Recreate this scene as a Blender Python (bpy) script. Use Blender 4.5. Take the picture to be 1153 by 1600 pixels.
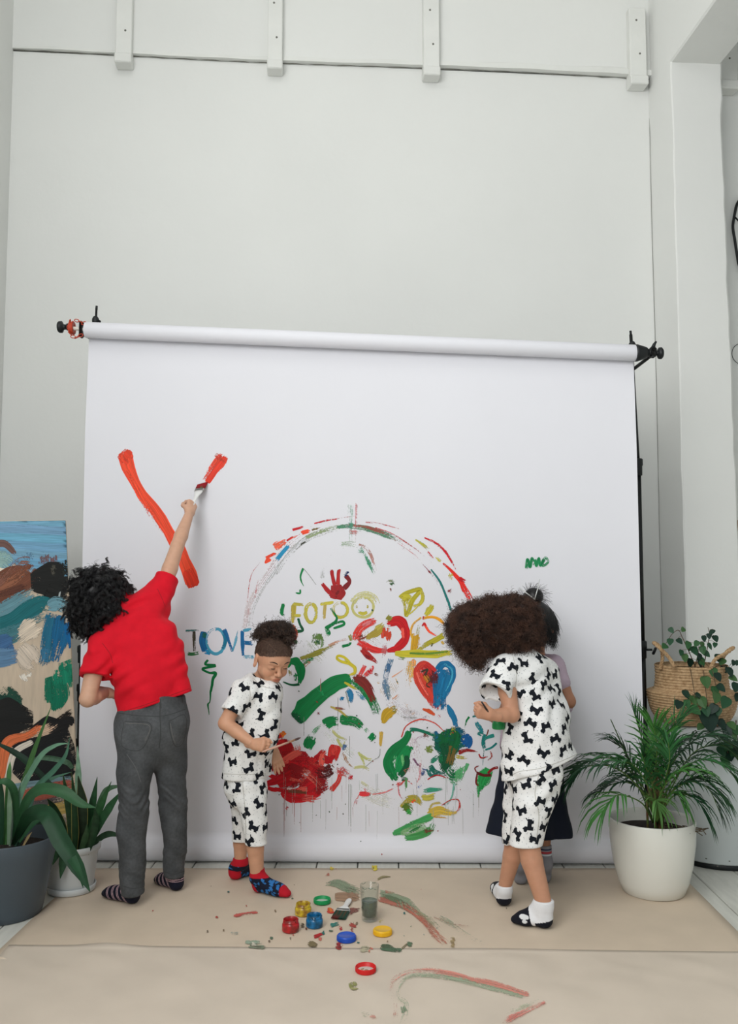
import bpy, math, random
import numpy as np
from mathutils import Vector, Matrix
from mathutils.bvhtree import BVHTree

for _o in list(bpy.data.objects):
    bpy.data.objects.remove(_o)
SC = bpy.context.scene
COL = SC.collection
random.seed(7)
RNG = np.random.default_rng(7)

# ------------------------------------------------------------------ camera, world, lights, exposure
F, CAM_H, PITCH = 1400.0, 1.36, math.radians(4.41)
cam_data = bpy.data.cameras.new('camera')
cam_data.sensor_fit = 'VERTICAL'
cam_data.sensor_height = 36.0
cam_data.lens = 36.0 * F / 1600.0
cam_data.clip_start = 0.05
cam = bpy.data.objects.new('camera', cam_data)
cam.location = (0, 0, CAM_H)
cam.rotation_euler = (math.pi / 2 + PITCH, 0, 0)
COL.objects.link(cam)
SC.camera = cam

world = bpy.data.worlds.new('daylight')
SC.world = world
world.use_nodes = True
bg = world.node_tree.nodes['Background']
bg.inputs[0].default_value = (0.90, 0.96, 1.0, 1)
bg.inputs[1].default_value = 0.35


def area(name, loc, target, size, size_y, power, col):
    d = bpy.data.lights.new(name, 'AREA')
    d.shape = 'RECTANGLE'
    d.size, d.size_y, d.energy, d.color = size, size_y, power, col
    o = bpy.data.objects.new(name, d)
    o.location = loc
    o.rotation_euler = (Vector(target) - Vector(loc)).to_track_quat('-Z', 'Y').to_euler()
    COL.objects.link(o)
    return o


area('window_light_left', (-1.68, 0.9, 3.1), (0.6, 1.5, 2.7), 5.0, 2.0, 165, (1.0, 0.995, 0.985))
area('window_light_front', (-1.0, -2.0, 3.3), (0.2, 4.4, 1.4), 1.3, 2.4, 52, (0.97, 0.99, 1.0))
area('overhead_fill_light', (-0.9, 1.6, 5.6), (0.0, 4.6, 1.0), 1.8, 1.8, 22, (1.0, 0.99, 0.97))  # unseen overhead area lamp added as fill, no window up there

vs = SC.view_settings
vs.view_transform = 'Standard'
vs.look = 'None'
vs.gamma = 1.0
vs.use_curve_mapping = False
vs.exposure = 0.27
SC.cycles.transparent_max_bounces = 48
SC.cycles.max_bounces = 12
SC.cycles.diffuse_bounces = 4

# ------------------------------------------------------------------ geometry of the view: pixel of the photograph -> place in the room
CT, ST = math.cos(PITCH), math.sin(PITCH)
YB, BYAW = 4.47, 0.0207           # paper backdrop plane: Y + BYAW * X = YB
YW, WYAW = 5.35, -0.077           # back wall plane:      Y + WYAW * X = YW


def ray(px, py):
    xc, yc = (px - 576.5) / F, (800 - py) / F
    return (xc, CT - yc * ST, ST + yc * CT)


def at(px, py, Y):
    d = ray(px, py)
    t = Y / d[1]
    return np.array((d[0] * t, Y, CAM_H + d[2] * t))


def gnd(px, py, z=0.0):
    d = ray(px, py)
    t = (z - CAM_H) / d[2]
    return np.array((d[0] * t, d[1] * t, z))


def on_plane(px, py, c, yaw):
    d = ray(px, py)
    t = c / (d[1] + yaw * d[0])
    return np.array((d[0] * t, d[1] * t, CAM_H + d[2] * t))


def bd(px, py, off=0.0):
    return on_plane(px, py, YB - off, BYAW)


def lin(c):
    return tuple(((v / 255) / 12.92 if v / 255 <= 0.04045 else ((v / 255 + 0.055) / 1.055) ** 2.4) for v in c)


# ------------------------------------------------------------------ materials
def new_mat(name):
    m = bpy.data.materials.new(name)
    m.use_nodes = True
    nt = m.node_tree
    return m, nt, nt.nodes['Principled BSDF']


def node(nt, typ, **kw):
    n = nt.nodes.new(typ)
    for k, v in kw.items():
        setattr(n, k, v)
    return n


def mat(name, c, rough=0.6, var=0.08, scale=8.0, bump=0.0, bscale=40.0, metal=0.0, c2=None, stretch=None, spec=0.4, sheen=0.0, trans=0.0):
    """procedural surface: colour with a little noise, optional relief"""
    m, nt, b = new_mat(name)
    c = lin(c)
    c2 = lin(c2) if c2 else tuple(v * (1 - var) for v in c)
    tc = node(nt, 'ShaderNodeTexCoord')
    src = tc.outputs['Object']
    if stretch:
        mp = node(nt, 'ShaderNodeMapping')
        mp.inputs['Scale'].default_value = stretch
        nt.links.new(src, mp.inputs[0])
        src = mp.outputs[0]
    nz = node(nt, 'ShaderNodeTexNoise')
    nz.inputs['Scale'].default_value = scale
    nz.inputs['Detail'].default_value = 4
    nt.links.new(src, nz.inputs['Vector'])
    mx = node(nt, 'ShaderNodeMix', data_type='RGBA')
    mx.inputs['A'].default_value = (*c, 1)
    mx.inputs['B'].default_value = (*c2, 1)
    mr = node(nt, 'ShaderNodeMapRange')
    mr.inputs[1].default_value, mr.inputs[2].default_value = 0.35, 0.65
    nt.links.new(nz.outputs[0], mr.inputs[0])
    nt.links.new(mr.outputs[0], mx.inputs['Factor'])
    nt.links.new(mx.outputs['Result'], b.inputs['Base Color'])
    b.inputs['Roughness'].default_value = rough
    b.inputs['Metallic'].default_value = metal
    b.inputs['Specular IOR Level'].default_value = spec
    b.inputs['Sheen Weight'].default_value = sheen
    b.inputs['Transmission Weight'].default_value = trans
    if bump:
        n2 = node(nt, 'ShaderNodeTexNoise')
        n2.inputs['Scale'].default_value = bscale
        n2.inputs['Detail'].default_value = 3
        nt.links.new(src, n2.inputs['Vector'])
        bp = node(nt, 'ShaderNodeBump')
        bp.inputs['Strength'].default_value = bump
        bp.inputs['Distance'].default_value = 0.01
        nt.links.new(n2.outputs[0], bp.inputs['Height'])
        nt.links.new(bp.outputs[0], b.inputs['Normal'])
    return m


def attr_mat(name, rough=0.6, spec=0.4, sss=0.0, var=0.06, scale=60.0, bump=0.0, bscale=300, sheen=0.0):
    """surface whose own colour comes from the mesh's colour attribute 'col'"""
    m, nt, b = new_mat(name)
    a = node(nt, 'ShaderNodeAttribute', attribute_name='col')
    tc = node(nt, 'ShaderNodeTexCoord')
    nz = node(nt, 'ShaderNodeTexNoise')
    nz.inputs['Scale'].default_value = scale
    nt.links.new(tc.outputs['Object'], nz.inputs['Vector'])
    mr = node(nt, 'ShaderNodeMapRange')
    mr.inputs[1].default_value, mr.inputs[2].default_value = 0.3, 0.7
    mr.inputs[3].default_value, mr.inputs[4].default_value = 1 - var, 1 + var
    nt.links.new(nz.outputs[0], mr.inputs[0])
    mu = node(nt, 'ShaderNodeVectorMath', operation='SCALE')
    nt.links.new(a.outputs['Color'], mu.inputs[0])
    nt.links.new(mr.outputs[0], mu.inputs['Scale'])
    nt.links.new(mu.outputs[0], b.inputs['Base Color'])
    b.inputs['Roughness'].default_value = rough
    b.inputs['Specular IOR Level'].default_value = spec
    b.inputs['Sheen Weight'].default_value = sheen
    if sss:
        b.inputs['Subsurface Weight'].default_value = sss
        b.inputs['Subsurface Radius'].default_value = (0.012, 0.005, 0.003)
        b.inputs['Subsurface Scale'].default_value = 0.6
    if bump:
        n2 = node(nt, 'ShaderNodeTexNoise')
        n2.inputs['Scale'].default_value = bscale
        nt.links.new(tc.outputs['Object'], n2.inputs['Vector'])
        bp = node(nt, 'ShaderNodeBump')
        bp.inputs['Strength'].default_value = bump
        bp.inputs['Distance'].default_value = 0.003
        nt.links.new(n2.outputs[0], bp.inputs['Height'])
        nt.links.new(bp.outputs[0], b.inputs['Normal'])
    return m


def paint_mat():
    """brush paint: colour attribute 'col' (alpha = cover), dry-brush streaks run along the stroke (uv.x = metres along, uv.y = across)"""
    m, nt, b = new_mat('poster_paint')
    L = nt.links.new
    a = node(nt, 'ShaderNodeAttribute', attribute_name='col')
    dr = node(nt, 'ShaderNodeAttribute', attribute_name='dry')
    uv = node(nt, 'ShaderNodeUVMap', uv_map='uv')
    sep = node(nt, 'ShaderNodeSeparateXYZ')
    L(uv.outputs[0], sep.inputs[0])
    mp = node(nt, 'ShaderNodeMapping')
    mp.inputs['Scale'].default_value = (9, 260, 1)
    L(uv.outputs[0], mp.inputs[0])
    n1 = node(nt, 'ShaderNodeTexNoise')
    n1.inputs['Scale'].default_value = 1.0
    n1.inputs['Detail'].default_value = 3
    L(mp.outputs[0], n1.inputs['Vector'])
    tc = node(nt, 'ShaderNodeTexCoord')
    n3 = node(nt, 'ShaderNodeTexNoise')
    n3.inputs['Scale'].default_value = 120
    n3.inputs['Detail'].default_value = 3
    L(tc.outputs['Object'], n3.inputs['Vector'])
    av = node(nt, 'ShaderNodeMath', operation='MULTIPLY_ADD')
    L(n3.outputs[0], av.inputs[0])
    av.inputs[1].default_value = 0.35
    m2 = node(nt, 'ShaderNodeMath', operation='MULTIPLY')
    L(n1.outputs[0], m2.inputs[0])
    m2.inputs[1].default_value = 0.65
    L(m2.outputs[0], av.inputs[2])
    # cover = smoothstep(noise - dry)
    sub = node(nt, 'ShaderNodeMath', operation='SUBTRACT')
    L(av.outputs[0], sub.inputs[0])
    L(dr.outputs['Fac'], sub.inputs[1])
    mr = node(nt, 'ShaderNodeMapRange', interpolation_type='SMOOTHSTEP')
    mr.inputs[1].default_value, mr.inputs[2].default_value = -0.05, 0.07
    L(sub.outputs[0], mr.inputs[0])
    mm = node(nt, 'ShaderNodeMath', operation='MULTIPLY')
    L(mr.outputs[0], mm.inputs[0])
    L(a.outputs['Alpha'], mm.inputs[1])
    L(mm.outputs[0], b.inputs['Alpha'])
    # thickness streaks change the tone of the paint a little
    mr2 = node(nt, 'ShaderNodeMapRange')
    mr2.inputs[1].default_value, mr2.inputs[2].default_value = 0.3, 0.7
    mr2.inputs[3].default_value, mr2.inputs[4].default_value = 0.78, 1.22
    L(n1.outputs[0], mr2.inputs[0])
    mu = node(nt, 'ShaderNodeVectorMath', operation='SCALE')
    L(a.outputs['Color'], mu.inputs[0])
    L(mr2.outputs[0], mu.inputs['Scale'])
    L(mu.outputs[0], b.inputs['Base Color'])
    b.inputs['Roughness'].default_value = 0.55
    b.inputs['Specular IOR Level'].default_value = 0.25
    return m


M = {}
M['wall'] = mat('white_wall_paint', (230, 231, 228), 0.75, 0.03, 1.3, 0.12, 22)
M['trimpaint'] = mat('white_gloss_paint', (229, 230, 226), 0.55, 0.05, 5, 0.1, 40)
M['crack'] = mat('dark_gap', (132, 132, 124), 0.9, 0.3, 12)
M['paper'] = mat('white_background_paper', (228, 228, 234), 0.7, 0.012, 2)
M['kraft'] = mat('brown_kraft_paper', (212, 195, 174), 0.7, 0.07, 5, 0.12, 7)
M['plank'] = mat('white_floor_paint', (216, 216, 208), 0.5, 0.12, 6, 0.05, 40, stretch=(6, 1, 6))
M['black'] = mat('black_plastic', (22, 26, 28), 0.45, 0.1, 20)
M['bmetal'] = mat('black_powder_coat', (17, 19, 21), 0.4, 0.1, 20)
M['whitemetal'] = mat('white_coated_metal', (226, 222, 210), 0.35, 0.05)
M['chain'] = mat('red_plastic_chain', (196, 70, 42), 0.45, 0.1, 30)
M['skin'] = attr_mat('skin', 0.5, 0.35, 0.12, 0.04, 40)
M['cloth'] = attr_mat('dyed_cotton', 0.85, 0.2, 0, 0.05, 30, 0.15, 500, 0.02)
M['denim'] = attr_mat('grey_denim', 0.85, 0.2, 0, 0.14, 90, 0.3, 700, 0.02)
M['print'] = mat('black_fabric_print', (22, 26, 34), 0.85, 0.1, 30, spec=0.2)
M['dot'] = mat('grey_fabric_print', (150, 154, 160), 0.85, 0.1, 30, spec=0.2)
M['hair_black'] = mat('black_hair', (17, 17, 19), 0.42, 0.3, 30, spec=0.45)
M['hair_brown'] = mat('dark_brown_hair', (46, 33, 28), 0.6, 0.4, 18, spec=0.3, c2=(30, 22, 20))
M['hair_mid'] = mat('brown_black_hair', (70, 52, 42), 0.5, 0.4, 60, spec=0.35, c2=(34, 26, 23))
M['eye'] = attr_mat('eye', 0.15, 0.5, var=0.0)
M['paint'] = paint_mat()
M['kraft_front'] = mat('pale_kraft_paper', (212, 199, 183), 0.7, 0.07, 4, 0.16, 6)
M['soil'] = mat('potting_soil', (44, 34, 28), 0.95, 0.5, 60, 0.8, 120)


# ------------------------------------------------------------------ object helpers
def thing(name, loc, label, cat, group=None):
    o = bpy.data.objects.new(name, None)
    o.empty_display_size = 0.05
    o.location = tuple(loc)
    COL.objects.link(o)
    o['label'], o['category'] = label, cat
    if group:
        o['group'] = group
    return o


def tag(o, label=None, cat=None, group=None, kind=None):
    for k, v in (('label', label), ('category', cat), ('group', group), ('kind', kind)):
        if v:
            o[k] = v
    return o


def root_loc(o):
    p = np.zeros(3)
    while o is not None:
        p = p + np.array(o.location)
        o = o.parent
    return p


def mk(name, verts, faces, m, parent=None, smooth=True, col=None, origin=None):
    """mesh object from world-space vertices; origin = where its own origin goes when it is top-level"""
    v = np.asarray(verts, dtype=np.float64).reshape(-1, 3)
    me = bpy.data.meshes.new(name)
    o = bpy.data.objects.new(name, me)
    if parent is not None:
        v = v - root_loc(parent)
        o.parent = parent
    else:
        org = np.array(origin) if origin is not None else np.array(((v[:, 0].min() + v[:, 0].max()) / 2, (v[:, 1].min() + v[:, 1].max()) / 2, v[:, 2].min()))
        v = v - org
        o.location = tuple(org)
    if isinstance(faces, np.ndarray) and faces.ndim == 2:
        n, k = faces.shape
        me.vertices.add(len(v))
        me.vertices.foreach_set('co', v.astype(np.float32).ravel())
        me.loops.add(n * k)
        me.loops.foreach_set('vertex_index', faces.astype(np.int32).ravel())
        me.polygons.add(n)
        me.polygons.foreach_set('loop_start', np.arange(0, n * k, k, dtype=np.int32))
        me.update(calc_edges=True)
        me.validate()
    else:
        me.from_pydata([tuple(x) for x in v], [], [list(f) for f in faces])
    for mm in (m if isinstance(m, (list, tuple)) else [m]):
        me.materials.append(mm)
    if smooth:
        me.polygons.foreach_set('use_smooth', np.ones(len(me.polygons), dtype=bool))
    if col is not None:
        set_col(me, col)
    me.update()
    COL.objects.link(o)
    return o


def set_col(me, col):
    c = np.asarray(col, dtype=np.float32)
    if c.ndim == 1:
        c = np.tile(c, (len(me.vertices), 1))
    if c.shape[1] == 3:
        c = np.hstack([c, np.ones((len(c), 1), np.float32)])
    ca = me.attributes.new('col', 'FLOAT_COLOR', 'POINT')
    ca.data.foreach_set('color', c.ravel())


class MB:
    """collects shapes into one mesh"""

    def __init__(self):
        self.v, self.f, self.mi = [], [], []

    def add(self, v, f, mi=0):
        n = len(self.v)
        self.v += [tuple(x) for x in v]
        self.f += [tuple(i + n for i in q) for q in f]
        self.mi += [mi] * len(f)
        return self

    def box(self, c, s, R=None, bev=0.0, mi=0):
        c = np.array(c, float)
        s = np.array(s, float) / 2
        b = min(bev, *(s * 0.9))
        vs, fs = [], []
        # bevelled box: 24 vertices
        idx = {}
        for ix in (-1, 1):
            for iy in (-1, 1):
                for iz in (-1, 1):
                    for ax in range(3):
                        p = np.array((ix, iy, iz)) * s
                        q = p.copy()
                        for k in range(3):
                            if k != ax:
                                q[k] -= b * (ix, iy, iz)[k]
                        idx[(ix, iy, iz, ax)] = len(vs)
                        vs.append(q)
        for ax in range(3):
            o1, o2 = (ax + 1) % 3, (ax + 2) % 3
            for sg in (-1, 1):
                q = []
                for a, bb in ((-1, -1), (1, -1), (1, 1), (-1, 1)):
                    k = [0, 0, 0]
                    k[ax], k[o1], k[o2] = sg, a, bb
                    q.append(idx[(*k, ax)])
                fs.append(q if sg > 0 else q[::-1])
        if b > 0:
            for ax in range(3):
                o1, o2 = (ax + 1) % 3, (ax + 2) % 3
                for a in (-1, 1):
                    for c2 in (-1, 1):
                        def key(t, w):
                            k = [0, 0, 0]
                            k[ax], k[o1], k[o2] = t, a, c2
                            return idx[(*k, w)]
                        q = [key(-1, o1), key(1, o1), key(1, o2), key(-1, o2)]
                        fs.append(q if a * c2 > 0 else q[::-1])
            for ix in (-1, 1):
                for iy in (-1, 1):
                    for iz in (-1, 1):
                        q = [idx[(ix, iy, iz, 0)], idx[(ix, iy, iz, 1)], idx[(ix, iy, iz, 2)]]
                        fs.append(q if ix * iy * iz > 0 else q[::-1])
        vs = np.array(vs)
        if R is not None:
            vs = vs @ np.array(R).T
        return self.add(vs + c, fs, mi)

    def tube(self, pts, r, n=10, mi=0, caps=True, closed=False):
        pts = [np.array(p, float) for p in pts]
        m = len(pts)
        rr = r if isinstance(r, (list, tuple, np.ndarray)) else [r] * m
        vs, fs = [], []
        up = None
        for i, p in enumerate(pts):
            if closed:
                t = pts[(i + 1) % m] - pts[i - 1]
            else:
                t = pts[min(i + 1, m - 1)] - pts[max(i - 1, 0)]
            t = t / (np.linalg.norm(t) + 1e-12)
            if up is None:
                up = np.array((0, 0, 1.0)) if abs(t[2]) < 0.9 else np.array((1.0, 0, 0))
            u = np.cross(t, up)
            u /= np.linalg.norm(u) + 1e-12
            w = np.cross(u, t)
            up = w
            for k in range(n):
                a = 2 * math.pi * k / n
                vs.append(p + rr[i] * (math.cos(a) * u + math.sin(a) * w))
        for i in range(m if closed else m - 1):
            j = (i + 1) % m
            for k in range(n):
                k2 = (k + 1) % n
                fs.append((i * n + k, i * n + k2, j * n + k2, j * n + k))
        if caps and not closed:
            fs.append(tuple(range(n))[::-1])
            fs.append(tuple((m - 1) * n + k for k in range(n)))
        return self.add(vs, fs, mi)

    def lathe(self, c, prof, n=40, R=None, mi=0, squash=1.0):
        """profile of (radius, z), closed at the ends when the radius is 0"""
        vs, fs = [], []
        rows = []
        for r, z in prof:
            if r <= 1e-6:
                rows.append([len(vs)])
                vs.append((0, 0, z))
            else:
                rows.append(list(range(len(vs), len(vs) + n)))
                vs += [(r * math.cos(2 * math.pi * k / n), squash * r * math.sin(2 * math.pi * k / n), z) for k in range(n)]
        for a, b in zip(rows, rows[1:]):
            for k in range(n):
                k2 = (k + 1) % n
                if len(a) == 1 and len(b) == 1:
                    continue
                if len(a) == 1:
                    fs.append((a[0], b[k2], b[k]))
                elif len(b) == 1:
                    fs.append((a[k], a[k2], b[0]))
                else:
                    fs.append((a[k], a[k2], b[k2], b[k]))
        vs = np.array(vs, float)
        if R is not None:
            vs = vs @ np.array(R).T
        return self.add(vs + np.array(c, float), fs, mi)

    def build(self, name, m, parent=None, smooth=True, col=None, origin=None):
        o = mk(name, self.v, self.f, m, parent, smooth, col, origin)
        if any(self.mi):
            o.data.polygons.foreach_set('material_index', np.array(self.mi, dtype=np.int32))
        return o


def catmull(pts, n=8):
    p = [np.array(q, float) for q in pts]
    if len(p) < 3:
        return [p[0] + (p[-1] - p[0]) * t for t in np.linspace(0, 1, n + 1)]
    p = [2 * p[0] - p[1]] + p + [2 * p[-1] - p[-2]]
    out = []
    for i in range(1, len(p) - 2):
        for t in np.linspace(0, 1, n, endpoint=False):
            a, b, c, d = p[i - 1], p[i], p[i + 1], p[i + 2]
            out.append(0.5 * (2 * b + (c - a) * t + (2 * a - 5 * b + 4 * c - d) * t * t + (3 * b - a - 3 * c + d) * t ** 3))
    out.append(p[-2])
    return out


def rot_to(z, x=None):
    """matrix whose columns are x, y, z axes with the given z direction"""
    z = np.array(z, float)
    z /= np.linalg.norm(z)
    x = np.array(x if x is not None else ((1, 0, 0) if abs(z[0]) < 0.9 else (0, 1, 0)), float)
    x = x - z * (x @ z)
    x /= np.linalg.norm(x)
    return np.stack([x, np.cross(z, x), z], axis=1)


# ------------------------------------------------------------------ soft bodies: signed distance shapes meshed with surface nets
def unit(v):
    v = np.asarray(v, float)
    return v / (np.linalg.norm(v) + 1e-12)


class Soft:
    def __init__(self):
        self.p = []
        self.disp = None

    def _add(self, fn, c, rad, k, op):
        self.p.append((fn, np.array(c, float), rad, k, op))
        return self

    def rc(self, a, b, ra, rb, k=0.02, op='u'):
        a, b = np.array(a, float), np.array(b, float)
        ba = b - a
        l2 = float(ba @ ba) + 1e-12

        def fn(q):
            pa = q - a
            t = np.clip((pa @ ba) / l2, 0, 1)
            return np.linalg.norm(pa - t[..., None] * ba, axis=-1) - (ra + (rb - ra) * t)
        return self._add(fn, (a + b) / 2, np.sqrt(l2) / 2 + max(ra, rb), k, op)

    def chain(self, pts, rs, k=0.02, op='u'):
        for i in range(len(pts) - 1):
            self.rc(pts[i], pts[i + 1], rs[i], rs[i + 1], k if i == 0 else min(k, 0.007), op)
        return self

    def erc(self, a, b, ra, rb, side, asp, k=0.02, op='u'):
        """cone of elliptic section: radius along 'side', radius * asp across it"""
        a, b = np.array(a, float), np.array(b, float)
        ba = b - a
        ln = np.linalg.norm(ba)
        w = unit(np.cross(unit(ba), unit(side)))

        def fn(q):
            pa = q - a
            pw = pa @ w
            t = np.clip((pa @ ba) / (ln * ln), 0, 1)
            d = pa - t[..., None] * ba
            d = d + (pw * (1 / asp - 1))[..., None] * w
            r = ra + (rb - ra) * t
            nd = np.linalg.norm(d, axis=-1)
            # first-order distance
            g = d + (((d @ w) * (1 / asp - 1)))[..., None] * w
            gn = np.linalg.norm(g, axis=-1) / np.maximum(nd, 1e-9)
            return (nd - r) / np.maximum(gn, 0.6)
        return self._add(fn, (a + b) / 2, ln / 2 + max(ra, rb) * max(1, asp), k, op)

    def ell(self, c, r, R=None, k=0.02, op='u'):
        c, r = np.array(c, float), np.array(r, float)
        R = np.eye(3) if R is None else np.array(R)

        def fn(q):
            l = (q - c) @ R
            k0 = np.linalg.norm(l / r, axis=-1)
            k1 = np.linalg.norm(l / (r * r), axis=-1)
            return np.where(k1 > 1e-6, k0 * (k0 - 1) / np.maximum(k1, 1e-6), -r.min())
        return self._add(fn, c, r.max(), k, op)

    def cut(self, p, n, c=None, rad=9.0, k=0.004):
        """remove everything on the side of the plane the normal points to (within rad of c)"""
        p, n = np.array(p, float), unit(n)
        c = p if c is None else np.array(c, float)

        def fn(q):
            d = (q - p) @ n
            return d if rad > 5 else np.where(np.linalg.norm(q - c, axis=-1) < rad, d, -1.0)
        return self._add(fn, c, 99.0, k, 'x')

    def evaluate(self, pts):
        """pts (nb, m, 3)"""
        d = np.full(pts.shape[:2], 9.0)
        cen = pts.mean(axis=1)
        br = np.linalg.norm(pts[:, 0] - cen, axis=-1).max() if pts.shape[1] > 1 else 0
        todo = self.disp is not None
        for fn, c, rad, k, op in self.p:
            if todo and op != 'u':
                near = np.abs(d) < 0.08
                d[near] += self.disp(pts[near])
                todo = False
            if rad > 50 or pts.shape[1] == 1:
                m = slice(None)
            else:
                m = np.nonzero(np.linalg.norm(cen - c, axis=-1) < rad + br + 2 * k + 0.03)[0]
                if len(m) == 0:
                    continue
            e = fn(pts[m])
            o = d[m]
            if op == 'u':
                h = np.maximum(k - np.abs(o - e), 0) / k
                d[m] = np.minimum(o, e) - h * h * k * 0.25
            elif op == 's':
                e = -e
                h = np.maximum(k - np.abs(o - e), 0) / k
                d[m] = np.maximum(o, e) + h * h * k * 0.25
            else:
                h = np.maximum(k - np.abs(o - e), 0) / k
                d[m] = np.maximum(o, e) + h * h * k * 0.25
        if todo:
            near = np.abs(d) < 0.08
            d[near] += self.disp(pts[near])
        return d

    def mesh(self, h):
        us = [(c - r, c + r) for fn, c, r, k, op in self.p if op == 'u']
        lo = np.min([u[0] for u in us], axis=0) - 0.02
        hi = np.max([u[1] for u in us], axis=0) + 0.02
        B = 8
        nb = np.ceil((hi - lo) / (h * B)).astype(int)
        g = np.stack(np.meshgrid(*[np.arange(n) for n in nb], indexing='ij'), axis=-1).reshape(-1, 3)
        cc = lo + (g * B + (B - 1) / 2) * h
        cd = self.evaluate(cc[:, None, :])[:, 0]
        act = np.abs(cd) < 0.5 * B * h * 1.75 + 3 * h + 0.012
        off = np.stack(np.meshgrid(*[np.arange(B)] * 3, indexing='ij'), axis=-1).reshape(-1, 3) * h
        V = np.repeat(np.where(cd < 0, -1.0, 1.0).astype(np.float32)[:, None], B ** 3, axis=1)
        ga = np.nonzero(act)[0]
        for s in range(0, len(ga), 1500):
            ii = ga[s:s + 1500]
            V[ii] = self.evaluate((lo + g[ii] * B * h)[:, None, :] + off[None])
        V = V.reshape(nb[0], nb[1], nb[2], B, B, B).transpose(0, 3, 1, 4, 2, 5).reshape(nb * B)
        return surface_nets(V, lo, h)


def surface_nets(V, lo, h):
    ins = V < 0
    cnt = np.zeros(np.array(V.shape) - 1, np.uint8)
    sl = (slice(None, -1), slice(1, None))
    for i in range(2):
        for j in range(2):
            for k in range(2):
                cnt += ins[sl[i], sl[j], sl[k]]
    act = (cnt > 0) & (cnt < 8)
    idx = np.argwhere(act)
    acc = np.zeros((len(idx), 3))
    num = np.zeros(len(idx))
    cor = [(i, j, k) for i in range(2) for j in range(2) for k in range(2)]
    val = {c: V[idx[:, 0] + c[0], idx[:, 1] + c[1], idx[:, 2] + c[2]] for c in cor}
    for a in cor:
        for ax in range(3):
            if a[ax] == 0:
                b = list(a)
                b[ax] = 1
                va, vb = val[a], val[tuple(b)]
                m = (va < 0) != (vb < 0)
                t = va[m] / (va[m] - vb[m])
                p = np.tile(np.array(a, float), (m.sum(), 1))
                p[:, ax] += t
                acc[m] += p
                num[m] += 1
    verts = lo + (idx + acc / num[:, None]) * h
    mp = np.full(cnt.shape, -1, np.int32)
    mp[act] = np.arange(len(idx))
    quads = []
    for ax in range(3):
        o1, o2 = (ax + 1) % 3, (ax + 2) % 3
        s0, s1 = [slice(None)] * 3, [slice(None)] * 3
        s0[ax], s1[ax] = slice(None, -1), slice(1, None)
        e = np.argwhere(ins[tuple(s0)] != ins[tuple(s1)])
        e = e[(e[:, o1] > 0) & (e[:, o2] > 0) & (e[:, o1] < cnt.shape[o1]) & (e[:, o2] < cnt.shape[o2])]
        q = []
        for d1, d2 in ((-1, -1), (0, -1), (0, 0), (-1, 0)):
            c = e.copy()
            c[:, o1] += d1
            c[:, o2] += d2
            q.append(mp[c[:, 0], c[:, 1], c[:, 2]])
        q = np.stack(q, axis=1)
        fl = ~ins[e[:, 0], e[:, 1], e[:, 2]]
        q[fl] = q[fl][:, ::-1]
        quads.append(q)
    quads = np.concatenate(quads)
    quads = quads[(quads >= 0).all(axis=1)]
    return verts, quads


def folds(dirs, amp=0.004, freq=60.0, seed=0):
    """soft cloth folds: a few warped waves, each running across its own direction"""
    rs = np.random.default_rng(seed)
    ph = rs.uniform(0, 6.28, (len(dirs), 3))

    def fn(p):
        d = np.zeros(p.shape[0])
        for (v, w), f in zip(dirs, ph):
            u = p @ np.array(v, float)
            wob = 0.018 * np.sin(p[:, 0] * 23 + f[0]) + 0.018 * np.sin(p[:, 2] * 19 + f[1]) + 0.012 * np.sin(p[:, 1] * 31 + f[2])
            s = np.sin((u + wob) * freq * w + f[2])
            mask = 0.5 + 0.5 * np.sin(p[:, 0] * 13 + p[:, 2] * 17 + f[0])
            d -= amp * 1.7 * np.abs(s) ** 1.5 * mask
        return d
    return fn


def join_parts(parts):
    vs, qs, n = [], [], 0
    for v, q in parts:
        vs.append(v)
        qs.append(q + n)
        n += len(v)
    return np.concatenate(vs), np.concatenate(qs)

# ================================================================== THE ROOM
WU = unit((1, -WYAW, 0))
WM = np.array((-WU[1] * -1 * 1.0, 0, 0))
WM = unit((-WYAW, -1, 0))          # out of the back wall, towards the camera


def W(s, d, z):
    return np.array((0, YW, 0)) + s * WU + d * WM + np.array((0, 0, z))


RW = np.stack([WU, -WM, np.array((0, 0, 1.0))], axis=1)


def wbox(mb, s0, s1, d0, d1, z0, z1, bev=0.004, mi=0):
    return mb.box(W((s0 + s1) / 2, (d0 + d1) / 2, (z0 + z1) / 2), (s1 - s0, abs(d1 - d0), z1 - z0), RW, bev, mi)


ZL = float((on_plane(22, 80, YW, WYAW)[2] + on_plane(1010, 122, YW, WYAW)[2]) / 2)
SL, SP = -2.155, 1.79
PIL_D, PIL_W = 0.33, 0.31
ZTOP = 6.3
mb = MB()
wbox(mb, SL - 0.2, 4.9, -0.2, 0.0, -0.05, ZL)
wbox(mb, SL - 0.2, 4.9, -0.2, 0.022, ZL + 0.012, ZTOP)
tag(mb.build('wall_back', M['wall'], smooth=False), kind='structure')
mb = MB()
wbox(mb, SL - 0.2, SL, 0.0, 9.0, -0.05, ZTOP)
tag(mb.build('wall_left', M['wall'], smooth=False), kind='structure')
mb = MB()
wbox(mb, 4.7, 4.9, 0.0, 7.0, -0.05, ZTOP)
tag(mb.build('wall_right', M['wall'], smooth=False), kind='structure')
mb = MB()
wbox(mb, SL - 0.2, 4.9, -0.2, 7.0, ZTOP, ZTOP + 0.15)
tag(mb.build('ceiling', M['wall'], smooth=False), kind='structure')


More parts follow.
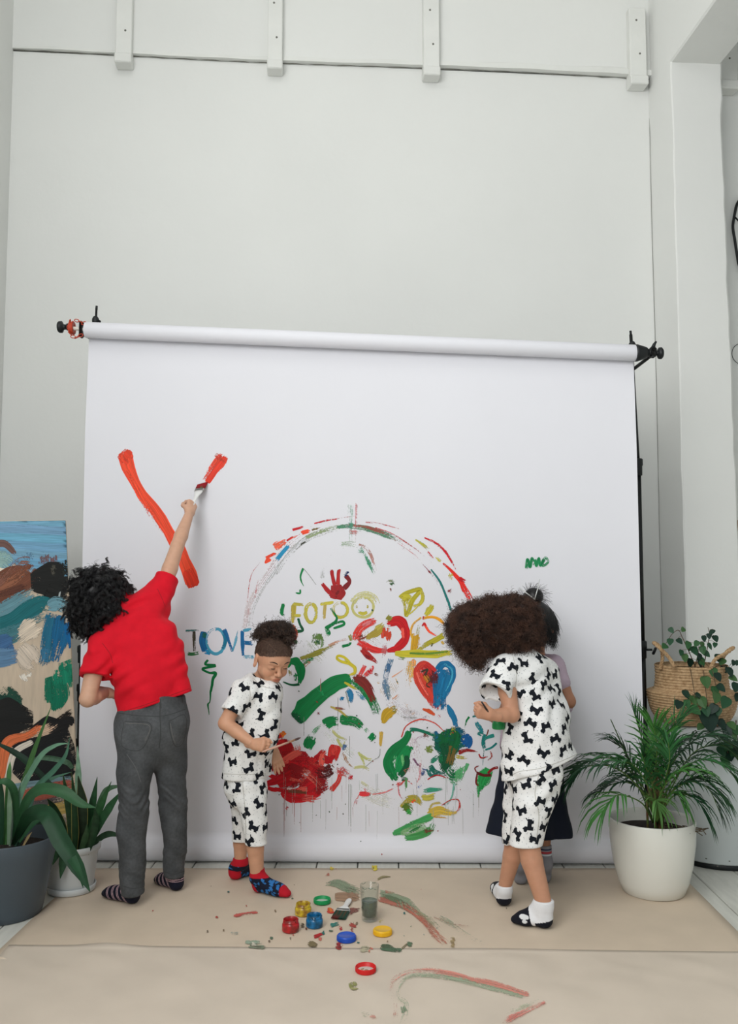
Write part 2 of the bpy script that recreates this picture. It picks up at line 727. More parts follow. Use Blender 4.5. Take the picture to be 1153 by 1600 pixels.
# pillar with a hand-plastered, slightly widening outline, and the beam it carries
zb = float(on_plane(1045, 97, YW - PIL_D, WYAW)[2])
vs, fs = [], []
NZ = 40
rs = np.random.default_rng(3)
for i in range(NZ + 1):
    z = -0.02 + (zb + 0.04) * i / NZ
    t = 1 - z / zb
    step = 0.012 if z > zb * 0.93 else 0.0
    j1, j2 = rs.normal(0, 0.0025, 2)
    sl, sr = SP - step * 0.4 + j1 * 0.5, SP + PIL_W + 0.035 * t + step + j2
    for s, d in ((sl, -0.01), (sl + 0.004, PIL_D - 0.006), (sl + 0.012, PIL_D), (sr - 0.012, PIL_D), (sr, PIL_D - 0.01), (sr, -0.01)):
        vs.append(W(s, d, z))
for i in range(NZ):
    for k in range(6):
        a, b2 = i * 6 + k, i * 6 + (k + 1) % 6
        fs.append((a, b2, b2 + 6, a + 6))
fs.append(tuple(range(6))[::-1])
fs.append(tuple(NZ * 6 + k for k in range(6)))
tag(mk('pillar', vs, fs, M['wall'], smooth=False), kind='structure')
mb = MB()
wbox(mb, SP, SP + PIL_W + 0.004, 0.0, 6.0, zb, ZTOP, 0.01)
tag(mb.build('beam', M['wall'], smooth=False), kind='structure')
# joint line between wall and pillar
mb = MB()
mb.tube([W(SP - 0.003 + 0.002 * math.sin(z * 3), 0.002, z) for z in np.linspace(0, ZL, 24)], 0.0014, 5)
tag(mb.build('trim_1', M['crack'], smooth=False), kind='structure')

# ledge under the upper wall, with the dark gap below it
mb = MB()
vs, fs = [], []
n = 60
for i in range(n + 1):
    s = SL + (SP - SL) * i / n
    t = i / n
    hh = 0.018 + 0.028 * t + 0.003 * math.sin(s * 9)
    dd = 0.024 + 0.022 * t + 0.003 * math.sin(s * 13 + 1)
    z0 = ZL + 0.006 * math.sin(s * 2.1)
    for d, z in ((0.0, z0), (dd, z0), (dd, z0 + hh * 0.8), (dd - 0.012, z0 + hh), (0.0, z0 + hh)):
        vs.append(W(s, d, z))
for i in range(n):
    for k in range(5):
        a, b2 = i * 5 + k, i * 5 + (k + 1) % 5
        fs.append((a, b2, b2 + 5, a + 5))
tag(mk('trim_2', vs, fs, M['trimpaint'], smooth=False), kind='structure')
mb = MB()
mb.tube([W(s, 0.004, ZL - 0.004 + 0.006 * math.sin(s * 2.1) + 0.002 * math.sin(s * 37)) for s in np.linspace(SL, SP, 90)], [0.0024 + 0.0014 * math.sin(i * 1.7) for i in range(90)], 5)
tag(mb.build('trim_3', M['crack'], smooth=False), kind='structure')
mb = MB()
wbox(mb, SP + PIL_W, 4.7, 0.0, 0.05, ZL, ZL + 0.05)
tag(mb.build('trim_4', M['trimpaint'], smooth=False), kind='structure')


def wall_s(px, py, d=0.05):
    p = on_plane(px, py, YW - d, WYAW)
    return float((p - np.array((0, YW, 0))) @ WU)


for i, (xa, xb, yb) in enumerate(((181, 206, 95), (418, 441, 105), (661, 686, 115), (983, 1009, 129), (1122, 1150, 136))):
    s0, s1 = wall_s(xa, yb), wall_s(xb, yb)
    zbt = float(on_plane((xa + xb) / 2, yb, YW - 0.09, WYAW)[2])
    top = ZTOP if i != 3 else float(on_plane(995, 14, YW - 0.06, WYAW)[2])
    mb = MB()
    wbox(mb, s0, s1, 0.0, 0.075, zbt + 0.012, top, 0.004)
    wbox(mb, s0 - 0.002, s1 + 0.003, 0.0, 0.095, zbt - 0.008, zbt + 0.05, 0.006)
    o = tag(mb.build('trim_%d' % (5 + i), M['trimpaint'], smooth=False), kind='structure')
    sc = MB()
    for z in (0.2, 0.42, 0.62, 0.68):
        sc.lathe(W((s0 + s1) / 2 + (0.01 if z != 0.42 else -0.008), 0.0745, zbt + z), [(0, 0.004), (0.006, 0.003), (0.007, 0)], 8, rot_to(WM))
    sc.build('screw_head', M['crack'], o)

# floor of white painted planks, boards running towards the back wall
fl = thing('floor', (0, 2.5, 0), '', '')
del fl['label'], fl['category']
fl['kind'] = 'structure'
pd = unit((BYAW, 1, 0))
px_ = np.array((pd[1], -pd[0], 0))
base_me = None
for i in range(-12, 26):
    mbp = MB()
    s = i * 0.197
    if base_me is None:
        mbp.box((0, 0, 0), (0.192, 7.4, 0.03), None, 0.003)
        base = mbp.build('plank', M['plank'], None, False)
        base_me = base.data
        base_me.transform(Matrix.Translation((0, 0, -0.0)))
        bpy.data.objects.remove(base)
    o = bpy.data.objects.new('plank', base_me)
    o.parent = fl
    c = np.array((0, 2.3, -0.016)) + px_ * s
    o.location = tuple(c - np.array((0, 2.5, 0)) + np.array((0, 0, -0.015 + random.uniform(-0.0006, 0.0006))))
    o.rotation_euler = (0, 0, -math.atan2(pd[0], pd[1]))
    COL.objects.link(o)
mb = MB()
mb.box((1.2, 2.3, -0.06), (8.0, 7.8, 0.04))
mb.build('subfloor', M['crack'], fl, False)


# ================================================================== KRAFT PAPER on the floor
def line_at(p, q, y):
    return p[0] + (q[0] - p[0]) * (y - p[1]) / (q[1] - p[1])


KRAFT = []


def sheet(name, corner_rows, nx, lift, label, m):
    """corner_rows: list of (left px, right px) pixel pairs from back to front"""
    rows = []
    for l, r in corner_rows:
        a, b2 = gnd(*l), gnd(*r)
        rows.append([a + (b2 - a) * t for t in np.linspace(0, 1, nx)])
    vs, fs = [], []
    nr = 30
    pos = np.linspace(0, len(rows) - 1, nr)
    for j, p in enumerate(pos):
        k = min(int(p), len(rows) - 2)
        for i in range(nx):
            q = rows[k][i] * (1 - (p - k)) + rows[k + 1][i] * (p - k)
            z = 0.0015 + lift(q[0], q[1], j / (nr - 1), i / (nx - 1))
            vs.append((q[0], q[1], max(0.0012, z)))
    for j in range(nr - 1):
        for i in range(nx - 1):
            a = j * nx + i
            fs.append((a, a + nx, a + nx + 1, a + 1))
    KRAFT.append(BVHTree.FromPolygons([tuple(v) for v in vs], fs))
    o = mk(name, vs, fs, m)
    md = o.modifiers.new('thickness', 'SOLIDIFY')
    md.thickness = 0.0006
    md.offset = -1
    return tag(o, label, 'paper')


LE = ((84, 1404), (9, 1475))
RE = ((1072, 1375), (1153, 1456))


def lift_back(x, y, v, u):
    return 0.0012 * math.sin(x * 7 + y * 5) * (1 if v > 0.1 else 0.2) + 0.0008 * math.sin(x * 23 - y * 11)


def lift_front(x, y, v, u):
    e = math.exp(-(v * 34) ** 2)
    b = 0.011 * math.exp(-((u - 0.135) / 0.035) ** 2) + 0.004 * math.exp(-((u - 0.66) / 0.1) ** 2) + 0.0025
    w = 0.0045 * math.sin(x * 9 - y * 14) * (0.6 + 0.4 * math.sin(x * 3.1)) + 0.003 * math.sin(x * 21 + y * 6 + 2) + 0.002 * math.sin((x * 0.7 + y) * 31)
    return 0.0028 + e * b + max(w, -0.0012) * min(1, v * 6)


sheet('kraft_paper_sheet', [((line_at(*LE, 1357), 1357), (line_at(*RE, 1357), 1357)), ((line_at(*LE, 1420), 1420), (line_at(*RE, 1420), 1420)), ((line_at(*LE, 1500), 1500), (line_at(*RE, 1500), 1500))], 60, lift_back,
      'brown kraft paper sheet under the paint jars and the children\'s feet', M['kraft'])
sheet('kraft_paper_sheet', [((14, 1479), (1176, 1490)), ((-35, 1530), (1222, 1541)), ((-230, 1760), (1420, 1760))], 90, lift_front,
      'wrinkled brown kraft paper sheet nearest the viewer with a faint painted heart outline', M['kraft_front'])

# ================================================================== PAPER BACKDROP on its stands
BU = unit((1, -BYAW, 0))
BN = unit((-BYAW, -1, 0))          # towards the camera
RB = np.stack([BU, -BN, np.array((0, 0, 1.0))], axis=1)
RR = 0.040
ra_, rb_ = bd(134, 515.5, RR + 0.002), bd(995, 551.5, RR + 0.002)
xl0, xr0 = bd(139, 545)[0], bd(990, 575)[0]
xl1, xr1 = bd(125.5, 1190)[0], bd(1004, 1110)[0]
zl0, zl1 = bd(139, 545)[2], bd(125.5, 1190)[2]
root = thing('paper_backdrop', (0, YB, 0), 'wide white paper backdrop hanging from a roll and covered in children\'s paint', 'backdrop')
BACK = root
mb = MB()
ax = unit(rb_ - ra_)
Rr = rot_to(ax, (0, 0, 1))
ln = np.linalg.norm(rb_ - ra_)
mb.lathe(ra_, [(0.0, 0.004), (0.019, 0.004), (0.02, 0.0), (RR - 0.001, 0.0), (RR, 0.002), (RR, ln - 0.002), (RR - 0.001, ln), (0.02, ln), (0.019, ln - 0.004), (0.0, ln - 0.004)], 48, Rr)
mb.build('paper_roll', M['paper'], root)
# sheet profile: straight down, then a loose curl resting on the floor
vs, fs = [], []
nx, nzv = 60, 60
curl = [(0.0, 0.125), (-0.012, 0.112), (-0.030, 0.098), (-0.046, 0.078), (-0.054, 0.052), (-0.048, 0.026), (-0.030, 0.008), (-0.006, 0.003), (0.018, 0.008), (0.034, 0.024), (0.040, 0.045)]
for i in range(nx + 1):
    u = i / nx
    zt = ra_[2] + (rb_[2] - ra_[2]) * u + 0.01
    prof = [(0.0, zt + (0.14 - zt) * k / nzv) for k in range(nzv + 1)] + curl
    for dpt, z in prof:
        t = min(1.0, max(0.0, (zl0 - z) / (zl0 - zl1)))
        x = (xl0 + (xl1 - xl0) * t) * (1 - u) + (xr0 + (xr1 - xr0) * t) * u
        ripple = 0.003 * math.sin(u * 17 + z * 1.3) + 0.0025 * math.sin(u * 6 - z * 2)
        edge = 0.028 * math.exp(-u * 26) + 0.012 * math.exp(-(1 - u) * 30)
        fade = min(1, max(0, (zt - z) / 0.5)) * min(1, max(0.0, (z - 0.1) / 0.5))
        off = (ripple + edge) * fade - dpt
        p = np.array((x, YB - BYAW * x, z)) + BN * (off if dpt else off)
        vs.append(p)
m = nzv + 1 + len(curl)
for i in range(nx):
    for k in range(m - 1):
        a = i * m + k
        fs.append((a, a + 1, a + m + 1, a + m))
sheet_o = mk('paper_sheet', vs, fs, M['paper'], root)
BBVH = BVHTree.FromPolygons([tuple(v) for v in vs], fs)


def stand(px_pts, side, label):
    """light stand behind the backdrop; px_pts = pixels along its pole from top to bottom"""
    Y = 4.575
    P = [at(x, y, Y) for x, y in px_pts]
    foot = np.array((P[-1][0], Y, 0.0))
    r = thing('backdrop_stand', foot, label, 'stand', None)
    zt = P[0][2]
    pole = [P[0]] + P[1:]

    def pt(z):
        for a, b2 in zip(pole, pole[1:]):
            if b2[2] <= z <= a[2]:
                t = (a[2] - z) / (a[2] - b2[2])
                return a + (b2 - a) * t
        return np.array((foot[0], Y, z))
    zm, zl = 1.95 if side > 0 else 1.35, 0.95
    zm = float(at(998, 730, Y)[2]) if side > 0 else float(at(124, 1022, Y)[2])
    zl = float(at(1005, 1015, Y)[2]) if side > 0 else 0.80
    b1 = MB().tube([pt(zt - 0.02), pt(zm - 0.02)], 0.0085 if side > 0 else 0.006, 12)
    b1.build('pole', M['bmetal'], r)
    MB().tube([pt(zm), pt(zl - 0.02)], 0.012, 12).build('pole', M['bmetal'], r)
    MB().tube([pt(zl), pt(0.12)], 0.0145, 12).build('pole', M['bmetal'], r)
    for z in (zm, zl):
        c = pt(z)
        k = MB()
        k.lathe(c - (0, 0, 0.045), [(0.012, 0), (0.018, 0.003), (0.019, 0.05), (0.022, 0.055), (0.022, 0.085), (0.016, 0.09), (0.012, 0.09)], 16)
        o = k.build('collar', M['black'], r)
        if z == zl and side > 0:
            kn = MB()
            d = np.array((1.0, -0.25, 0.0)) * (1 if side > 0 else -1)
            kn.tube([c + d * 0.015, c + d * 0.045], 0.006, 8)
            kn.box(c + d * 0.055 + np.array((0, 0, -0.006)), (0.012, 0.018, 0.04), rot_to((0.5 * side, 0, 1)), 0.004)
            kn.build('knob', M['black'], o)
    # spigot and its clamp above the roll
    c = P[0]
    sp = MB().tube([pt(zt - 0.02), c + (0, 0, 0.0)], 0.006, 10)
    sp.build('spigot', M['bmetal'], r)
    cl = MB().lathe(pt(zt - 0.10), [(0, 0.0), (0.017, 0.0), (0.018, 0.02), (0.018, 0.03), (0.012, 0.042), (0.007, 0.045), (0, 0.045)], 16)
    if side > 0:
        cl.box(pt(zt - 0.085) + (-0.032, -0.01, -0.002), (0.04, 0.012, 0.013), rot_to((0.25, 0, 1)), 0.004)
    else:
        cl.box(pt(zt - 0.085) + (0.022, -0.005, 0.0), (0.014, 0.012, 0.016), None, 0.004)
    cl.build('clamp', M['black'], r)
    # three folding legs: none of them crosses the paper
    hub = pt(0.55)
    MB().lathe(hub - (0, 0, 0.02), [(0.014, 0), (0.024, 0.004), (0.024, 0.04), (0.014, 0.045)], 16).build('leg_hub', M['black'], r)
    low = pt(0.2)
    for a in ((200, 110, 35) if side < 0 else (-88, 50, 150)):
        d = np.array((math.cos(math.radians(a)), math.sin(math.radians(a)), 0))
        f0 = np.array((foot[0], Y, 0)) + d * 0.30
        l = MB().tube([hub + d * 0.02, f0 + (0, 0, 0.012)], 0.0085, 8)
        lo = l.build('leg', M['bmetal'], r)
        MB().lathe(f0, [(0, 0), (0.013, 0.0), (0.013, 0.02), (0.009, 0.03), (0, 0.03)], 12).build('rubber_foot', M['black'], lo)
        MB().tube([low, hub + d * 0.02 + (f0 - hub) * 0.5], 0.005, 6).build('brace', M['bmetal'], r)
    # arm that carries the end of the roll
    return r, pt


st, ptL = stand([(151, 478), (132, 770), (124.5, 1190)], -1, 'black stand at the left edge of the paper backdrop, red chain hanging at its top')
knob_c = bd(95, 511, RR)
sh = MB()
sh.tube([knob_c + BU * 0.01, ra_ + ax * 0.004], 0.0095, 14)
sh.build('roller_shaft', M['whitemetal'], st)
kb = MB()
kb.lathe(knob_c, [(0, -0.012), (0.026, -0.012), (0.03, -0.006), (0.03, 0.006), (0.014, 0.014), (0.013, 0.03), (0.018, 0.032), (0.018, 0.04), (0.0, 0.04)], 24, rot_to(BU))
kb.build('roller_knob', M['black'], st)
hk = MB()
e = bd(129, 515, RR)
hk.box(e - BU * 0.006, (0.018, 0.035, 0.085), RB, 0.006)
hk.tube([e - BU * 0.006 - (0, 0, 0.02), e - BU * 0.01 - BN * 0.09 - (0, 0, 0.01), ptL(float(e[2]) - 0.02)], 0.008, 8)
hk.build('roller_hook', M['black'], st)
# chain wound on its wheel, hanging in oval links
cw = MB()
wc = bd(112.5, 512.5, RR)
cw.lathe(wc, [(0.012, -0.010), (0.033, -0.010), (0.036, -0.006), (0.029, 0.0), (0.036, 0.006), (0.033, 0.010), (0.012, 0.010), (0.012, -0.010)], 24, rot_to(BU))
cw.build('chain_wheel', M['chain'], st)
lk = [(120, 501), (126, 503), (131, 505), (109, 503), (107, 512), (109, 521), (114, 526), (120, 527), (126, 524)]
for i, (x, y) in enumerate(lk):
    c = bd(x, y, RR + 0.02)
    nxp = lk[(i + 1) % len(lk)]
    d = unit(bd(nxp[0], nxp[1], RR + 0.02) - c) if i not in (2, 8) else unit((1, 0, 0.3))
    s = BN if i % 2 else unit(np.cross(d, BN))
    pts = [c + d * 0.0125 * math.cos(a) + s * 0.007 * math.sin(a) for a in np.linspace(0, 2 * math.pi, 12, endpoint=False)]
    MB().tube(pts, 0.0023, 6, closed=True).build('chain_link', M['chain'], st)

st2, ptR = stand([(985, 517), (991, 580), (999, 760), (1006, 1110)], 1, 'black stand at the right edge of the paper backdrop, beside the pillar')
c0, c1, c2 = rb_ + ax * 0.0, bd(1013, 551, RR), bd(1030, 552, RR)
cn = MB()
d = unit(c1 - c0)
L1 = np.linalg.norm(c1 - c0)
cn.lathe(c0 - d * 0.01, [(0, 0), (0.042, 0.0), (0.043, 0.012), (0.028, L1), (0.018, L1 + 0.01), (0, L1 + 0.01)], 24, rot_to(d))
cn.build('roller_cone', M['black'], st2)
cb = MB()
cb.box(c1 + d * 0.02, (0.036, 0.045, 0.05), RB, 0.008)
cb.tube([c1 + d * 0.018 + (0, -0.01, 0.02), c1 + d * 0.026 + (0, -0.014, 0.038), c1 + d * 0.036 + (0, -0.012, 0.052)], [0.009, 0.008, 0.005], 8)
cb.tube([c1 + d * 0.02 - (0, 0, 0.01), ptR(float(c1[2]) - 0.04)], 0.009, 8)
cb.build('clamp', M['black'], st2)
kb = MB()
kb.lathe(c2 - d * 0.03, [(0, -0.02), (0.011, -0.02), (0.011, 0.018), (0.02, 0.022), (0.029, 0.028), (0.030, 0.040), (0.022, 0.047), (0, 0.048)], 24, rot_to(d))
kb.build('roller_knob', M['black'], st2)

# ================================================================== RIGHT EDGE: wall hangings and a leaning picture
lp = [(1147, 338), (1145, 355), (1148, 375), (1151, 395), (1155, 415), (1165, 430), (1178, 415), (1184, 375), (1185, 345), (1176, 320), (1163, 308), (1152, 318)]
mb = MB()
pts = catmull([on_plane(x, y, YW - 0.02, WYAW) for x, y in lp] + [on_plane(*lp[0], YW - 0.02, WYAW)], 6)[:-1]
mb.tube(pts, 0.009, 8, closed=True)
mb.tube([on_plane(1147, 338, YW - 0.025, WYAW), on_plane(1155, 346, YW - 0.025, WYAW), on_plane(1180, 400, YW - 0.025, WYAW)], 0.005, 6)
tag(mb.build('wall_hanging', M['black']), 'black looped cord hanging on the wall right of the pillar, at the picture edge', 'decoration')
mb = MB()
cc = on_plane(1160, 553, YW - 0.006, WYAW)
mb.tube([cc + WU * 0.068 * math.cos(a) + np.array((0, 0, 0.068 * math.sin(a))) for a in np.linspace(0, 2 * math.pi, 40, endpoint=False)], 0.0018, 6, closed=True)
tag(mb.build('wall_ring', M['black']), 'thin black wire ring on the wall right of the pillar', 'decoration')

pr = thing('framed_picture', on_plane(1170, 930, YW - 0.08, WYAW), 'wooden framed picture with blue paint leaning right of the pillar', 'picture')
a0, a1 = on_plane(1148, 816, YW - 0.03, WYAW), on_plane(1153, 935, YW - 0.09, WYAW)
up, uw = unit(a0 - a1), WU
hgt = np.linalg.norm(a0 - a1) * 1.05
Rp = np.stack([uw, np.cross(up, uw), up], axis=1)
c = (a0 + a1) / 2 + uw * 0.3
M['oak'] = mat('oak_wood', (150, 112, 74), 0.55, 0.25, 14, 0.1, 60, stretch=(1, 1, 8))
M['bluepic'] = mat('blue_picture_paint', (52, 128, 156), 0.6, 0.6, 5, c2=(40, 60, 70))
mb = MB()
for sx in (-1, 1):
    mb.box(c + uw * sx * 0.29, (0.02, 0.03, hgt), Rp, 0.003)
for sz in (-1, 1):
    mb.box(c + up * sz * (hgt / 2 - 0.01), (0.56, 0.03, 0.02), Rp, 0.003)
mb.build('frame', M['oak'], pr, False)
MB().box(c, (0.565, 0.012, hgt - 0.03), Rp, 0.002).build('canvas', M['bluepic'], pr, False)

# ================================================================== PAINT POTS, LIDS, GLASS, BRUSHES on the kraft paper
def paint_body(name, c, c2=None, rough=0.3):
    return mat(name, c, rough, 0.2, 45, c2=c2, spec=0.45)


POT_H, POT_R = 0.046, 0.0335


def jar(px, py, color, smear, label):
    b = gnd(px, py, 0.003)
    r = thing('paint_jar', b, label, 'jar', 'open paint jars on the kraft paper')
    pm = paint_body('jar_paint', color, smear)
    pi = paint_body('wet_paint', tuple(v * 0.8 for v in color), smear, 0.15)
    prof = [(0, 0), (0.029, 0.0), (0.0325, 0.003), (POT_R, 0.008), (POT_R, 0.024), (0.0325, 0.029), (0.0295, 0.0325), (0.0292, 0.034), (0.0305, 0.035), (0.0305, 0.037), (0.0292, 0.038), (0.0292, 0.045), (0.0285, 0.046), (0.0272, 0.045), (0.0270, 0.030), (0.027, 0.020)]
    MB().lathe(b, prof, 36).build('pot', pm, r)
    MB().lathe(b + (0, 0, 0.024), [(0, 0.001), (0.012, -0.002), (0.022, 0.001), (0.0272, 0.005)], 30).build('paint', pi, r)
    sm = MB()
    rr = np.random.default_rng(int(px))
    for k in range(7):
        a = rr.uniform(0, 6.28)
        z0 = 0.045
        pts = [b + (0.0294 * math.cos(a + 0.05 * j), 0.0294 * math.sin(a + 0.05 * j), z0 - 0.003 * j) for j in range(3 + int(rr.integers(0, 2)))]
        sm.tube(pts, rr.uniform(0.001, 0.0022), 6)
    tag(sm.build('paint_drips', paint_body('dried_paint', smear), r), kind='stuff')
    return r


jar(454, 1454.5, (196, 28, 36), (120, 40, 36), 'open jar of red paint, leftmost of the three jars')
jar(473.5, 1429, (222, 194, 44), (130, 84, 40), 'open jar of yellow paint with brown smears on its rim')
jar(491.2, 1447.5, (22, 120, 178), (20, 70, 96), 'open jar of blue paint between the red jar and the brush')


def lid_up(px, py, color, label):
    b = gnd(px, py, 0.003)
    r = 0.0365
    pm = mat('lid_plastic', color, 0.35, 0.06, 30)
    o = MB()
    o.lathe(b, [(0, 0), (r - 0.001, 0), (r, 0.001), (r, 0.015), (r - 0.002, 0.0185), (r - 0.005, 0.0195), (r - 0.006, 0.0185), (0, 0.0185)], 40)
    for k in range(60):
        a = 2 * math.pi * k / 60
        o.box(b + (r * math.cos(a), r * math.sin(a), 0.008), (0.0012, 0.0016, 0.013), Matrix.Rotation(a, 3, 'Z'))
    return tag(o.build('jar_lid', pm), label, 'lid', 'paint jar lids')


def lid_down(px, py, color, dirt, label):
    b = gnd(px, py, 0.003)
    r = 0.036
    t = thing('jar_lid', b, label, 'lid', 'paint jar lids')
    pm = mat('lid_plastic', color, 0.35, 0.06, 30)
    o = MB()
    o.lathe(b, [(0, 0), (r - 0.003, 0), (r - 0.001, 0.002), (r, 0.004), (r, 0.0175), (r - 0.001, 0.0185), (r - 0.003, 0.018), (r - 0.0034, 0.005), (0, 0.004)], 40)
    for k in range(60):
        a = 2 * math.pi * k / 60
        o.box(b + (r * math.cos(a), r * math.sin(a), 0.010), (0.0012, 0.0016, 0.013), Matrix.Rotation(a, 3, 'Z'))
    o.build('rim', pm, t)
    MB().lathe(b + (0, 0, 0.0042), [(0, 0.001), (r - 0.006, 0.001), (r - 0.005, 0.0)], 30).build('liner', mat('white_liner', (222, 226, 220), 0.5, 0.1, 60), t)
    sp = MB()
    rr = np.random.default_rng(int(px))
    for k in range(5):
        a, d = rr.uniform(0, 6.28), rr.uniform(0, 0.016)
        sp.lathe(b + (d * math.cos(a), d * math.sin(a), 0.0052), [(rr.uniform(0.004, 0.009), 0), (0.003, 0.0012), (0, 0.0014)], 12)
    sp.build('paint_residue', paint_body('lid_residue', dirt), t)
    return t


lid_down(503.3, 1410.5, (20, 150, 84), (205, 225, 215), 'green lid lying upside down beside the yellow jar')
lid_up(541.3, 1468.5, (32, 84, 190), 'closed blue lid on the kraft paper in front of the brush')
lid_up(597.7, 1459, (238, 186, 32), 'closed yellow lid right of the blue lid, in front of the glass')
lid_down(571.3, 1518, (212, 34, 34), (140, 130, 90), 'red lid lying upside down nearest the viewer')

# glass of murky water
b = gnd(577.3, 1437.5, 0.0032)
gl = thing('water_glass', b, 'clear drinking glass half full of murky grey paint water', 'glass')
gm, nt, bs = new_mat('clear_glass')
nt.nodes.remove(bs)
tr, gs, fr, ms = node(nt, 'ShaderNodeBsdfTransparent'), node(nt, 'ShaderNodeBsdfGlossy'), node(nt, 'ShaderNodeLayerWeight'), node(nt, 'ShaderNodeMixShader')
tr.inputs[0].default_value = (0.93, 0.955, 0.95, 1)
gs.inputs['Roughness'].default_value = 0.04
fr.inputs['Blend'].default_value = 0.5
pw = node(nt, 'ShaderNodeMath', operation='POWER')
pw.inputs[1].default_value = 3.0
ml = node(nt, 'ShaderNodeMath', operation='MULTIPLY_ADD')
ml.inputs[1].default_value, ml.inputs[2].default_value = 0.5, 0.03
nt.links.new(fr.outputs['Facing'], pw.inputs[0])
nt.links.new(pw.outputs[0], ml.inputs[0])
nt.links.new(ml.outputs[0], ms.inputs[0])
nt.links.new(tr.outputs[0], ms.inputs[1])
nt.links.new(gs.outputs[0], ms.inputs[2])
nt.links.new(ms.outputs[0], nt.nodes['Material Output'].inputs[0])
GH = float((at(577, 1383, b[1])[2]))
r0, r1 = 0.0315, 0.0385
mb = MB()
mb.lathe(b, [(0, 0), (r0 - 0.003, 0), (r0, 0.003), (r0 + (r1 - r0) * 0.4, GH * 0.45), (r1, GH - 0.001), (r1 - 0.0008, GH), (r1 - 0.0022, GH - 0.001), (r0 + (r1 - r0) * 0.4 - 0.0026, GH * 0.45), (r0 - 0.0022, 0.018), (r0 - 0.006, 0.014), (0, 0.013)], 48)
mb.build('glass', gm, gl)
wz = 0.078
mb = MB()
rw = r0 + (r1 - r0) * 0.42 - 0.0030
mb.lathe(b, [(0, 0.0145), (r0 - 0.008, 0.0155), (r0 - 0.003, 0.019), (rw - 0.0005, wz - 0.003), (rw, wz), (rw - 0.001, wz - 0.0012), (0, wz - 0.0015)], 40)
mb.build('murky_water', mat('murky_water', (112, 120, 108), 0.15, 0.12, 20, c2=(86, 94, 84)), gl)
mb = MB()
for k, (a, z, ln_) in enumerate(((3.9, 0.97, 0.5), (4.6, 0.985, 0.5), (5.2, 0.95, 0.3), (2.0, 0.97, 0.5), (0.9, 0.98, 0.4), (4.2, 0.72, 0.5))):
    rz = r0 + (r1 - r0) * z + 0.0005
    mb.tube([b + (rz * math.cos(a + t), rz * math.sin(a + t), GH * z - 0.004 * math.sin(t * 6)) for t in np.linspace(0, ln_, 6)], 0.0009, 5)
mb.build('paint_smear', paint_body('green_smear', (40, 92, 70)), gl)
mb = MB()
for z in (0.11, 0.12):
    pass


def flat_brush(tip, neck, end, wid, nrm, handle_m, bristle_cols, label, name='paintbrush'):
    """flat brush: bristles tip..neck, ferrule, then a shaped handle to end; nrm = face normal of the flat side"""
    tip, neck, end = np.array(tip), np.array(neck), np.array(end)
    d = unit(end - tip)
    n = unit(np.array(nrm) - d * (np.array(nrm) @ d))
    s = np.cross(d, n)
    bl = np.linalg.norm(neck - tip)
    r = thing(name, tip + (end - tip) * 0.5, label, 'brush')
    # bristles: many thin tufts, colour bands along their length
    v, f, cols = [], [], []
    rr = np.random.default_rng(5)
    nbz = 26
    for k in range(nbz):
        for layer in (-1, 0, 1):
            u = (k + 0.5) / nbz - 0.5
            a = neck + s * u * wid + n * layer * 0.003
            l = bl * rr.uniform(0.92, 1.04)
            e = neck - d * l + s * u * wid * 1.08 + n * layer * 0.0015
            w = wid / nbz * 0.75
            i0 = len(v)
            for t in (0, 0.5, 1):
                p = a + (e - a) * t
                ww = w * (1 if t < 1 else 0.5)
                v += [p - s * ww, p + s * ww, p + n * ww]
                ci = bristle_cols(u + 0.5, t)
                cols += [ci] * 3
            for q in range(2):
                for c in range(3):
                    c2 = (c + 1) % 3
                    f.append((i0 + q * 3 + c, i0 + q * 3 + c2, i0 + q * 3 + 3 + c2, i0 + q * 3 + 3 + c))
    if 'bristle' not in M:
        M['bristle'] = attr_mat('painted_bristles', 0.5, 0.3, var=0.15, scale=200)
    mk('bristles', v, f, M['bristle'], r, False, np.array(cols))
    fe = MB()
    R = np.stack([s, n, d], axis=1)
    fl_ = wid * 0.42
    fe.box(neck + d * fl_ * 0.45, (wid * 1.02, 0.0125, fl_), R, 0.003)
    fe.build('ferrule', M['ferrule'], r)
    # handle: swelling shape of elliptic section
    L = np.linalg.norm(end - neck) - fl_ * 0.9
    h0 = neck + d * fl_ * 0.9
    v, f = [], []
    secs = [(0.0, 0.46, 0.006), (0.10, 0.42, 0.007), (0.22, 0.24, 0.007), (0.4, 0.18, 0.0065), (0.65, 0.23, 0.007), (0.85, 0.22, 0.007), (0.96, 0.17, 0.005), (1.0, 0.06, 0.002)]
    ns = 16
    for t, w, th in secs:
        for k in range(ns):
            a = 2 * math.pi * k / ns
            v.append(h0 + d * L * t + s * wid * w * math.cos(a) + n * th * math.sin(a))
    for q in range(len(secs) - 1):
        for k in range(ns):
            k2 = (k + 1) % ns
            f.append((q * ns + k, q * ns + k2, (q + 1) * ns + k2, (q + 1) * ns + k))
    f.append(tuple(range(ns))[::-1])
    f.append(tuple((len(secs) - 1) * ns + k for k in range(ns)))
    mk('handle', v, f, handle_m, r)
    return r


M['ferrule'] = mat('brush_ferrule', (205, 205, 200), 0.35, 0.1, 30)
M['whitewood'] = mat('white_painted_handle', (228, 228, 226), 0.4, 0.04, 30)


def bcol_floor(u, t):
    g, br, rd = lin((34, 74, 60)), lin((96, 70, 48)), lin((120, 44, 40))
    if t > 0.8:
        return rd if u < 0.5 else g
    return g if (u * 7) % 2 < 1.1 else br


flat_brush(gnd(528, 1435.5, 0.008), gnd(535, 1424, 0.010), gnd(546.5, 1404.5, 0.014), 0.056, (0, 0, 1), M['whitewood'], bcol_floor,
           'white-handled flat paintbrush with dirty green bristles lying beside the glass')

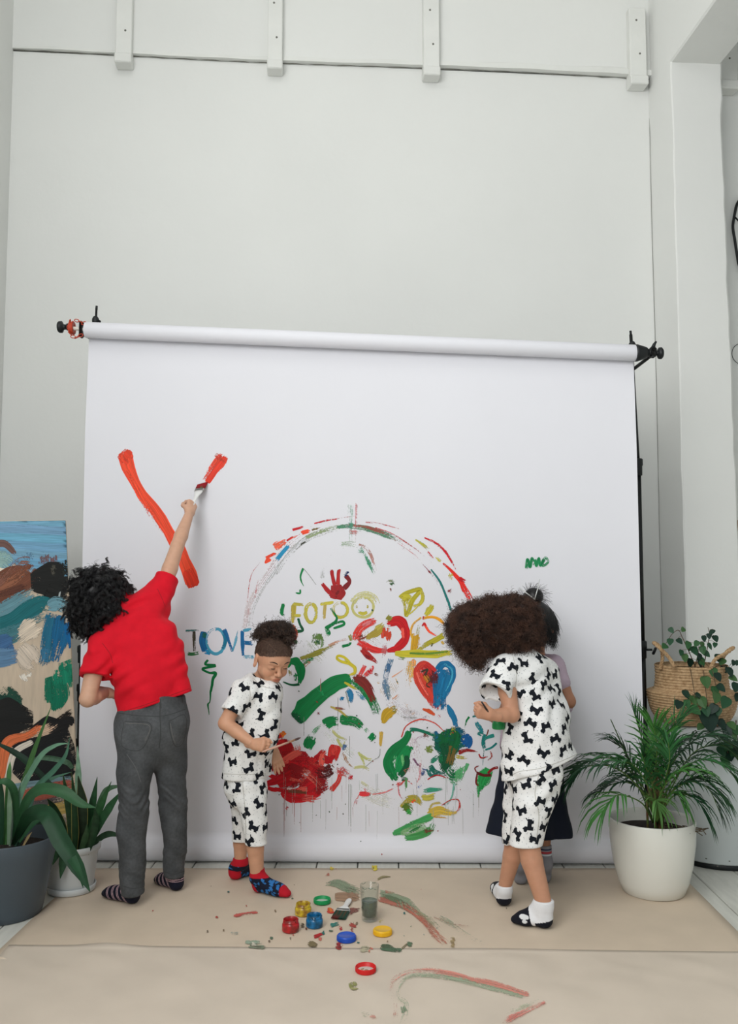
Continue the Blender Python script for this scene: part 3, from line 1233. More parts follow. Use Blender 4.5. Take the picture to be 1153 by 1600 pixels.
# ================================================================== PEOPLE
SKIN = {'boy': lin((204, 160, 134)), 'small': lin((202, 152, 122)), 'afro': lin((190, 140, 112)), 'navy': lin((160, 112, 86))}


def head(S, c, f, u, H, neck=None, neck_r=0.04, lids=0.016):
    """adds a child's head (height H, middle at c, facing f) to the soft shape; returns the local-to-world function and axes"""
    f, u = unit(f), unit(u)
    r = unit(np.cross(f, u))
    u = np.cross(r, f)
    c = np.array(c, float)
    R = np.stack([r, f, u], axis=1)

    def P(x, y, z):
        return c + H * (x * r + y * f + z * u)
    S.ell(P(0, -0.07, 0.12), np.array((0.37, 0.43, 0.385)) * H, R, 0.01)
    S.rc(P(0, 0.10, -0.06), P(0, 0.17, -0.34), 0.275 * H, 0.135 * H, 0.12 * H)
    S.ell(P(0, 0.14, 0.14), np.array((0.30, 0.26, 0.24)) * H, R, 0.10 * H)
    for s in (-1, 1):
        S.ell(P(s * 0.17, 0.20, -0.17), np.array((0.13, 0.14, 0.13)) * H, R, 0.10 * H)
        S.rc(P(s * 0.20, 0.02, -0.22), P(s * 0.09, 0.2, -0.36), 0.11 * H, 0.09 * H, 0.1 * H)
    S.ell(P(0, 0.265, -0.42), np.array((0.085, 0.07, 0.065)) * H, R, 0.06 * H)
    for s in (-1, 1):
        S.ell(P(s * 0.145, 0.40, 0.0), np.array((0.095, 0.06, 0.055)) * H, R, 0.06 * H, 's')
        S.ell(P(s * 0.148, 0.285, -0.005), np.array((0.093, 0.093, 0.085)) * H, R, 0.02 * H)
        S.rc(P(s * 0.06, 0.375, 0.10), P(s * 0.22, 0.32, 0.095), 0.022 * H, 0.018 * H, 0.05 * H)
    S.rc(P(0, 0.355, 0.04), P(0, 0.435, -0.12), 0.028 * H, 0.045 * H, 0.04 * H)
    S.ell(P(0, 0.44, -0.135), np.array((0.05, 0.05, 0.042)) * H, R, 0.03 * H)
    for s in (-1, 1):
        S.ell(P(s * 0.055, 0.395, -0.15), np.array((0.035, 0.045, 0.032)) * H, R, 0.02 * H)
        S.ell(P(s * 0.03, 0.42, -0.185), np.array((0.014, 0.02, 0.012)) * H, R, 0.008 * H, 's')
    S.ell(P(0, 0.335, -0.27), np.array((0.12, 0.075, 0.075)) * H, R, 0.06 * H)
    S.ell(P(0, 0.385, -0.252), np.array((0.085, 0.04, 0.026)) * H, R, 0.018 * H)
    S.ell(P(0, 0.378, -0.302), np.array((0.068, 0.04, 0.030)) * H, R, 0.018 * H)
    S.ell(P(0, 0.43, -0.277), np.array((0.085, 0.03, 0.007)) * H, R, 0.012 * H, 's')
    for s in (-1, 1):
        q = P(s * 0.375, -0.06, -0.04)
        ed = unit(r * s * 0.95 - f * 0.22)
        eu = unit(u - f * 0.25)
        Re = np.stack([ed, np.cross(eu, ed), eu], axis=1)
        S.ell(q, np.array((0.034, 0.098, 0.155)) * H, Re, 0.02 * H)
        S.ell(q + ed * 0.035 * H + f * 0.02 * H, np.array((0.03, 0.05, 0.095)) * H, Re, 0.015 * H, 's')
        S.ell(q + ed * 0.02 * H - u * 0.11 * H + f * 0.02 * H, np.array((0.025, 0.04, 0.045)) * H, Re, 0.02 * H)
    for s in (-1, 1):
        S.ell(P(s * 0.148, 0.39, -0.018), np.array((0.068, 0.05, lids)) * H, R, 0.01 * H, 's')
    if neck is not None:
        S.rc(P(0, -0.10, -0.25), neck, neck_r, neck_r * 1.08, 0.02)
    return P, R


def face_bits(P, R, H, body, hair_m, lids=0.016):
    """eyes, lashes and brows"""
    for s in (-1, 1):
        mb = MB()
        prof = [(0.080 * math.sin(a), -0.080 * math.cos(a)) for a in np.linspace(0, math.pi, 13)]
        prof[0], prof[-1] = (0, -0.080), (0, 0.080)
        g = unit(R[:, 1] * 0.9 - R[:, 2] * 0.28)
        mb.lathe(P(s * 0.148, 0.292, -0.005), [(a * H, b * H) for a, b in prof], 20, rot_to(g))
        o = mb.build('eye', M['eye'], body)
        v = np.array(mb.v) - P(s * 0.148, 0.292, -0.005)
        cosa = (v @ g) / (np.linalg.norm(v, axis=1) + 1e-9)
        col = np.where((cosa > 0.93)[:, None], np.array(lin((26, 17, 14))), np.where((cosa > 0.80)[:, None], np.array(lin((58, 36, 26))), np.array(lin((228, 222, 214)))))
        set_col(o.data, col)
        mb = MB()
        mb.tube([P(s * (0.148 + 0.075 * x), 0.385 - 0.05 * x * x - (0.02 if x * s > 0 else 0.0), -0.018 + lids * 0.9 * (1 - x * x) - 0.012 * abs(x)) for x in np.linspace(-1, 1, 11)], [0.007 * H * (0.5 + 0.5 * (1 - abs(x))) for x in np.linspace(-1, 1, 11)], 6)
        mb.build('eyelashes', hair_m, body)
        mb = MB()
        xs = np.linspace(0.06, 0.255, 10)
        mb.tube([P(s * x, 0.400 - 1.3 * (x - 0.05) ** 2, 0.105 + 0.045 * math.sin((x - 0.06) / 0.195 * 2.4)) for x in xs], [0.014 * H * (1 - 0.75 * (i / 9) ** 2) for i in range(10)], 6)
        mb.build('eyebrow', hair_m, body)


def hand(S, wrist, d, n, L, curl, thumb, wr=0.02, spread=0.03, grip=1.0):
    """palm, four fingers and a thumb; d = from wrist to knuckles, n = out of the palm, thumb = +1/-1 side"""
    d = unit(d)
    n = unit(np.array(n, float) - d * (np.array(n, float) @ d))
    s = np.cross(d, n) * thumb
    w = np.array(wrist, float)
    S.rc(w - d * 0.03, w + d * 0.01, wr * 0.97, wr, 0.012)
    for k, o in enumerate((0.16, 0.055, -0.055, -0.155)):
        S.rc(w + d * 0.05 * L + s * o * 0.5 * L, w + d * (0.47, 0.49, 0.47, 0.43)[k] * L + s * o * L, 0.085 * L, 0.072 * L, 0.016)
    lens = (0.40, 0.45, 0.42, 0.33)
    for k, o in enumerate((0.165, 0.055, -0.055, -0.155)):
        p = w + d * (0.47, 0.49, 0.47, 0.43)[k] * L + s * o * L
        c = curl[k] if isinstance(curl, (list, tuple)) else curl
        ang = 0.0
        sp = o * spread * 8
        pts = [p]
        for j, (fr, mx) in enumerate(((0.45, 75), (0.31, 85), (0.24, 55))):
            ang += math.radians(mx) * c + 0.05
            dd = d * math.cos(ang) + n * math.sin(ang) + s * sp * math.cos(ang)
            p = p + unit(dd) * lens[k] * L * fr
            pts.append(p)
        S.chain(pts, [0.062 * L, 0.057 * L, 0.052 * L, 0.043 * L], 0.004)
    b = w + d * 0.12 * L + s * 0.13 * L + n * 0.02 * L
    c0 = (curl[0] if isinstance(curl, (list, tuple)) else curl) * grip
    t1 = b + unit(d * 0.75 + s * (0.75 - 0.35 * c0) + n * (0.2 + 0.5 * c0)) * 0.26 * L
    t2 = t1 + unit(d * 0.85 + s * (0.35 - 0.7 * c0) + n * (0.15 + 0.45 * c0)) * 0.19 * L
    t3 = t2 + unit(d * 0.9 + s * (0.15 - 0.75 * c0) + n * (0.1 + 0.25 * c0)) * 0.14 * L
    S.chain([b, t1, t2, t3], [0.09 * L, 0.07 * L, 0.062 * L, 0.045 * L], 0.010)
    return w + d * 0.42 * L + n * 0.10 * L


def body_obj(parts, parent, tone, lips=None):
    """one skin mesh out of several soft shapes"""
    ms = [s.mesh(h) for s, h in parts]
    v, q = join_parts(ms)
    col = np.tile(np.array(tone), (len(v), 1))
    if lips is not None:
        P, R, H = lips
        l = (v - P(0, 0, 0)) @ R / H
        e = np.sqrt((l[:, 0] / 0.088) ** 2 + ((l[:, 1] - 0.40) / 0.07) ** 2 + ((l[:, 2] + 0.278) / 0.050) ** 2)
        t = np.clip((1.15 - e) / 0.3, 0, 1)[:, None]
        col = col * (1 - t) + np.array(tone) * np.array((0.80, 0.55, 0.55)) * t
        for s in (-1, 1):
            e = np.sqrt(((l[:, 0] - s * 0.2) / 0.13) ** 2 + ((l[:, 1] - 0.3) / 0.13) ** 2 + ((l[:, 2] + 0.16) / 0.11) ** 2)
            t = np.clip(1 - e, 0, 1)[:, None] * 0.5
            col = col * (1 - t) + col * np.array((1.08, 0.82, 0.78)) * t
    return mk('body', v, q, M['skin'], parent, True, col)


def cloth_obj(name, S, h, parent, m, colour, colfn=None):
    v, q = S.mesh(h)
    col = np.tile(np.array(lin(colour)), (len(v), 1))
    if colfn:
        col = colfn(v, col)
    o = mk(name, v, q, m, parent, True, col)
    bv = BVHTree.FromPolygons([tuple(x) for x in v], [tuple(int(i) for i in x) for x in q])
    return o, v, q, bv


DOG = """
....#...............
...###..............
.######.............
########...........#
########..........##
########.........##.
.#######........##..
...################.
...################.
...################.
...################.
...################.
...################.
...######...######..
...#####.....####...
...######....#####..""".strip('\n').split('\n')
DOGC = [(i, j) for j, row in enumerate(DOG) for i, ch in enumerate(row) if ch == '#']


def dog_print(v, q, bv, parent, spacing, seed, size=0.054, zmin=None):
    rr = np.random.default_rng(seed)
    tri = np.concatenate([q[:, [0, 1, 2]], q[:, [0, 2, 3]]])
    e1, e2 = v[tri[:, 1]] - v[tri[:, 0]], v[tri[:, 2]] - v[tri[:, 0]]
    ar = np.linalg.norm(np.cross(e1, e2), axis=1)
    pick = rr.choice(len(tri), 6000, p=ar / ar.sum())
    a, b2 = rr.random((2, 6000))
    fl_ = a + b2 > 1
    a[fl_], b2[fl_] = 1 - a[fl_], 1 - b2[fl_]
    pts = v[tri[pick, 0]] + a[:, None] * e1[pick] + b2[:, None] * e2[pick]
    cen = []
    for p in pts:
        if all(np.linalg.norm(p - c) > spacing for c in cen):
            cen.append(p)
    vs, fs, mi = [], [], []
    cell = size / 20
    for ci, c in enumerate(cen):
        loc, nrm, _, _ = bv.find_nearest(Vector(c))
        n = np.array(nrm)
        if abs(n[2]) > 0.85:
            continue
        x = unit(np.cross((0, 0, 1.0), n))
        y = np.cross(n, x)
        ang = rr.choice([0.25, -0.3, 1.3, -1.2, 0.6, 2.6, 3.4]) + rr.normal(0, 0.15)
        x, y = x * math.cos(ang) + y * math.sin(ang), y * math.cos(ang) - x * math.sin(ang)
        if rr.random() < 0.5:
            x = -x
        ids = {}
        for i, j in DOGC:
            ok, quad = True, []
            for di, dj in ((0, 0), (0, 1), (1, 1), (1, 0)):
                k = (i + di, j + dj)
                if k not in ids:
                    p = c + x * (k[0] - 10) * cell - y * (k[1] - 9) * cell
                    l, nn, _, dist = bv.find_nearest(Vector(p))
                    if l is None or dist > 0.02:
                        ids[k] = -1
                    else:
                        ids[k] = len(vs)
                        vs.append(np.array(l) + np.array(nn) * 0.0011)
                ok &= ids[k] >= 0
                quad.append(ids[k])
            if ok:
                fs.append(quad)
                mi.append(0)
    ca = np.array(cen)
    dots = []
    for p in pts[:3500]:
        if np.min(np.linalg.norm(ca - p, axis=1)) > 0.027 and all(np.linalg.norm(p - d) > 0.013 for d in dots[-400:]):
            dots.append(p)
    for p in dots:
        l, nn, _, _ = bv.find_nearest(Vector(p))
        n = np.array(nn)
        x = unit(np.cross((0.3, 0.2, 1.0), n))
        y = np.cross(n, x)
        i0 = len(vs)
        for k in range(5):
            t = k * 2 * math.pi / 5
            vs.append(np.array(l) + n * 0.001 + 0.0017 * (x * math.cos(t) + y * math.sin(t)))
        fs.append([i0 + k for k in range(5)])
        mi.append(1)
    o = mk('dog_print', vs, fs, [M['print'], M['dot']], parent, False)
    o.data.polygons.foreach_set('material_index', np.array(mi, dtype=np.int32))
    o['kind'] = 'stuff'
    return o


CAM = Vector((0, 0, CAM_H))


def cast(bv, x, y):
    d = Vector(ray(x, y)).normalized()
    l, n, _, _ = bv.ray_cast(CAM, d)
    return (None, None) if l is None else (np.array(l), np.array(n))


def seam(name, bv, pts, wid, m, parent, lift=0.0012):
    """thin strip of stitching lying on a garment"""
    vs, fs, last = [], [], None
    P = []
    for p in catmull([np.array(p, float) for p in pts], 10):
        l, n = cast(bv, *p)
        if l is not None:
            P.append((l, n))
    for i, (l, n) in enumerate(P):
        t = P[min(i + 1, len(P) - 1)][0] - P[max(i - 1, 0)][0]
        if np.linalg.norm(t) < 1e-6:
            t = np.array((0, 0, 1.0))
        s = unit(np.cross(t, n)) * wid / 2
        for q in (l - s + n * 0.0003, l + n * lift, l + s + n * 0.0003):
            vs.append(q)
        if i and np.linalg.norm(P[i][0] - P[i - 1][0]) < 0.05:
            a = (i - 1) * 3
            fs += [(a, a + 1, a + 4, a + 3), (a + 1, a + 2, a + 5, a + 4)]
    return mk(name, vs, fs, m, parent)


def strands(name, P, r0, r1, m, parent):
    """P (n, k, 3) strand points -> hair curves"""
    n, k, _ = P.shape
    cu = bpy.data.hair_curves.new(name)
    cu.add_curves([k] * n)
    P = P - root_loc(parent)
    cu.attributes['position'].data.foreach_set('vector', P.astype(np.float32).ravel())
    ra = cu.attributes.get('radius') or cu.attributes.new('radius', 'FLOAT', 'POINT')
    ra.data.foreach_set('value', np.tile(np.linspace(r0, r1, k), n).astype(np.float32))
    cu.materials.append(m)
    o = bpy.data.objects.new(name, cu)
    o.parent = parent
    o['kind'] = 'stuff'
    COL.objects.link(o)
    return o


def perp(d):
    a = np.where(np.abs(d[:, 2:3]) < 0.9, np.array((0, 0, 1.0)), np.array((1.0, 0, 0)))
    u = np.cross(d, a)
    u /= np.linalg.norm(u, axis=1, keepdims=True)
    return u, np.cross(d, u)


def curls(roots, dirs, length, k, rr, coil=0.006, turns=3.0, grav=0.0, jitter=0.15):
    """coiled strands; all arrays per strand"""
    n = len(roots)
    d = dirs + rr.normal(0, jitter, dirs.shape)
    d /= np.linalg.norm(d, axis=1, keepdims=True)
    u, w = perp(d)
    ph = rr.uniform(0, 6.28, n)
    ln = length * rr.uniform(0.7, 1.15, n)
    tn = turns * rr.uniform(0.7, 1.3, n) * rr.choice([-1, 1], n)
    co = coil * rr.uniform(0.6, 1.3, n)
    out = np.zeros((n, k, 3))
    for j in range(k):
        t = j / (k - 1)
        a = ph + tn * 2 * math.pi * t
        c = (co * min(1, t * 3))[:, None]
        out[:, j] = roots + d * (ln * t)[:, None] + u * c * np.cos(a)[:, None] + w * c * np.sin(a)[:, None]
        out[:, j, 2] -= grav * ln * t * t
    return out


def surf_points(v, q, n, rr):
    c = v[q].mean(axis=1)
    nm = np.cross(v[q[:, 2]] - v[q[:, 0]], v[q[:, 3]] - v[q[:, 1]])
    ar = np.linalg.norm(nm, axis=1)
    i = rr.choice(len(q), n, p=ar / ar.sum())
    j = rr.random((n, 2))[:, :, None]
    p = v[q[i, 0]] * (1 - j[:, 0]) * (1 - j[:, 1]) + v[q[i, 1]] * j[:, 0] * (1 - j[:, 1]) + v[q[i, 2]] * j[:, 0] * j[:, 1] + v[q[i, 3]] * (1 - j[:, 0]) * j[:, 1]
    return p, nm[i] / ar[i][:, None]


def lumps(amp, freq, seed):
    ph = np.random.default_rng(seed).uniform(0, 6.28, 9)

    def fn(p):
        x, y, z = p[:, 0] * freq, p[:, 1] * freq, p[:, 2] * freq
        return amp * (np.sin(x + ph[0] + 1.3 * np.sin(y * 0.8 + ph[1])) * np.sin(y * 1.1 + ph[2] + np.sin(z + ph[3])) + 0.6 * np.sin(z * 1.7 + x * 0.9 + ph[4]) * np.sin(y * 1.9 + ph[5]) + 0.3 * np.sin(x * 3.1 + ph[6]) * np.sin(z * 2.9 + ph[7]))
    return fn


def foot(S, ankle, heel, toe, r_ank, w=0.036):
    """sock-shaped foot; heel and toe are floor points"""
    heel, toe = np.array(heel, float), np.array(toe, float)
    d = unit(toe - heel)
    s = np.array((d[1], -d[0], 0))
    S.rc(ankle, heel + d * 0.026 + (0, 0, 0.045), r_ank, 0.031, 0.02)
    S.rc(heel + d * 0.028 + (0, 0, 0.029), heel + d * 0.03 + (0, 0, 0.055), 0.029, 0.030, 0.01)
    L = np.linalg.norm(toe - heel)
    S.erc(heel + d * 0.03 + (0, 0, 0.028), heel + d * (L - 0.05) + (0, 0, 0.026), 0.029, w * 0.92, s, 0.72, 0.012)
    S.erc(heel + d * (L - 0.06) + (0, 0, 0.025), toe - d * 0.026 + (0, 0, 0.019), w * 0.92, 0.025, s, 0.68, 0.01)
    S.rc(ankle + d * 0.004, heel + d * (L * 0.62) + (0, 0, 0.030), r_ank * 0.8, 0.022, 0.03)
    S.cut((0, 0, FZ), (0, 0, -1), k=0.006)
    return d, s, L


FZ = 0.0045    # the children stand on the kraft paper


def sub_rc(S, a, b, ra, rb, k=0.004):
    return S.rc(a, b, ra, rb, k, 's')


# ------------------------------------------------------------------ 1  the boy in the red T-shirt, reaching up with a brush
def build_boy():
    r = thing('person', (*gnd(225, 1410)[:2], 0.0), 'person in red T-shirt and grey jeans, back turned, reaching up with a wide brush', 'person')
    tone = SKIN['boy']
    S = Soft()
    # bare arms and the hidden trunk
    shR, elR, wrR = at(252, 928, 4.10), at(277, 853, 4.20), at(296, 802, 4.335)
    S.chain([shR, (shR + elR) / 2 + (0.002, 0, 0.004), elR], [0.036, 0.036, 0.031], 0.01)
    S.chain([elR, elR + (wrR - elR) * 0.3, wrR], [0.031, 0.0325, 0.021], 0.01)
    shL, elL, wrL = at(158, 1002, 3.95), at(137, 1092, 3.86), at(166, 1082, 3.99)
    S.chain([shL, (shL + elL) / 2, elL], [0.036, 0.040, 0.034], 0.01)
    S.chain([elL, elL + (wrL - elL) * 0.35, wrL], [0.034, 0.034, 0.022], 0.01)
    pel, chest, neckb = at(238, 1120, 3.98), at(210, 985, 4.01), at(188, 955, 4.03)
    S.erc(pel, chest, 0.10, 0.10, (1, 0.25, 0.1), 0.7, 0.05)
    S.rc(shL, shR, 0.036, 0.036, 0.02)
    hipL, kneeL, ankL = at(212, 1155, 3.94), at(209, 1262, 3.915), at(208, 1392, 3.89)
    hipR, kneeR, ankR = at(265, 1150, 4.03), at(270, 1258, 4.04), at(272, 1366, 4.06)
    S.chain([hipL, kneeL, ankL], [0.055, 0.042, 0.03], 0.03)
    S.chain([hipR, kneeR, ankR], [0.055, 0.04, 0.028], 0.03)
    hc = at(159, 938, 4.03)
    HS = Soft()
    P, R = head(HS, hc, (-0.45, 0.82, -0.30), (-0.42, 0.22, 0.9), 0.205, neckb, 0.043)
    HR, HL = Soft(), Soft()
    hand(HR, wrR, at(303, 777, 4.40) - wrR, (-0.55, 0.55, -0.1), 0.135, [0.85, 0.9, 0.95, 1.0], 1, 0.0215)
    hand(HL, wrL, at(186, 1086, 4.03) - wrL, (0.1, 0.3, -0.9), 0.135, [0.25, 0.35, 0.45, 0.5], 1, 0.023)
    b = body_obj([(S, 0.005), (HS, 0.0032), (HR, 0.0022), (HL, 0.0022)], r, tone, (P, R, 0.205))
    face_bits(P, R, 0.205, b, M['hair_black'])
    # jeans
    J = Soft()
    sd = unit((1, 0.28, 0.06))
    J.erc(at(239, 1088, 3.99), at(238, 1128, 3.985), 0.142, 0.152, sd, 0.66, 0.02)
    J.erc(at(238, 1128, 3.985), at(237, 1150, 3.985), 0.152, 0.146, sd, 0.68, 0.02)
    J.ell(at(213, 1140, 3.93), (0.075, 0.07, 0.085), None, 0.05)
    J.ell(at(262, 1132, 3.97), (0.07, 0.07, 0.08), None, 0.05)
    J.chain([hipL, at(210, 1205, 3.925), kneeL, at(206, 1300, 3.91), at(206.5, 1350, 3.895), ankL + (0, 0, -0.002)], [0.080, 0.073, 0.063, 0.063, 0.054, 0.050], 0.03)
    J.chain([hipR, at(267, 1200, 4.035), kneeR, at(273, 1290, 4.045), at(273, 1330, 4.05), ankR], [0.076, 0.069, 0.060, 0.056, 0.049, 0.046], 0.03)
    J.cut(ankL + (0, 0, -0.01), (0.05, 0.1, -1), ankL + (0, 0, -0.06), 0.16)
    J.cut(ankR + (0, 0, -0.005), (-0.05, 0.1, -1), ankR + (0, 0, -0.06), 0.16)
    J.cut(at(240, 1083, 3.985), (0.1, 0, 1))
    ph = RNG.uniform(0, 6, 6)

    def jd(p):
        kn = np.exp(-((p[:, 2] - 0.43) / 0.06) ** 2) + 0.35 * np.exp(-((p[:, 2] - 0.13) / 0.08) ** 2) + 0.06
        return 0.0036 * kn * np.sin(p[:, 2] * 170 + 5 * np.sin(p[:, 0] * 38 + ph[0] + p[:, 2] * 9) + 3 * np.sin(p[:, 1] * 30)) * (0.6 + 0.4 * np.sin(p[:, 0] * 55 + p[:, 2] * 40)) + 0.003 * np.sin(p[:, 0] * 40 + p[:, 2] * 33 + ph[1])
    J.disp = jd

    def jcol(v, c):
        t = np.exp(-((v[:, 2] - 0.70) / 0.10) ** 2) * 0.25 + 0.18 * np.sin(v[:, 0] * 60 + v[:, 2] * 25) * np.sin(v[:, 2] * 43)
        return c * (1 + t[:, None])
    jo, jv, jq, jb = cloth_obj('jeans', J, 0.005, r, M['denim'], (74, 76, 78), jcol)
    st = mat('jeans_stitching', (62, 63, 64), 0.9, 0.1)
    stl = mat('pale_jeans_stitching', (128, 124, 118), 0.9, 0.1)
    seam('seam', jb, [(251, 1092), (250, 1118), (251, 1145), (249, 1168)], 0.004, st, jo)
    seam('seam', jb, [(186, 1114), (215, 1118), (250, 1119), (270, 1115), (290, 1108)], 0.003, st, jo)
    seam('pocket', jb, [(195, 1127), (235, 1131), (229, 1160), (215, 1173), (192, 1167), (190, 1150), (194, 1128)], 0.003, st, jo)
    seam('pocket', jb, [(264, 1127), (288, 1117), (291, 1140), (284, 1163), (273, 1165), (266, 1145), (264, 1128)], 0.003, st, jo)
    seam('stitching', jb, [(197, 1130), (233, 1134), (227, 1158)], 0.0014, stl, jo)
    seam('stitching', jb, [(266, 1130), (270, 1150), (274, 1162)], 0.0014, stl, jo)
    seam('belt_loop', jb, [(250, 1097), (251, 1107)], 0.009, st, jo, 0.002)
    seam('belt_loop', jb, [(284, 1088), (285, 1098)], 0.009, st, jo, 0.002)
    seam('seam', jb, [(191, 1384), (208, 1388), (225, 1385)], 0.003, st, jo)
    seam('seam', jb, [(257, 1362), (272, 1366), (288, 1361)], 0.003, st, jo)
    seam('crease', jb, [(198, 1178), (212, 1200), (220, 1222)], 0.003, mat('worn_denim', (98, 99, 100), 0.9, 0.1), jo)
    # red T-shirt
    T = Soft()
    s1 = unit(at(250, 935, 4.09) - at(165, 1005, 3.95))
    T.erc(at(236, 1112, 3.985), at(229, 1040, 3.99), 0.142, 0.134, unit((1, 0.3, 0.2)), 0.66, 0.03)
    T.erc(at(229, 1040, 3.99), at(210, 988, 4.01), 0.134, 0.128, unit((1, 0.3, 0.5)), 0.66, 0.05)
    T.erc(at(210, 990, 4.01), at(196, 966, 4.025), 0.120, 0.085, s1, 0.66, 0.05)
    T.rc(at(168, 1004, 3.965), at(241, 942, 4.08), 0.055, 0.058, 0.05)
    T.rc(at(195, 962, 4.025), at(183, 950, 4.03), 0.062, 0.052, 0.03)
    slL = at(148, 1054, 3.90)
    T.chain([at(166, 1006, 3.955), at(157, 1028, 3.93), slL, slL + (slL - at(157, 1028, 3.93)) * 0.5], [0.056, 0.054, 0.053, 0.053], 0.03)
    slR = at(261, 903, 4.14)
    aR = unit(slR - at(242, 945, 4.08))
    T.chain([at(238, 948, 4.075), at(252, 922, 4.11), slR, slR + aR * 0.04], [0.064, 0.058, 0.052, 0.050], 0.03)
    T.chain([at(255, 990, 4.0), at(272, 1050, 3.995), at(284, 1082, 3.99)], [0.05, 0.052, 0.042], 0.04)
    aL = unit(slL - at(157, 1028, 3.93))
    T.cut(slL + aL * 0.012, aL + np.array((0.15, 0, 0)), slL + aL * 0.06, 0.10)
    T.cut(slR + aR * 0.006, aR, slR + aR * 0.05, 0.085)
    T.rc(slL + aL * 0.012, slL + aL * 0.09, 0.046, 0.049, 0.004, 's')
    T.rc(slR + aR * 0.01, slR + aR * 0.09, 0.042, 0.045, 0.004, 's')
    h0, h1 = at(186, 1119, 3.9), at(300, 1081, 3.9)
    T.cut(h0, -np.cross(unit(h1 - h0), (0.0, 1.0, -0.02)))
    T.disp = folds([((0.55, 0.2, -0.75), 1.0), ((0.35, 0.1, -0.9), 0.75), ((-0.6, 0.0, -0.7), 0.55)], 0.0054, 46, 4)
    to, tv, tq, tb = cloth_obj('shirt', T, 0.0045, r, M['cloth'], (214, 20, 40))
    sr = mat('red_seam', (168, 14, 30), 0.9, 0.1)
    seam('seam', tb, [(246, 920), (253, 935), (258, 948)], 0.003, sr, to)
    seam('seam', tb, [(160, 1005), (172, 1022), (176, 1036)], 0.003, sr, to)
    seam('hem', tb, [(189, 1113), (230, 1100), (262, 1088), (296, 1076)], 0.003, sr, to)
    # striped socks
    for ank, heel, toe in ((ankL, (214, 1414), (161, 1400)), (ankR, (281, 1394), (244, 1378))):
        heel, toe = gnd(*heel), gnd(*toe)
        K = Soft()
        d, s, L = foot(K, ank + (0, 0, 0.01), heel, toe, 0.036, 0.036)
        K.cut(ank + (0, 0, 0.02), (0, 0, 1))

        def scol(v, c, heel=heel, d=d, L=L):
            u = (v - heel) @ d
            z = v[:, 2]
            pale = np.array(lin((214, 180, 188)))
            m = np.zeros(len(v), bool)
            for k, u0 in enumerate((0.045, 0.078, 0.110, 0.142)):
                for e in (-0.0042, 0.0042):
                    m |= (np.abs(u - u0 - e - (z - 0.03) * 0.5) < 0.0016) & (u > 0.02)
            for e in (-0.0042, 0.0042):
                m |= (np.abs(z - 0.052 - e - u * 0.05) < 0.0016) & (u < 0.055)
            return np.where(m[:, None], pale, c)
        cloth_obj('sock', K, 0.002, r, M['cloth'], (24, 26, 42), scol)
    # black curly hair
    rr = np.random.default_rng(11)
    HB = Soft()
    Rh = R
    HB.ell(at(155, 928, 4.03), (0.112, 0.122, 0.108), Rh, 0.03)
    HB.ell(at(150, 956, 4.03), (0.095, 0.11, 0.078), None, 0.04)
    HB.ell(at(170, 945, 4.0), (0.07, 0.085, 0.08), None, 0.04)
    HB.disp = lumps(0.007, 75, 5)
    v, q = HB.mesh(0.006)
    ho = mk('hair', v, q, M['hair_black'], b)
    p, n = surf_points(v, q, 9000, rr)
    cen = at(158, 915, 4.03)
    out = p - cen
    out /= np.linalg.norm(out, axis=1, keepdims=True)
    tang = np.array((0, 0, -1.0)) - n * (n @ np.array((0, 0, -1.0)))[:, None]
    d = n * 0.34 + tang * 0.9
    d /= np.linalg.norm(d, axis=1, keepdims=True)
    # locks: strands share the curl of their lock
    nl = 700
    li = rr.choice(len(p), nl, replace=False)
    lock = curls(p[li], d[li], 0.060, 22, rr, 0.0075, 1.6, 0.15, 0.4)
    idx = np.argmin(((p[:, None, :] - p[li][None]) ** 2).sum(-1), axis=1)
    off = p - p[li][idx]
    t = np.linspace(0, 1, 22)[None, :, None]
    stn = lock[idx] + off[:, None, :] * (1 - 0.5 * t) + rr.normal(0, 0.0016, (len(p), 1, 3)) * t
    strands('curls', stn, 0.0008, 0.0004, M['hair_black'], b)
    fl_ = rr.choice(len(p), 260, replace=False)
    strands('flyaway_hair', curls(p[fl_], n[fl_] * 0.9 + out[fl_] * 0.3, 0.055, 18, rr, 0.010, 1.6, 0.1, 0.5), 0.0006, 0.0004, M['hair_black'], b)


def bcol_red(u, t):
    return lin((150, 22, 34)) if t > 0.3 else (lin((60, 110, 70)) if 0.25 < u < 0.55 else lin((120, 30, 34)))


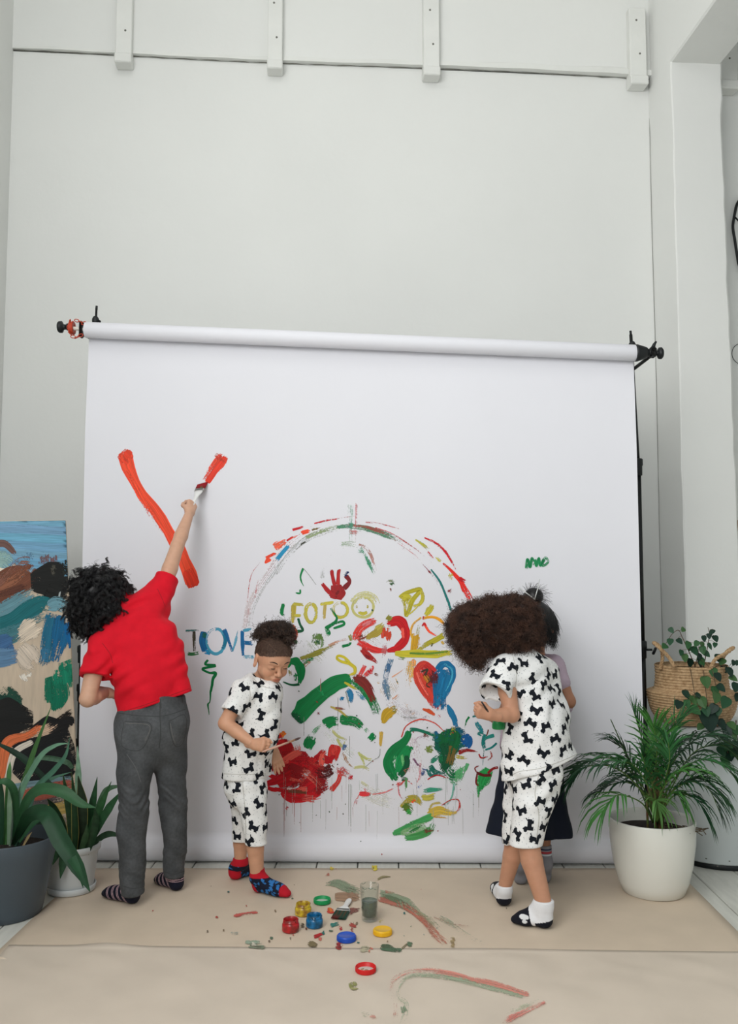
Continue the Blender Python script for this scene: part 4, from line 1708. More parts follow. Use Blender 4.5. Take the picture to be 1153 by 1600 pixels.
# ------------------------------------------------------------------ 2  the small child with the gathered curls and a thin brush
def build_small():
    r = thing('person', (*gnd(405, 1395)[:2], 0.0), 'person in white dog-print pyjamas with gathered curly hair, looking down, holding a thin brush', 'person')
    tone = SKIN['small']
    side = unit((0.6, 0.8, 0))
    S = Soft()
    shR, elR, wrR = at(378, 1080, 3.98), at(352, 1130, 3.95), at(396, 1163, 3.88)
    S.chain([shR, (shR + elR) / 2, elR], [0.031, 0.033, 0.030], 0.01)
    S.chain([elR, elR + (wrR - elR) * 0.4, wrR], [0.030, 0.028, 0.0195], 0.01)
    shL, elL, wrL = at(424, 1083, 4.16), at(421, 1138, 4.20), at(427, 1172, 4.14)
    S.chain([shL, elL, wrL], [0.036, 0.028, 0.018], 0.02)
    S.erc(at(388, 1205, 4.08), at(396, 1100, 4.08), 0.085, 0.085, side, 0.75, 0.05)
    S.rc(shR, shL, 0.029, 0.029, 0.02)
    hipN, kneeN, ankN = at(389, 1225, 4.04), at(396, 1290, 4.01), at(402, 1372, 4.03)
    hipF, kneeF, ankF = at(378, 1225, 4.14), at(377, 1285, 4.17), at(375.5, 1348, 4.19)
    S.chain([hipN, kneeN, at(399, 1325, 4.02), ankN], [0.046, 0.037, 0.037, 0.028], 0.01)
    S.chain([hipF, kneeF, at(376, 1318, 4.18), ankF], [0.042, 0.034, 0.033, 0.026], 0.01)
    H = 0.202
    hc = at(426, 1031, 4.05)
    HS = Soft()
    P, R = head(HS, hc, (0.46, -0.76, -0.42), (0.22, -0.28, 0.9), H, at(406, 1070, 4.09), 0.040, 0.010)
    HR, HL = Soft(), Soft()
    dR = at(418, 1166, 3.83) - wrR
    hand(HR, wrR, dR, (0.25, 0.9, -0.25), 0.118, [0.75, 0.8, 0.85, 0.9], 1, 0.0195)
    hand(HL, wrL, at(434, 1192, 4.12) - wrL, (-0.25, 0.95, 0.1), 0.115, [0.12, 0.12, 0.16, 0.2], -1, 0.018, 0.10)
    b = body_obj([(S, 0.0045), (HS, 0.0022), (HR, 0.002), (HL, 0.002)], r, tone, (P, R, H))
    face_bits(P, R, H, b, M['hair_mid'], 0.010)
    # short hair of the sides, hairline running from forehead to nape
    HC = Soft()
    HC.ell(P(0, -0.07, 0.122), np.array((0.379, 0.440, 0.394)) * H, R, 0.01)
    HC.ell(P(0, 0.13, 0.18), np.array((0.298, 0.245, 0.215)) * H, R, 0.04)
    HC.cut(P(0, 0.36, 0.30), R[:, 1] * 0.62 - R[:, 2] * 0.78, k=0.003)
    for s in (-1, 1):
        HC.ell(P(s * 0.40, 0.0, -0.08), np.array((0.10, 0.13, 0.17)) * H, R, 0.02, 's')
        HC.ell(P(s * 0.34, 0.26, 0.06), np.array((0.11, 0.14, 0.10)) * H, R, 0.03, 's')
    v, q = HC.mesh(0.003)
    mk('short_hair', v, q, M['hair_short'], b)
    rr = np.random.default_rng(21)
    p, n = surf_points(v, q, 6000, rr)
    inn = ((p - P(0, -0.05, 0.12)) * n).sum(1) > 0.03
    p, n = p[inn], n[inn]
    up = P(0.05, 0.05, 0.62) - p
    up /= np.linalg.norm(up, axis=1, keepdims=True)
    d = up - n * (up * n).sum(1, keepdims=True) * 0.8
    d /= np.linalg.norm(d, axis=1, keepdims=True)
    strands('combed_hair', curls(p + n * 0.0005, d + n * 0.08, 0.022, 5, rr, 0.0008, 0.5, 0, 0.08), 0.0005, 0.0003, M['hair_short'], b)
    pn = unit(R[:, 1] * 0.62 - R[:, 2] * 0.78)
    e0, en = surf_points(v, q, 9000, rr)
    dpl = (e0 - P(0, 0.36, 0.30)) @ pn
    ed_ = (dpl > -0.010) & (dpl < -0.0005) & (((e0 - P(0, -0.05, 0.12)) * en).sum(1) > 0.03)
    e0, en = e0[ed_][:1400], en[ed_][:1400]
    dn = pn - en * (en @ pn)[:, None]
    strands('hairline', curls(e0 + en * 0.0004, dn / np.linalg.norm(dn, axis=1, keepdims=True) - en * 0.10, 0.0085, 5, rr, 0.0006, 0.4, 0, 0.25), 0.00055, 0.0002, M['hair_short'], b)
    part = [P(x, y, z) for x, y, z in ((0.30, -0.30, 0.38), (0.27, -0.12, 0.42), (0.24, 0.05, 0.44), (0.20, 0.20, 0.42), (0.12, 0.30, 0.37))]
    bvc = BVHTree.FromPolygons([tuple(x) for x in v], [tuple(int(i) for i in x) for x in q])
    pl = [np.array(bvc.find_nearest(Vector(x))[0]) for x in catmull(part, 6)]
    MB().tube(pl, 0.0016, 6).build('hair_parting', mat('scalp', (150, 112, 90), 0.6, 0.1, 60), b)
    # gathered curls on top
    HB = Soft()
    HB.ell(at(424, 986, 4.07), (0.050, 0.058, 0.028), None, 0.02)
    HB.ell(at(442, 988, 4.04), (0.038, 0.045, 0.036), None, 0.03)
    HB.ell(at(452, 1000, 4.02), (0.014, 0.02, 0.026), None, 0.02)
    HB.ell(at(408, 993, 4.08), (0.026, 0.04, 0.016), None, 0.02)
    HB.disp = lumps(0.006, 110, 8)
    v, q = HB.mesh(0.0045)
    mk('hair', v, q, M['hair_mid'], b)
    p, n = surf_points(v, q, 2600, rr)
    keep = n[:, 2] > -0.5
    strands('curls', curls(p[keep][:1500], n[keep][:1500], 0.026, 22, rr, 0.0055, 1.6, 0.2, 0.8), 0.0011, 0.0006, M['hair_mid'], b)
    f2 = rr.choice(len(p), 90, replace=False)
    strands('flyaway_hair', curls(p[f2], n[f2] + np.array((0.25, 0, 0.45)), 0.052, 22, rr, 0.005, 2.2, 0.1, 0.4), 0.0006, 0.0004, M['hair_mid'], b)
    # pyjama top
    T = Soft()
    T.erc(at(382, 1222, 4.08), at(391, 1150, 4.08), 0.112, 0.112, side, 0.84, 0.03)
    T.erc(at(391, 1150, 4.08), at(398, 1092, 4.08), 0.112, 0.108, side, 0.80, 0.04)
    T.rc(at(381, 1080, 4.0), at(422, 1080, 4.15), 0.044, 0.042, 0.05)
    T.rc(at(402, 1086, 4.085), at(407, 1076, 4.08), 0.066, 0.052, 0.03)
    T.rc(at(418, 1088, 4.03), at(412, 1150, 4.02), 0.06, 0.065, 0.05)
    sl = at(363, 1110, 3.955)
    aS = unit(sl - at(379, 1080, 3.99))
    T.chain([at(380, 1080, 3.985), sl, sl + aS * 0.05], [0.046, 0.047, 0.049], 0.03)
    T.cut(sl + aS * 0.012, aS, sl + aS * 0.06, 0.075)
    T.rc(sl + aS * 0.01, sl + aS * 0.09, 0.039, 0.043, 0.004, 's')
    slf = at(425, 1112, 4.19)
    T.chain([at(423, 1082, 4.155), slf], [0.044, 0.045], 0.03)
    T.rc(at(409, 1068, 4.08), at(414, 1052, 4.065), 0.044, 0.052, 0.004, 's')
    hz = at(380, 1213, 4.08)
    T.cut(hz, (0.0, 0, -1))
    T.disp = folds([((0.6, 0.3, -0.6), 0.7), ((1, 0.2, 0.1), 0.8)], 0.0042, 55, 9)
    to, tv, tq, tb = cloth_obj('shirt', T, 0.0042, r, M['cloth'], (232, 232, 230))
    dog_print(tv, tq, tb, to, 0.060, 31)
    cr = mat('pale_seam', (196, 194, 188), 0.9, 0.05)
    seam('hem', tb, [(350, 1209), (372, 1210), (398, 1210), (415, 1209)], 0.003, cr, to)
    seam('collar', tb, [(396, 1060), (404, 1068), (415, 1074), (428, 1076)], 0.004, cr, to)
    seam('seam', tb, [(386, 1066), (391, 1085), (386, 1108), (378, 1122)], 0.003, cr, to)
    # pyjama trousers
    J = Soft()
    J.erc(at(384, 1195, 4.085), at(384, 1230, 4.085), 0.100, 0.098, side, 0.84, 0.03)
    J.chain([at(390, 1228, 4.05), at(396, 1280, 4.02), at(400, 1322, 4.01), at(401, 1335, 4.01)], [0.068, 0.051, 0.046, 0.046], 0.025)
    J.chain([at(378, 1228, 4.13), at(379, 1280, 4.15), at(379, 1316, 4.165), at(379, 1330, 4.165)], [0.062, 0.046, 0.043, 0.043], 0.025)
    J.cut(at(399, 1319, 4.01), (0, 0, -1), at(400, 1345, 4.01), 0.115)
    J.cut(at(379, 1313, 4.165), (0, 0, -1), at(379, 1340, 4.165), 0.11)
    J.disp = folds([((0.3, 0.1, -0.8), 0.8), ((1, 0, 0.2), 0.7)], 0.0035, 60, 12)
    jo, jv, jq, jb = cloth_obj('trousers', J, 0.0042, r, M['cloth'], (232, 232, 230))
    dog_print(jv, jq, jb, jo, 0.060, 33)
    seam('seam', jb, [(379, 1222), (382, 1255), (384, 1290), (384, 1314)], 0.004, cr, jo)
    # navy socks with red cuffs, heels and toes
    for ank, heel, toe, yt, yb in ((ankN, (397, 1393), (454, 1404), 1356, 1369), (ankF, (361, 1377), (399, 1363), 1340, 1351)):
        heel, toe = gnd(*heel), gnd(*toe)
        K = Soft()
        d, s, L = foot(K, ank + (0, 0, 0.004), heel, toe, 0.031, 0.035)
        zt, zc = float(at(400, yt, ank[1])[2]), float(at(400, yb, ank[1])[2])
        K.rc(ank, (ank[0], ank[1], zt), 0.0315, 0.0315, 0.008)
        K.cut((0, 0, zt), (0.0, 0, 1))
        spots = np.random.default_rng(3).uniform((0.0, -0.035, 0.008), (L - 0.03, 0.035, zc), (90, 3))

        def scol(v, c, heel=heel, d=d, s=s, L=L, zc=zc, spots=spots):
            l = np.stack([(v - heel) @ d, (v - heel) @ s, v[:, 2]], axis=1)
            red, blue = np.array(lin((184, 26, 42))), np.array(lin((48, 112, 176)))
            c = c.copy()
            for k, sp in enumerate(spots):
                e = l - sp
                m = (np.abs(e[:, 0] + 0.5 * e[:, 2]) + np.abs(e[:, 2]) * (0.7 + 0.5 * (k % 3)) < 0.0075) & (np.abs(e[:, 1]) < 0.025)
                c[m] = blue
            m = (l[:, 0] < 0.034 - (l[:, 2] - 0.02) * 0.5) & (l[:, 2] < 0.048)
            m |= l[:, 0] > L - 0.040
            m |= v[:, 2] > zc
            c[m] = red
            return c
        cloth_obj('sock', K, 0.0024, r, M['cloth'], (22, 28, 46), scol)
    return wrR, dR


M['hair_short'] = mat('cropped_brown_hair', (104, 82, 70), 0.65, 0.35, 160, spec=0.25, c2=(80, 62, 53))


# ------------------------------------------------------------------ 3  the child with the big afro, bent towards the paper
def build_afro():
    r = thing('person', (*gnd(825, 1440)[:2], 0.0), 'person with large brown afro in white dog-print pyjamas, white and black socks, legs crossed', 'person')
    tone = SKIN['afro']
    side = unit((0.45, 0.85, 0.0))
    S = Soft()
    shL, elL, wrL = at(786, 1046, 3.70), at(800, 1117, 3.65), at(768, 1117, 3.60)
    S.chain([shL, (shL + elL) / 2, elL], [0.033, 0.037, 0.030], 0.01)
    S.chain([elL, elL + (wrL - elL) * 0.4, wrL], [0.030, 0.028, 0.0215], 0.01)
    shR, elR, wrR = at(852, 1040, 3.90), at(835, 1110, 3.97), at(798, 1128, 3.84)
    S.chain([shR, elR, wrR], [0.036, 0.03, 0.02], 0.02)
    S.erc(at(838, 1190, 3.78), at(818, 1060, 3.79), 0.095, 0.085, side, 0.75, 0.05)
    S.rc(shL, shR, 0.029, 0.029, 0.02)
    kN, aN = at(822, 1300, 3.69), at(850, 1412, 3.64)
    kF, aF = at(806, 1300, 3.84), at(788, 1388, 3.87)
    S.chain([at(838, 1215, 3.74), kN, at(831, 1345, 3.675), aN], [0.056, 0.044, 0.043, 0.031], 0.01)
    S.chain([at(822, 1215, 3.84), kF, at(800, 1338, 3.85), aF], [0.05, 0.041, 0.038, 0.026], 0.01)
    H = 0.205
    hc = at(772, 985, 3.80)
    HS = Soft()
    P, R = head(HS, hc, (-0.72, 0.52, -0.42), (-0.38, 0.2, 0.9), H, at(805, 1030, 3.79), 0.042)
    HL, HR = Soft(), Soft()
    hand(HL, wrL, at(750, 1113, 3.585) - wrL, (0.0, 0.85, 0.3), 0.118, [0.85, 0.9, 0.9, 0.95], -1, 0.022)
    hand(HR, wrR, at(776, 1133, 3.78) - wrR, (-0.2, -0.4, 0.85), 0.118, [0.5, 0.5, 0.5, 0.5], -1, 0.02)
    b = body_obj([(S, 0.0045), (HS, 0.0032), (HL, 0.002), (HR, 0.0022)], r, tone, (P, R, H))
    face_bits(P, R, H, b, M['hair_brown'])
    # afro: lumpy mass with a fuzz of tight coils
    rr = np.random.default_rng(41)
    A = Soft()
    A.ell(at(776, 976, 3.82), (0.135, 0.125, 0.098), None, 0.03)
    A.ell(at(736, 984, 3.78), (0.082, 0.10, 0.080), None, 0.05)
    A.ell(at(810, 970, 3.84), (0.068, 0.10, 0.082), None, 0.05)
    A.ell(at(741, 1024, 3.74), (0.026, 0.04, 0.036), None, 0.04)
    A.ell(at(800, 998, 3.82), (0.10, 0.10, 0.055), None, 0.05)
    A.disp = lumps(0.017, 70, 2)
    v, q = A.mesh(0.006)
    mk('hair', v, q, M['hair_brown'], b)
    p, n = surf_points(v, q, 17000, rr)
    strands('curls', curls(p - n * 0.003, n, 0.036, 16, rr, 0.0050, 1.9, 0.12, 0.75), 0.0008, 0.0005, M['hair_fuzz'], b)
    f2 = rr.choice(len(p), 2500, replace=False)
    strands('flyaway_hair', curls(p[f2], n[f2], 0.050, 18, rr, 0.005, 2.4, 0.15, 0.5), 0.00045, 0.0003, M['hair_fuzz'], b)
    # pyjama top
    T = Soft()
    T.erc(at(846, 1215, 3.78), at(838, 1130, 3.785), 0.150, 0.132, side, 0.80, 0.03)
    T.erc(at(838, 1130, 3.785), at(822, 1058, 3.79), 0.132, 0.118, side, 0.76, 0.05)
    T.rc(at(792, 1050, 3.71), at(850, 1048, 3.88), 0.052, 0.052, 0.05)
    T.rc(at(820, 1045, 3.80), at(812, 1026, 3.80), 0.085, 0.058, 0.04)
    T.rc(at(840, 1150, 3.74), at(872, 1205, 3.80), 0.075, 0.095, 0.06)
    T.rc(at(850, 1055, 3.85), at(868, 1120, 3.84), 0.055, 0.05, 0.05)
    T.rc(at(806, 1150, 3.74), at(806, 1232, 3.735), 0.05, 0.048, 0.05)
    sl = at(776, 1078, 3.665)
    aS = unit(sl - at(793, 1045, 3.715) + np.array((0.0, 0, -0.02)))
    T.chain([at(793, 1046, 3.715), at(783, 1062, 3.69), sl, sl + aS * 0.05], [0.054, 0.058, 0.062, 0.064], 0.03)
    T.cut(sl + aS * 0.012, aS + np.array((-0.15, -0.1, 0)), sl + aS * 0.075 + np.array((0.012, -0.03, 0)), 0.105)
    T.rc(sl - aS * 0.01, sl + aS * 0.12, 0.052, 0.058, 0.004, 's')
    h0, h1 = at(788, 1222, 3.7), at(904, 1184, 3.7)
    T.cut(h0, -np.cross(unit(h1 - h0), (0.0, 1.0, -0.04)))
    T.disp = folds([((0.8, 0.3, -0.4), 0.6), ((0.35, 0.2, -0.85), 0.75)], 0.005, 52, 16)
    to, tv, tq, tb = cloth_obj('shirt', T, 0.0042, r, M['cloth'], (233, 233, 232))
    dog_print(tv, tq, tb, to, 0.058, 51)
    cr = mat('pale_seam', (198, 196, 190), 0.9, 0.05)
    seam('hem', tb, [(792, 1217), (810, 1206), (842, 1201), (875, 1190), (900, 1179)], 0.003, cr, to)
    seam('seam', tb, [(800, 1020), (806, 1045), (806, 1068), (802, 1082)], 0.003, cr, to)
    seam('cuff', tb, [(754, 1070), (770, 1068), (788, 1072), (800, 1078)], 0.003, cr, to)
    # pyjama trousers
    J = Soft()
    J.erc(at(838, 1185, 3.79), at(836, 1215, 3.79), 0.118, 0.116, side, 0.84, 0.03)
    J.chain([at(842, 1205, 3.74), at(832, 1255, 3.71), at(822, 1318, 3.69), at(822, 1335, 3.69)], [0.092, 0.078, 0.058, 0.057], 0.03)
    J.chain([at(822, 1210, 3.83), at(812, 1260, 3.83), at(806, 1316, 3.83), at(805, 1334, 3.83)], [0.085, 0.066, 0.052, 0.052], 0.03)
    J.cut(at(822, 1320, 3.69), (0.0, 0, -1), at(822, 1350, 3.69), 0.125)
    J.cut(at(806, 1318, 3.83), (0, 0, -1), at(805, 1350, 3.83), 0.125)
    J.disp = folds([((0.5, 0.2, -0.7), 0.7), ((0.9, 0, -0.2), 0.6)], 0.0045, 55, 19)
    jo, jv, jq, jb = cloth_obj('trousers', J, 0.0042, r, M['cloth'], (233, 233, 232))
    dog_print(jv, jq, jb, jo, 0.058, 53)
    seam('seam', jb, [(842, 1210), (836, 1240), (842, 1275), (838, 1312)], 0.004, cr, jo)
    # white socks with black toes and soles, a plain pale patch on the black
    for i, (ank, heel, toe) in enumerate(((aN, (862, 1452), (798, 1442)), (aF, (789, 1419), (775, 1390)))):
        heel, toe = gnd(*heel), gnd(*toe)
        K = Soft()
        d, s, L = foot(K, ank + (0, 0, 0.004), heel, toe, 0.034 if i == 0 else 0.030, 0.036)
        K.rc(ank + (0, 0, -0.005), ank + (0, 0, 0.02), 0.0355 if i == 0 else 0.031, 0.0345 if i == 0 else 0.030, 0.012)
        K.cut(ank + (0, 0, 0.014), (0.0, 0, 1))

        def scol(v, c, heel=heel, d=d, s=s, L=L):
            l = np.stack([(v - heel) @ d, (v - heel) @ s, v[:, 2]], axis=1)
            c = c.copy()
            blk, red = np.array(lin((22, 24, 34))), np.array(lin((176, 52, 50)))
            m = l[:, 0] > L * 0.46 + (l[:, 2] - 0.03) * 0.3
            m |= (l[:, 2] < 0.038 - np.maximum(0, l[:, 0]) * 0.25) & (l[:, 0] < L * 0.36)
            c[m] = blk
            w = np.array(lin((220, 222, 224)))
            for dx, dz, rx, rz, cc in ((0.62, 0.042, 0.020, 0.009, w), (0.60, 0.026, 0.010, 0.007, w)):
                e = ((l[:, 0] - L * dx) / rx) ** 2 + ((l[:, 2] - dz) / rz) ** 2 < 1
                c[e & (l[:, 0] > L * 0.45)] = cc
            return c
        cloth_obj('sock', K, 0.0028, r, M['cloth'], (226, 227, 230), scol)
    return wrL


M['hair_fuzz'] = mat('brown_hair_fuzz', (84, 58, 46), 0.65, 0.4, 26, spec=0.3, c2=(44, 31, 26))


# ------------------------------------------------------------------ 4  the child in the navy dress behind
def build_navy():
    r = thing('person', (*gnd(832, 1382)[:2], 0.0), 'person in navy pinafore and mauve top with pinned-up black hair, partly hidden', 'person')
    tone = SKIN['navy']
    side = unit((0.9, 0.3, 0))
    S = Soft()
    shR, elR, wrR = at(868, 1040, 4.14), at(888, 1096, 4.06), at(840, 1120, 4.22)
    S.chain([shR, (shR + elR) / 2, elR], [0.034, 0.033, 0.029], 0.02)
    S.chain([elR, elR + (wrR - elR) * 0.4, wrR], [0.029, 0.027, 0.019], 0.02)
    shL, elL, wrL = at(806, 1045, 4.18), at(792, 1105, 4.22), at(775, 1125, 4.32)
    S.chain([shL, elL, wrL], [0.034, 0.029, 0.019], 0.02)
    S.erc(at(833, 1190, 4.15), at(836, 1060, 4.15), 0.09, 0.08, side, 0.75, 0.05)
    S.rc(shL, shR, 0.029, 0.029, 0.02)
    S.chain([at(848, 1240, 4.14), at(850, 1300, 4.13), at(851, 1334, 4.13)], [0.045, 0.034, 0.022], 0.01)
    S.chain([at(822, 1240, 4.14), at(818, 1300, 4.13), at(815, 1336, 4.125)], [0.045, 0.034, 0.022], 0.01)
    H = 0.195
    hc = at(838, 978, 4.13)
    HS = Soft()
    P, R = head(HS, hc, (0.30, 0.78, -0.42), (0.12, 0.35, 0.9), H, at(838, 1035, 4.15), 0.038)
    HR, HL = Soft(), Soft()
    hand(HR, wrR, (-0.6, 0.6, 0.1), (0, 0.2, 1), 0.115, 0.6, 1, 0.019)
    hand(HL, wrL, (-0.4, 0.8, 0.2), (0.8, 0.2, 0.2), 0.115, 0.6, 1, 0.019)
    b = body_obj([(S, 0.0045), (HS, 0.0032), (HR, 0.0024), (HL, 0.0024)], r, tone, (P, R, H))
    face_bits(P, R, H, b, M['hair_black'])
    # hair: cap, hanging lengths, bun
    rr = np.random.default_rng(61)
    A = Soft()
    A.ell(P(0, -0.07, 0.13), np.array((0.42, 0.47, 0.43)) * H, R, 0.01)
    A.rc(at(856, 972, 4.12), at(858, 992, 4.10), 0.03, 0.02, 0.03)
    A.rc(at(830, 980, 4.08), at(828, 1004, 4.08), 0.05, 0.03, 0.03)
    A.cut(P(0, 0.33, 0.2), R[:, 1] * 0.8 - R[:, 2] * 0.5, k=0.01)
    v, q = A.mesh(0.005)
    mk('hair', v, q, M['hair_black'], b)
    A = Soft()
    A.ell(at(834, 932, 4.14), (0.044, 0.044, 0.040), None, 0.01)
    A.ell(at(820, 936, 4.13), (0.030, 0.03, 0.018), None, 0.02)
    v2, q2 = A.mesh(0.004)
    mk('hair_bun', v2, q2, M['hair_black'], b)
    p, n = surf_points(v, q, 3000, rr)
    cn = at(834, 950, 4.14)
    rad = p - cn
    rad /= np.linalg.norm(rad, axis=1, keepdims=True)
    t = rad - n * (rad * n).sum(1, keepdims=True)
    d = t * 1.0 + n * 0.10 + np.array((0.1, 0, -0.55))
    strands('loose_hair', curls(p, d / np.linalg.norm(d, axis=1, keepdims=True), 0.05, 8, rr, 0.002, 0.4, 0.3, 0.12), 0.0006, 0.0004, M['hair_black'], b)
    p2, n2 = surf_points(v2, q2, 260, rr)
    strands('flyaway_hair', curls(p2, n2 + np.array((0.6, 0, -0.1)), 0.045, 8, rr, 0.003, 0.4, 0.2, 0.4), 0.0005, 0.0003, M['hair_black'], b)
    pin = mat('silver_hair_pin', (206, 208, 206), 0.3, 0.05, metal=0.4)
    k = MB()
    k.tube([at(811, 918, 4.09), at(835, 936, 4.07)], [0.0018, 0.0030], 6)
    k.build('hair_pin', pin, b)
    k = MB()
    k.tube([at(835, 937, 4.07), at(840, 920, 4.085), at(843, 905, 4.10)], [0.0030, 0.0024, 0.0012], 6)
    k.build('hair_pin', pin, b)
    # mauve ribbed top
    T = Soft()
    T.erc(at(832, 1180, 4.15), at(836, 1065, 4.15), 0.115, 0.105, side, 0.72, 0.03)
    T.rc(at(812, 1048, 4.18), at(864, 1042, 4.14), 0.044, 0.046, 0.05)
    T.rc(at(838, 1050, 4.15), at(838, 1032, 4.15), 0.07, 0.046, 0.04)
    T.rc(at(865, 1040, 4.135), at(877, 1068, 4.09), 0.044, 0.041, 0.03)
    T.rc(at(808, 1046, 4.18), at(797, 1080, 4.2), 0.044, 0.041, 0.03)
    T.rc(at(800, 1120, 4.14), at(795, 1165, 4.14), 0.045, 0.04, 0.04)
    T.rc(at(884, 1104, 4.07), at(868, 1114, 4.12), 0.032, 0.03, 0.01)
    ph = RNG.uniform(0, 6)

    def rib(p):
        return 0.0009 * np.sin((p[:, 2] - 0.25 * p[:, 0]) * 900) + 0.002 * np.sin(p[:, 0] * 50 + p[:, 2] * 30 + ph)
    T.disp = rib
    cloth_obj('top', T, 0.0042, r, M['cloth'], (176, 158, 172))
    # navy pinafore
    D = Soft()
    D.erc(at(832, 1120, 4.15), at(832, 1165, 4.15), 0.118, 0.130, side, 0.75, 0.03)
    D.erc(at(832, 1165, 4.15), at(829, 1305, 4.14), 0.135, 0.192, side, 0.72, 0.04)
    D.erc(at(829, 1305, 4.14), at(829, 1330, 4.14), 0.193, 0.196, side, 0.72, 0.04)
    hz = at(829, 1306, 4.10)
    D.cut(hz, (-0.05, -0.1, -1))
    D.disp = lambda p: 0.012 * np.clip((1.0 - p[:, 2]) * 1.6 - 0.55, 0, 1) * np.sin(np.arctan2(p[:, 1] - 4.14, p[:, 0] - hz[0]) * 7 + 1.0) + 0.0015 * np.sin(p[:, 2] * 60 + p[:, 0] * 30)
    cloth_obj('pinafore', D, 0.005, r, M['cloth'], (20, 26, 40))
    # grey socks with striped cuffs
    for ank, heel, toe in ((at(852, 1350, 4.13), (851, 1383), (845, 1360)), (at(814, 1352, 4.12), (813, 1385), (815, 1362))):
        heel, toe = gnd(*heel), gnd(*toe)
        K = Soft()
        d, s, L = foot(K, np.array((ank[0], ank[1], 0.10)), heel, toe, 0.028, 0.031)
        K.rc((ank[0], ank[1], 0.09), (ank[0], ank[1], at(852, 1318, 4.13)[2]), 0.029, 0.029, 0.015)
        zt = at(852, 1318, 4.13)[2] - 0.004
        K.cut((0, 0, zt), (0, 0, 1))

        def scol(v, c, zt=zt):
            c = c.copy()
            z = zt - v[:, 2]
            for a, e, cc in ((0.012, 0.019, (40, 48, 78)), (0.025, 0.033, (176, 60, 70)), (0.037, 0.043, (206, 220, 226))):
                c[(z > a) & (z < e)] = lin(cc)
            return c
        cloth_obj('sock', K, 0.003, r, M['cloth'], (138, 138, 144), scol)


build_boy()
wr2, d2 = build_small()
wr3 = build_afro()
build_navy()

# brushes and jar held by the children
flat_brush(bd(319, 751, 0.004), bd(312.5, 764, 0.03), at(296.5, 797, 4.315), 0.050, (-0.3, -1, 0.2), M['whitewood'], bcol_red,
           'wide paintbrush loaded with red paint held up to the white backdrop')
n0, n1, n2 = at(420, 1171, 3.835), at(428, 1168.5, 3.84), at(470, 1152.5, 3.90)
tb_ = thing('paintbrush', n1, 'thin wooden paintbrush held by the child with gathered curls', 'brush')
dd = unit(n2 - n0)
MB().tube([n0 - dd * 0.03, n0, n1, n1 + (n2 - n1) * 0.55], [0.0032, 0.004, 0.0045, 0.0042], 10).build('handle', mat('pale_pink_wood', (206, 160, 140), 0.5, 0.1, 40), tb_)
MB().tube([n1 + (n2 - n1) * 0.55, n1 + (n2 - n1) * 0.78], [0.0045, 0.0042], 10).build('ferrule', mat('brass_ferrule', (150, 112, 84), 0.4, 0.1), tb_)
MB().tube([n1 + (n2 - n1) * 0.78, n1 + (n2 - n1) * 0.9, n2], [0.0045, 0.005, 0.0012], 10).build('bristles', mat('dark_bristles', (84, 62, 58), 0.7, 0.3, 80), tb_)
s0, s1 = at(752.5, 1096.5, 3.565), at(768, 1121, 3.585)
tb_ = thing('paintbrush', s0, 'thin black paintbrush handle in the fist of the child with the afro', 'brush')
MB().tube([s0, s0 + (s1 - s0) * 0.5], [0.0032, 0.0042], 8).build('handle', M['black'], tb_)
MB().tube([s0 + (s1 - s0) * 0.5, s0 + (s1 - s0) * 0.8, s1], [0.0042, 0.004, 0.0015], 8).build('bristles', mat('brush_hair', (70, 52, 40), 0.7, 0.3), tb_)
jb_ = at(779, 1139, 3.74)
jr = thing('paint_jar', jb_, 'green paint jar held under the forearm of the child with the afro', 'jar')
MB().lathe(jb_, [(0, 0), (0.024, 0), (0.027, 0.004), (0.027, 0.02), (0.024, 0.026), (0.024, 0.033), (0.022, 0.033), (0.022, 0.018), (0, 0.017)], 28).build('pot', paint_body('green_jar', (24, 140, 70)), jr)
MB().lathe(jb_ + (0, 0, 0.0185), [(0, 0.001), (0.012, 0.0), (0.022, 0.003)], 24).build('paint', paint_body('green_paint', (18, 104, 54)), jr)

# ================================================================== PAINT: strokes laid on the paper, the board and the floor
LAYER = [0]


def surf_back(x, y):
    l, n, _, _ = BBVH.ray_cast(CAM, Vector(ray(x, y)).normalized())
    return np.array(l) if l is not None else bd(x, y)


def surf_floor(x, y):
    best = None
    for b_ in KRAFT:
        l, n, _, d_ = b_.ray_cast(CAM, Vector(ray(x, y)).normalized())
        if l is not None and (best is None or d_ < best[1]):
            best = (np.array(l), d_)
    return best[0] if best else gnd(x, y, 0.003)


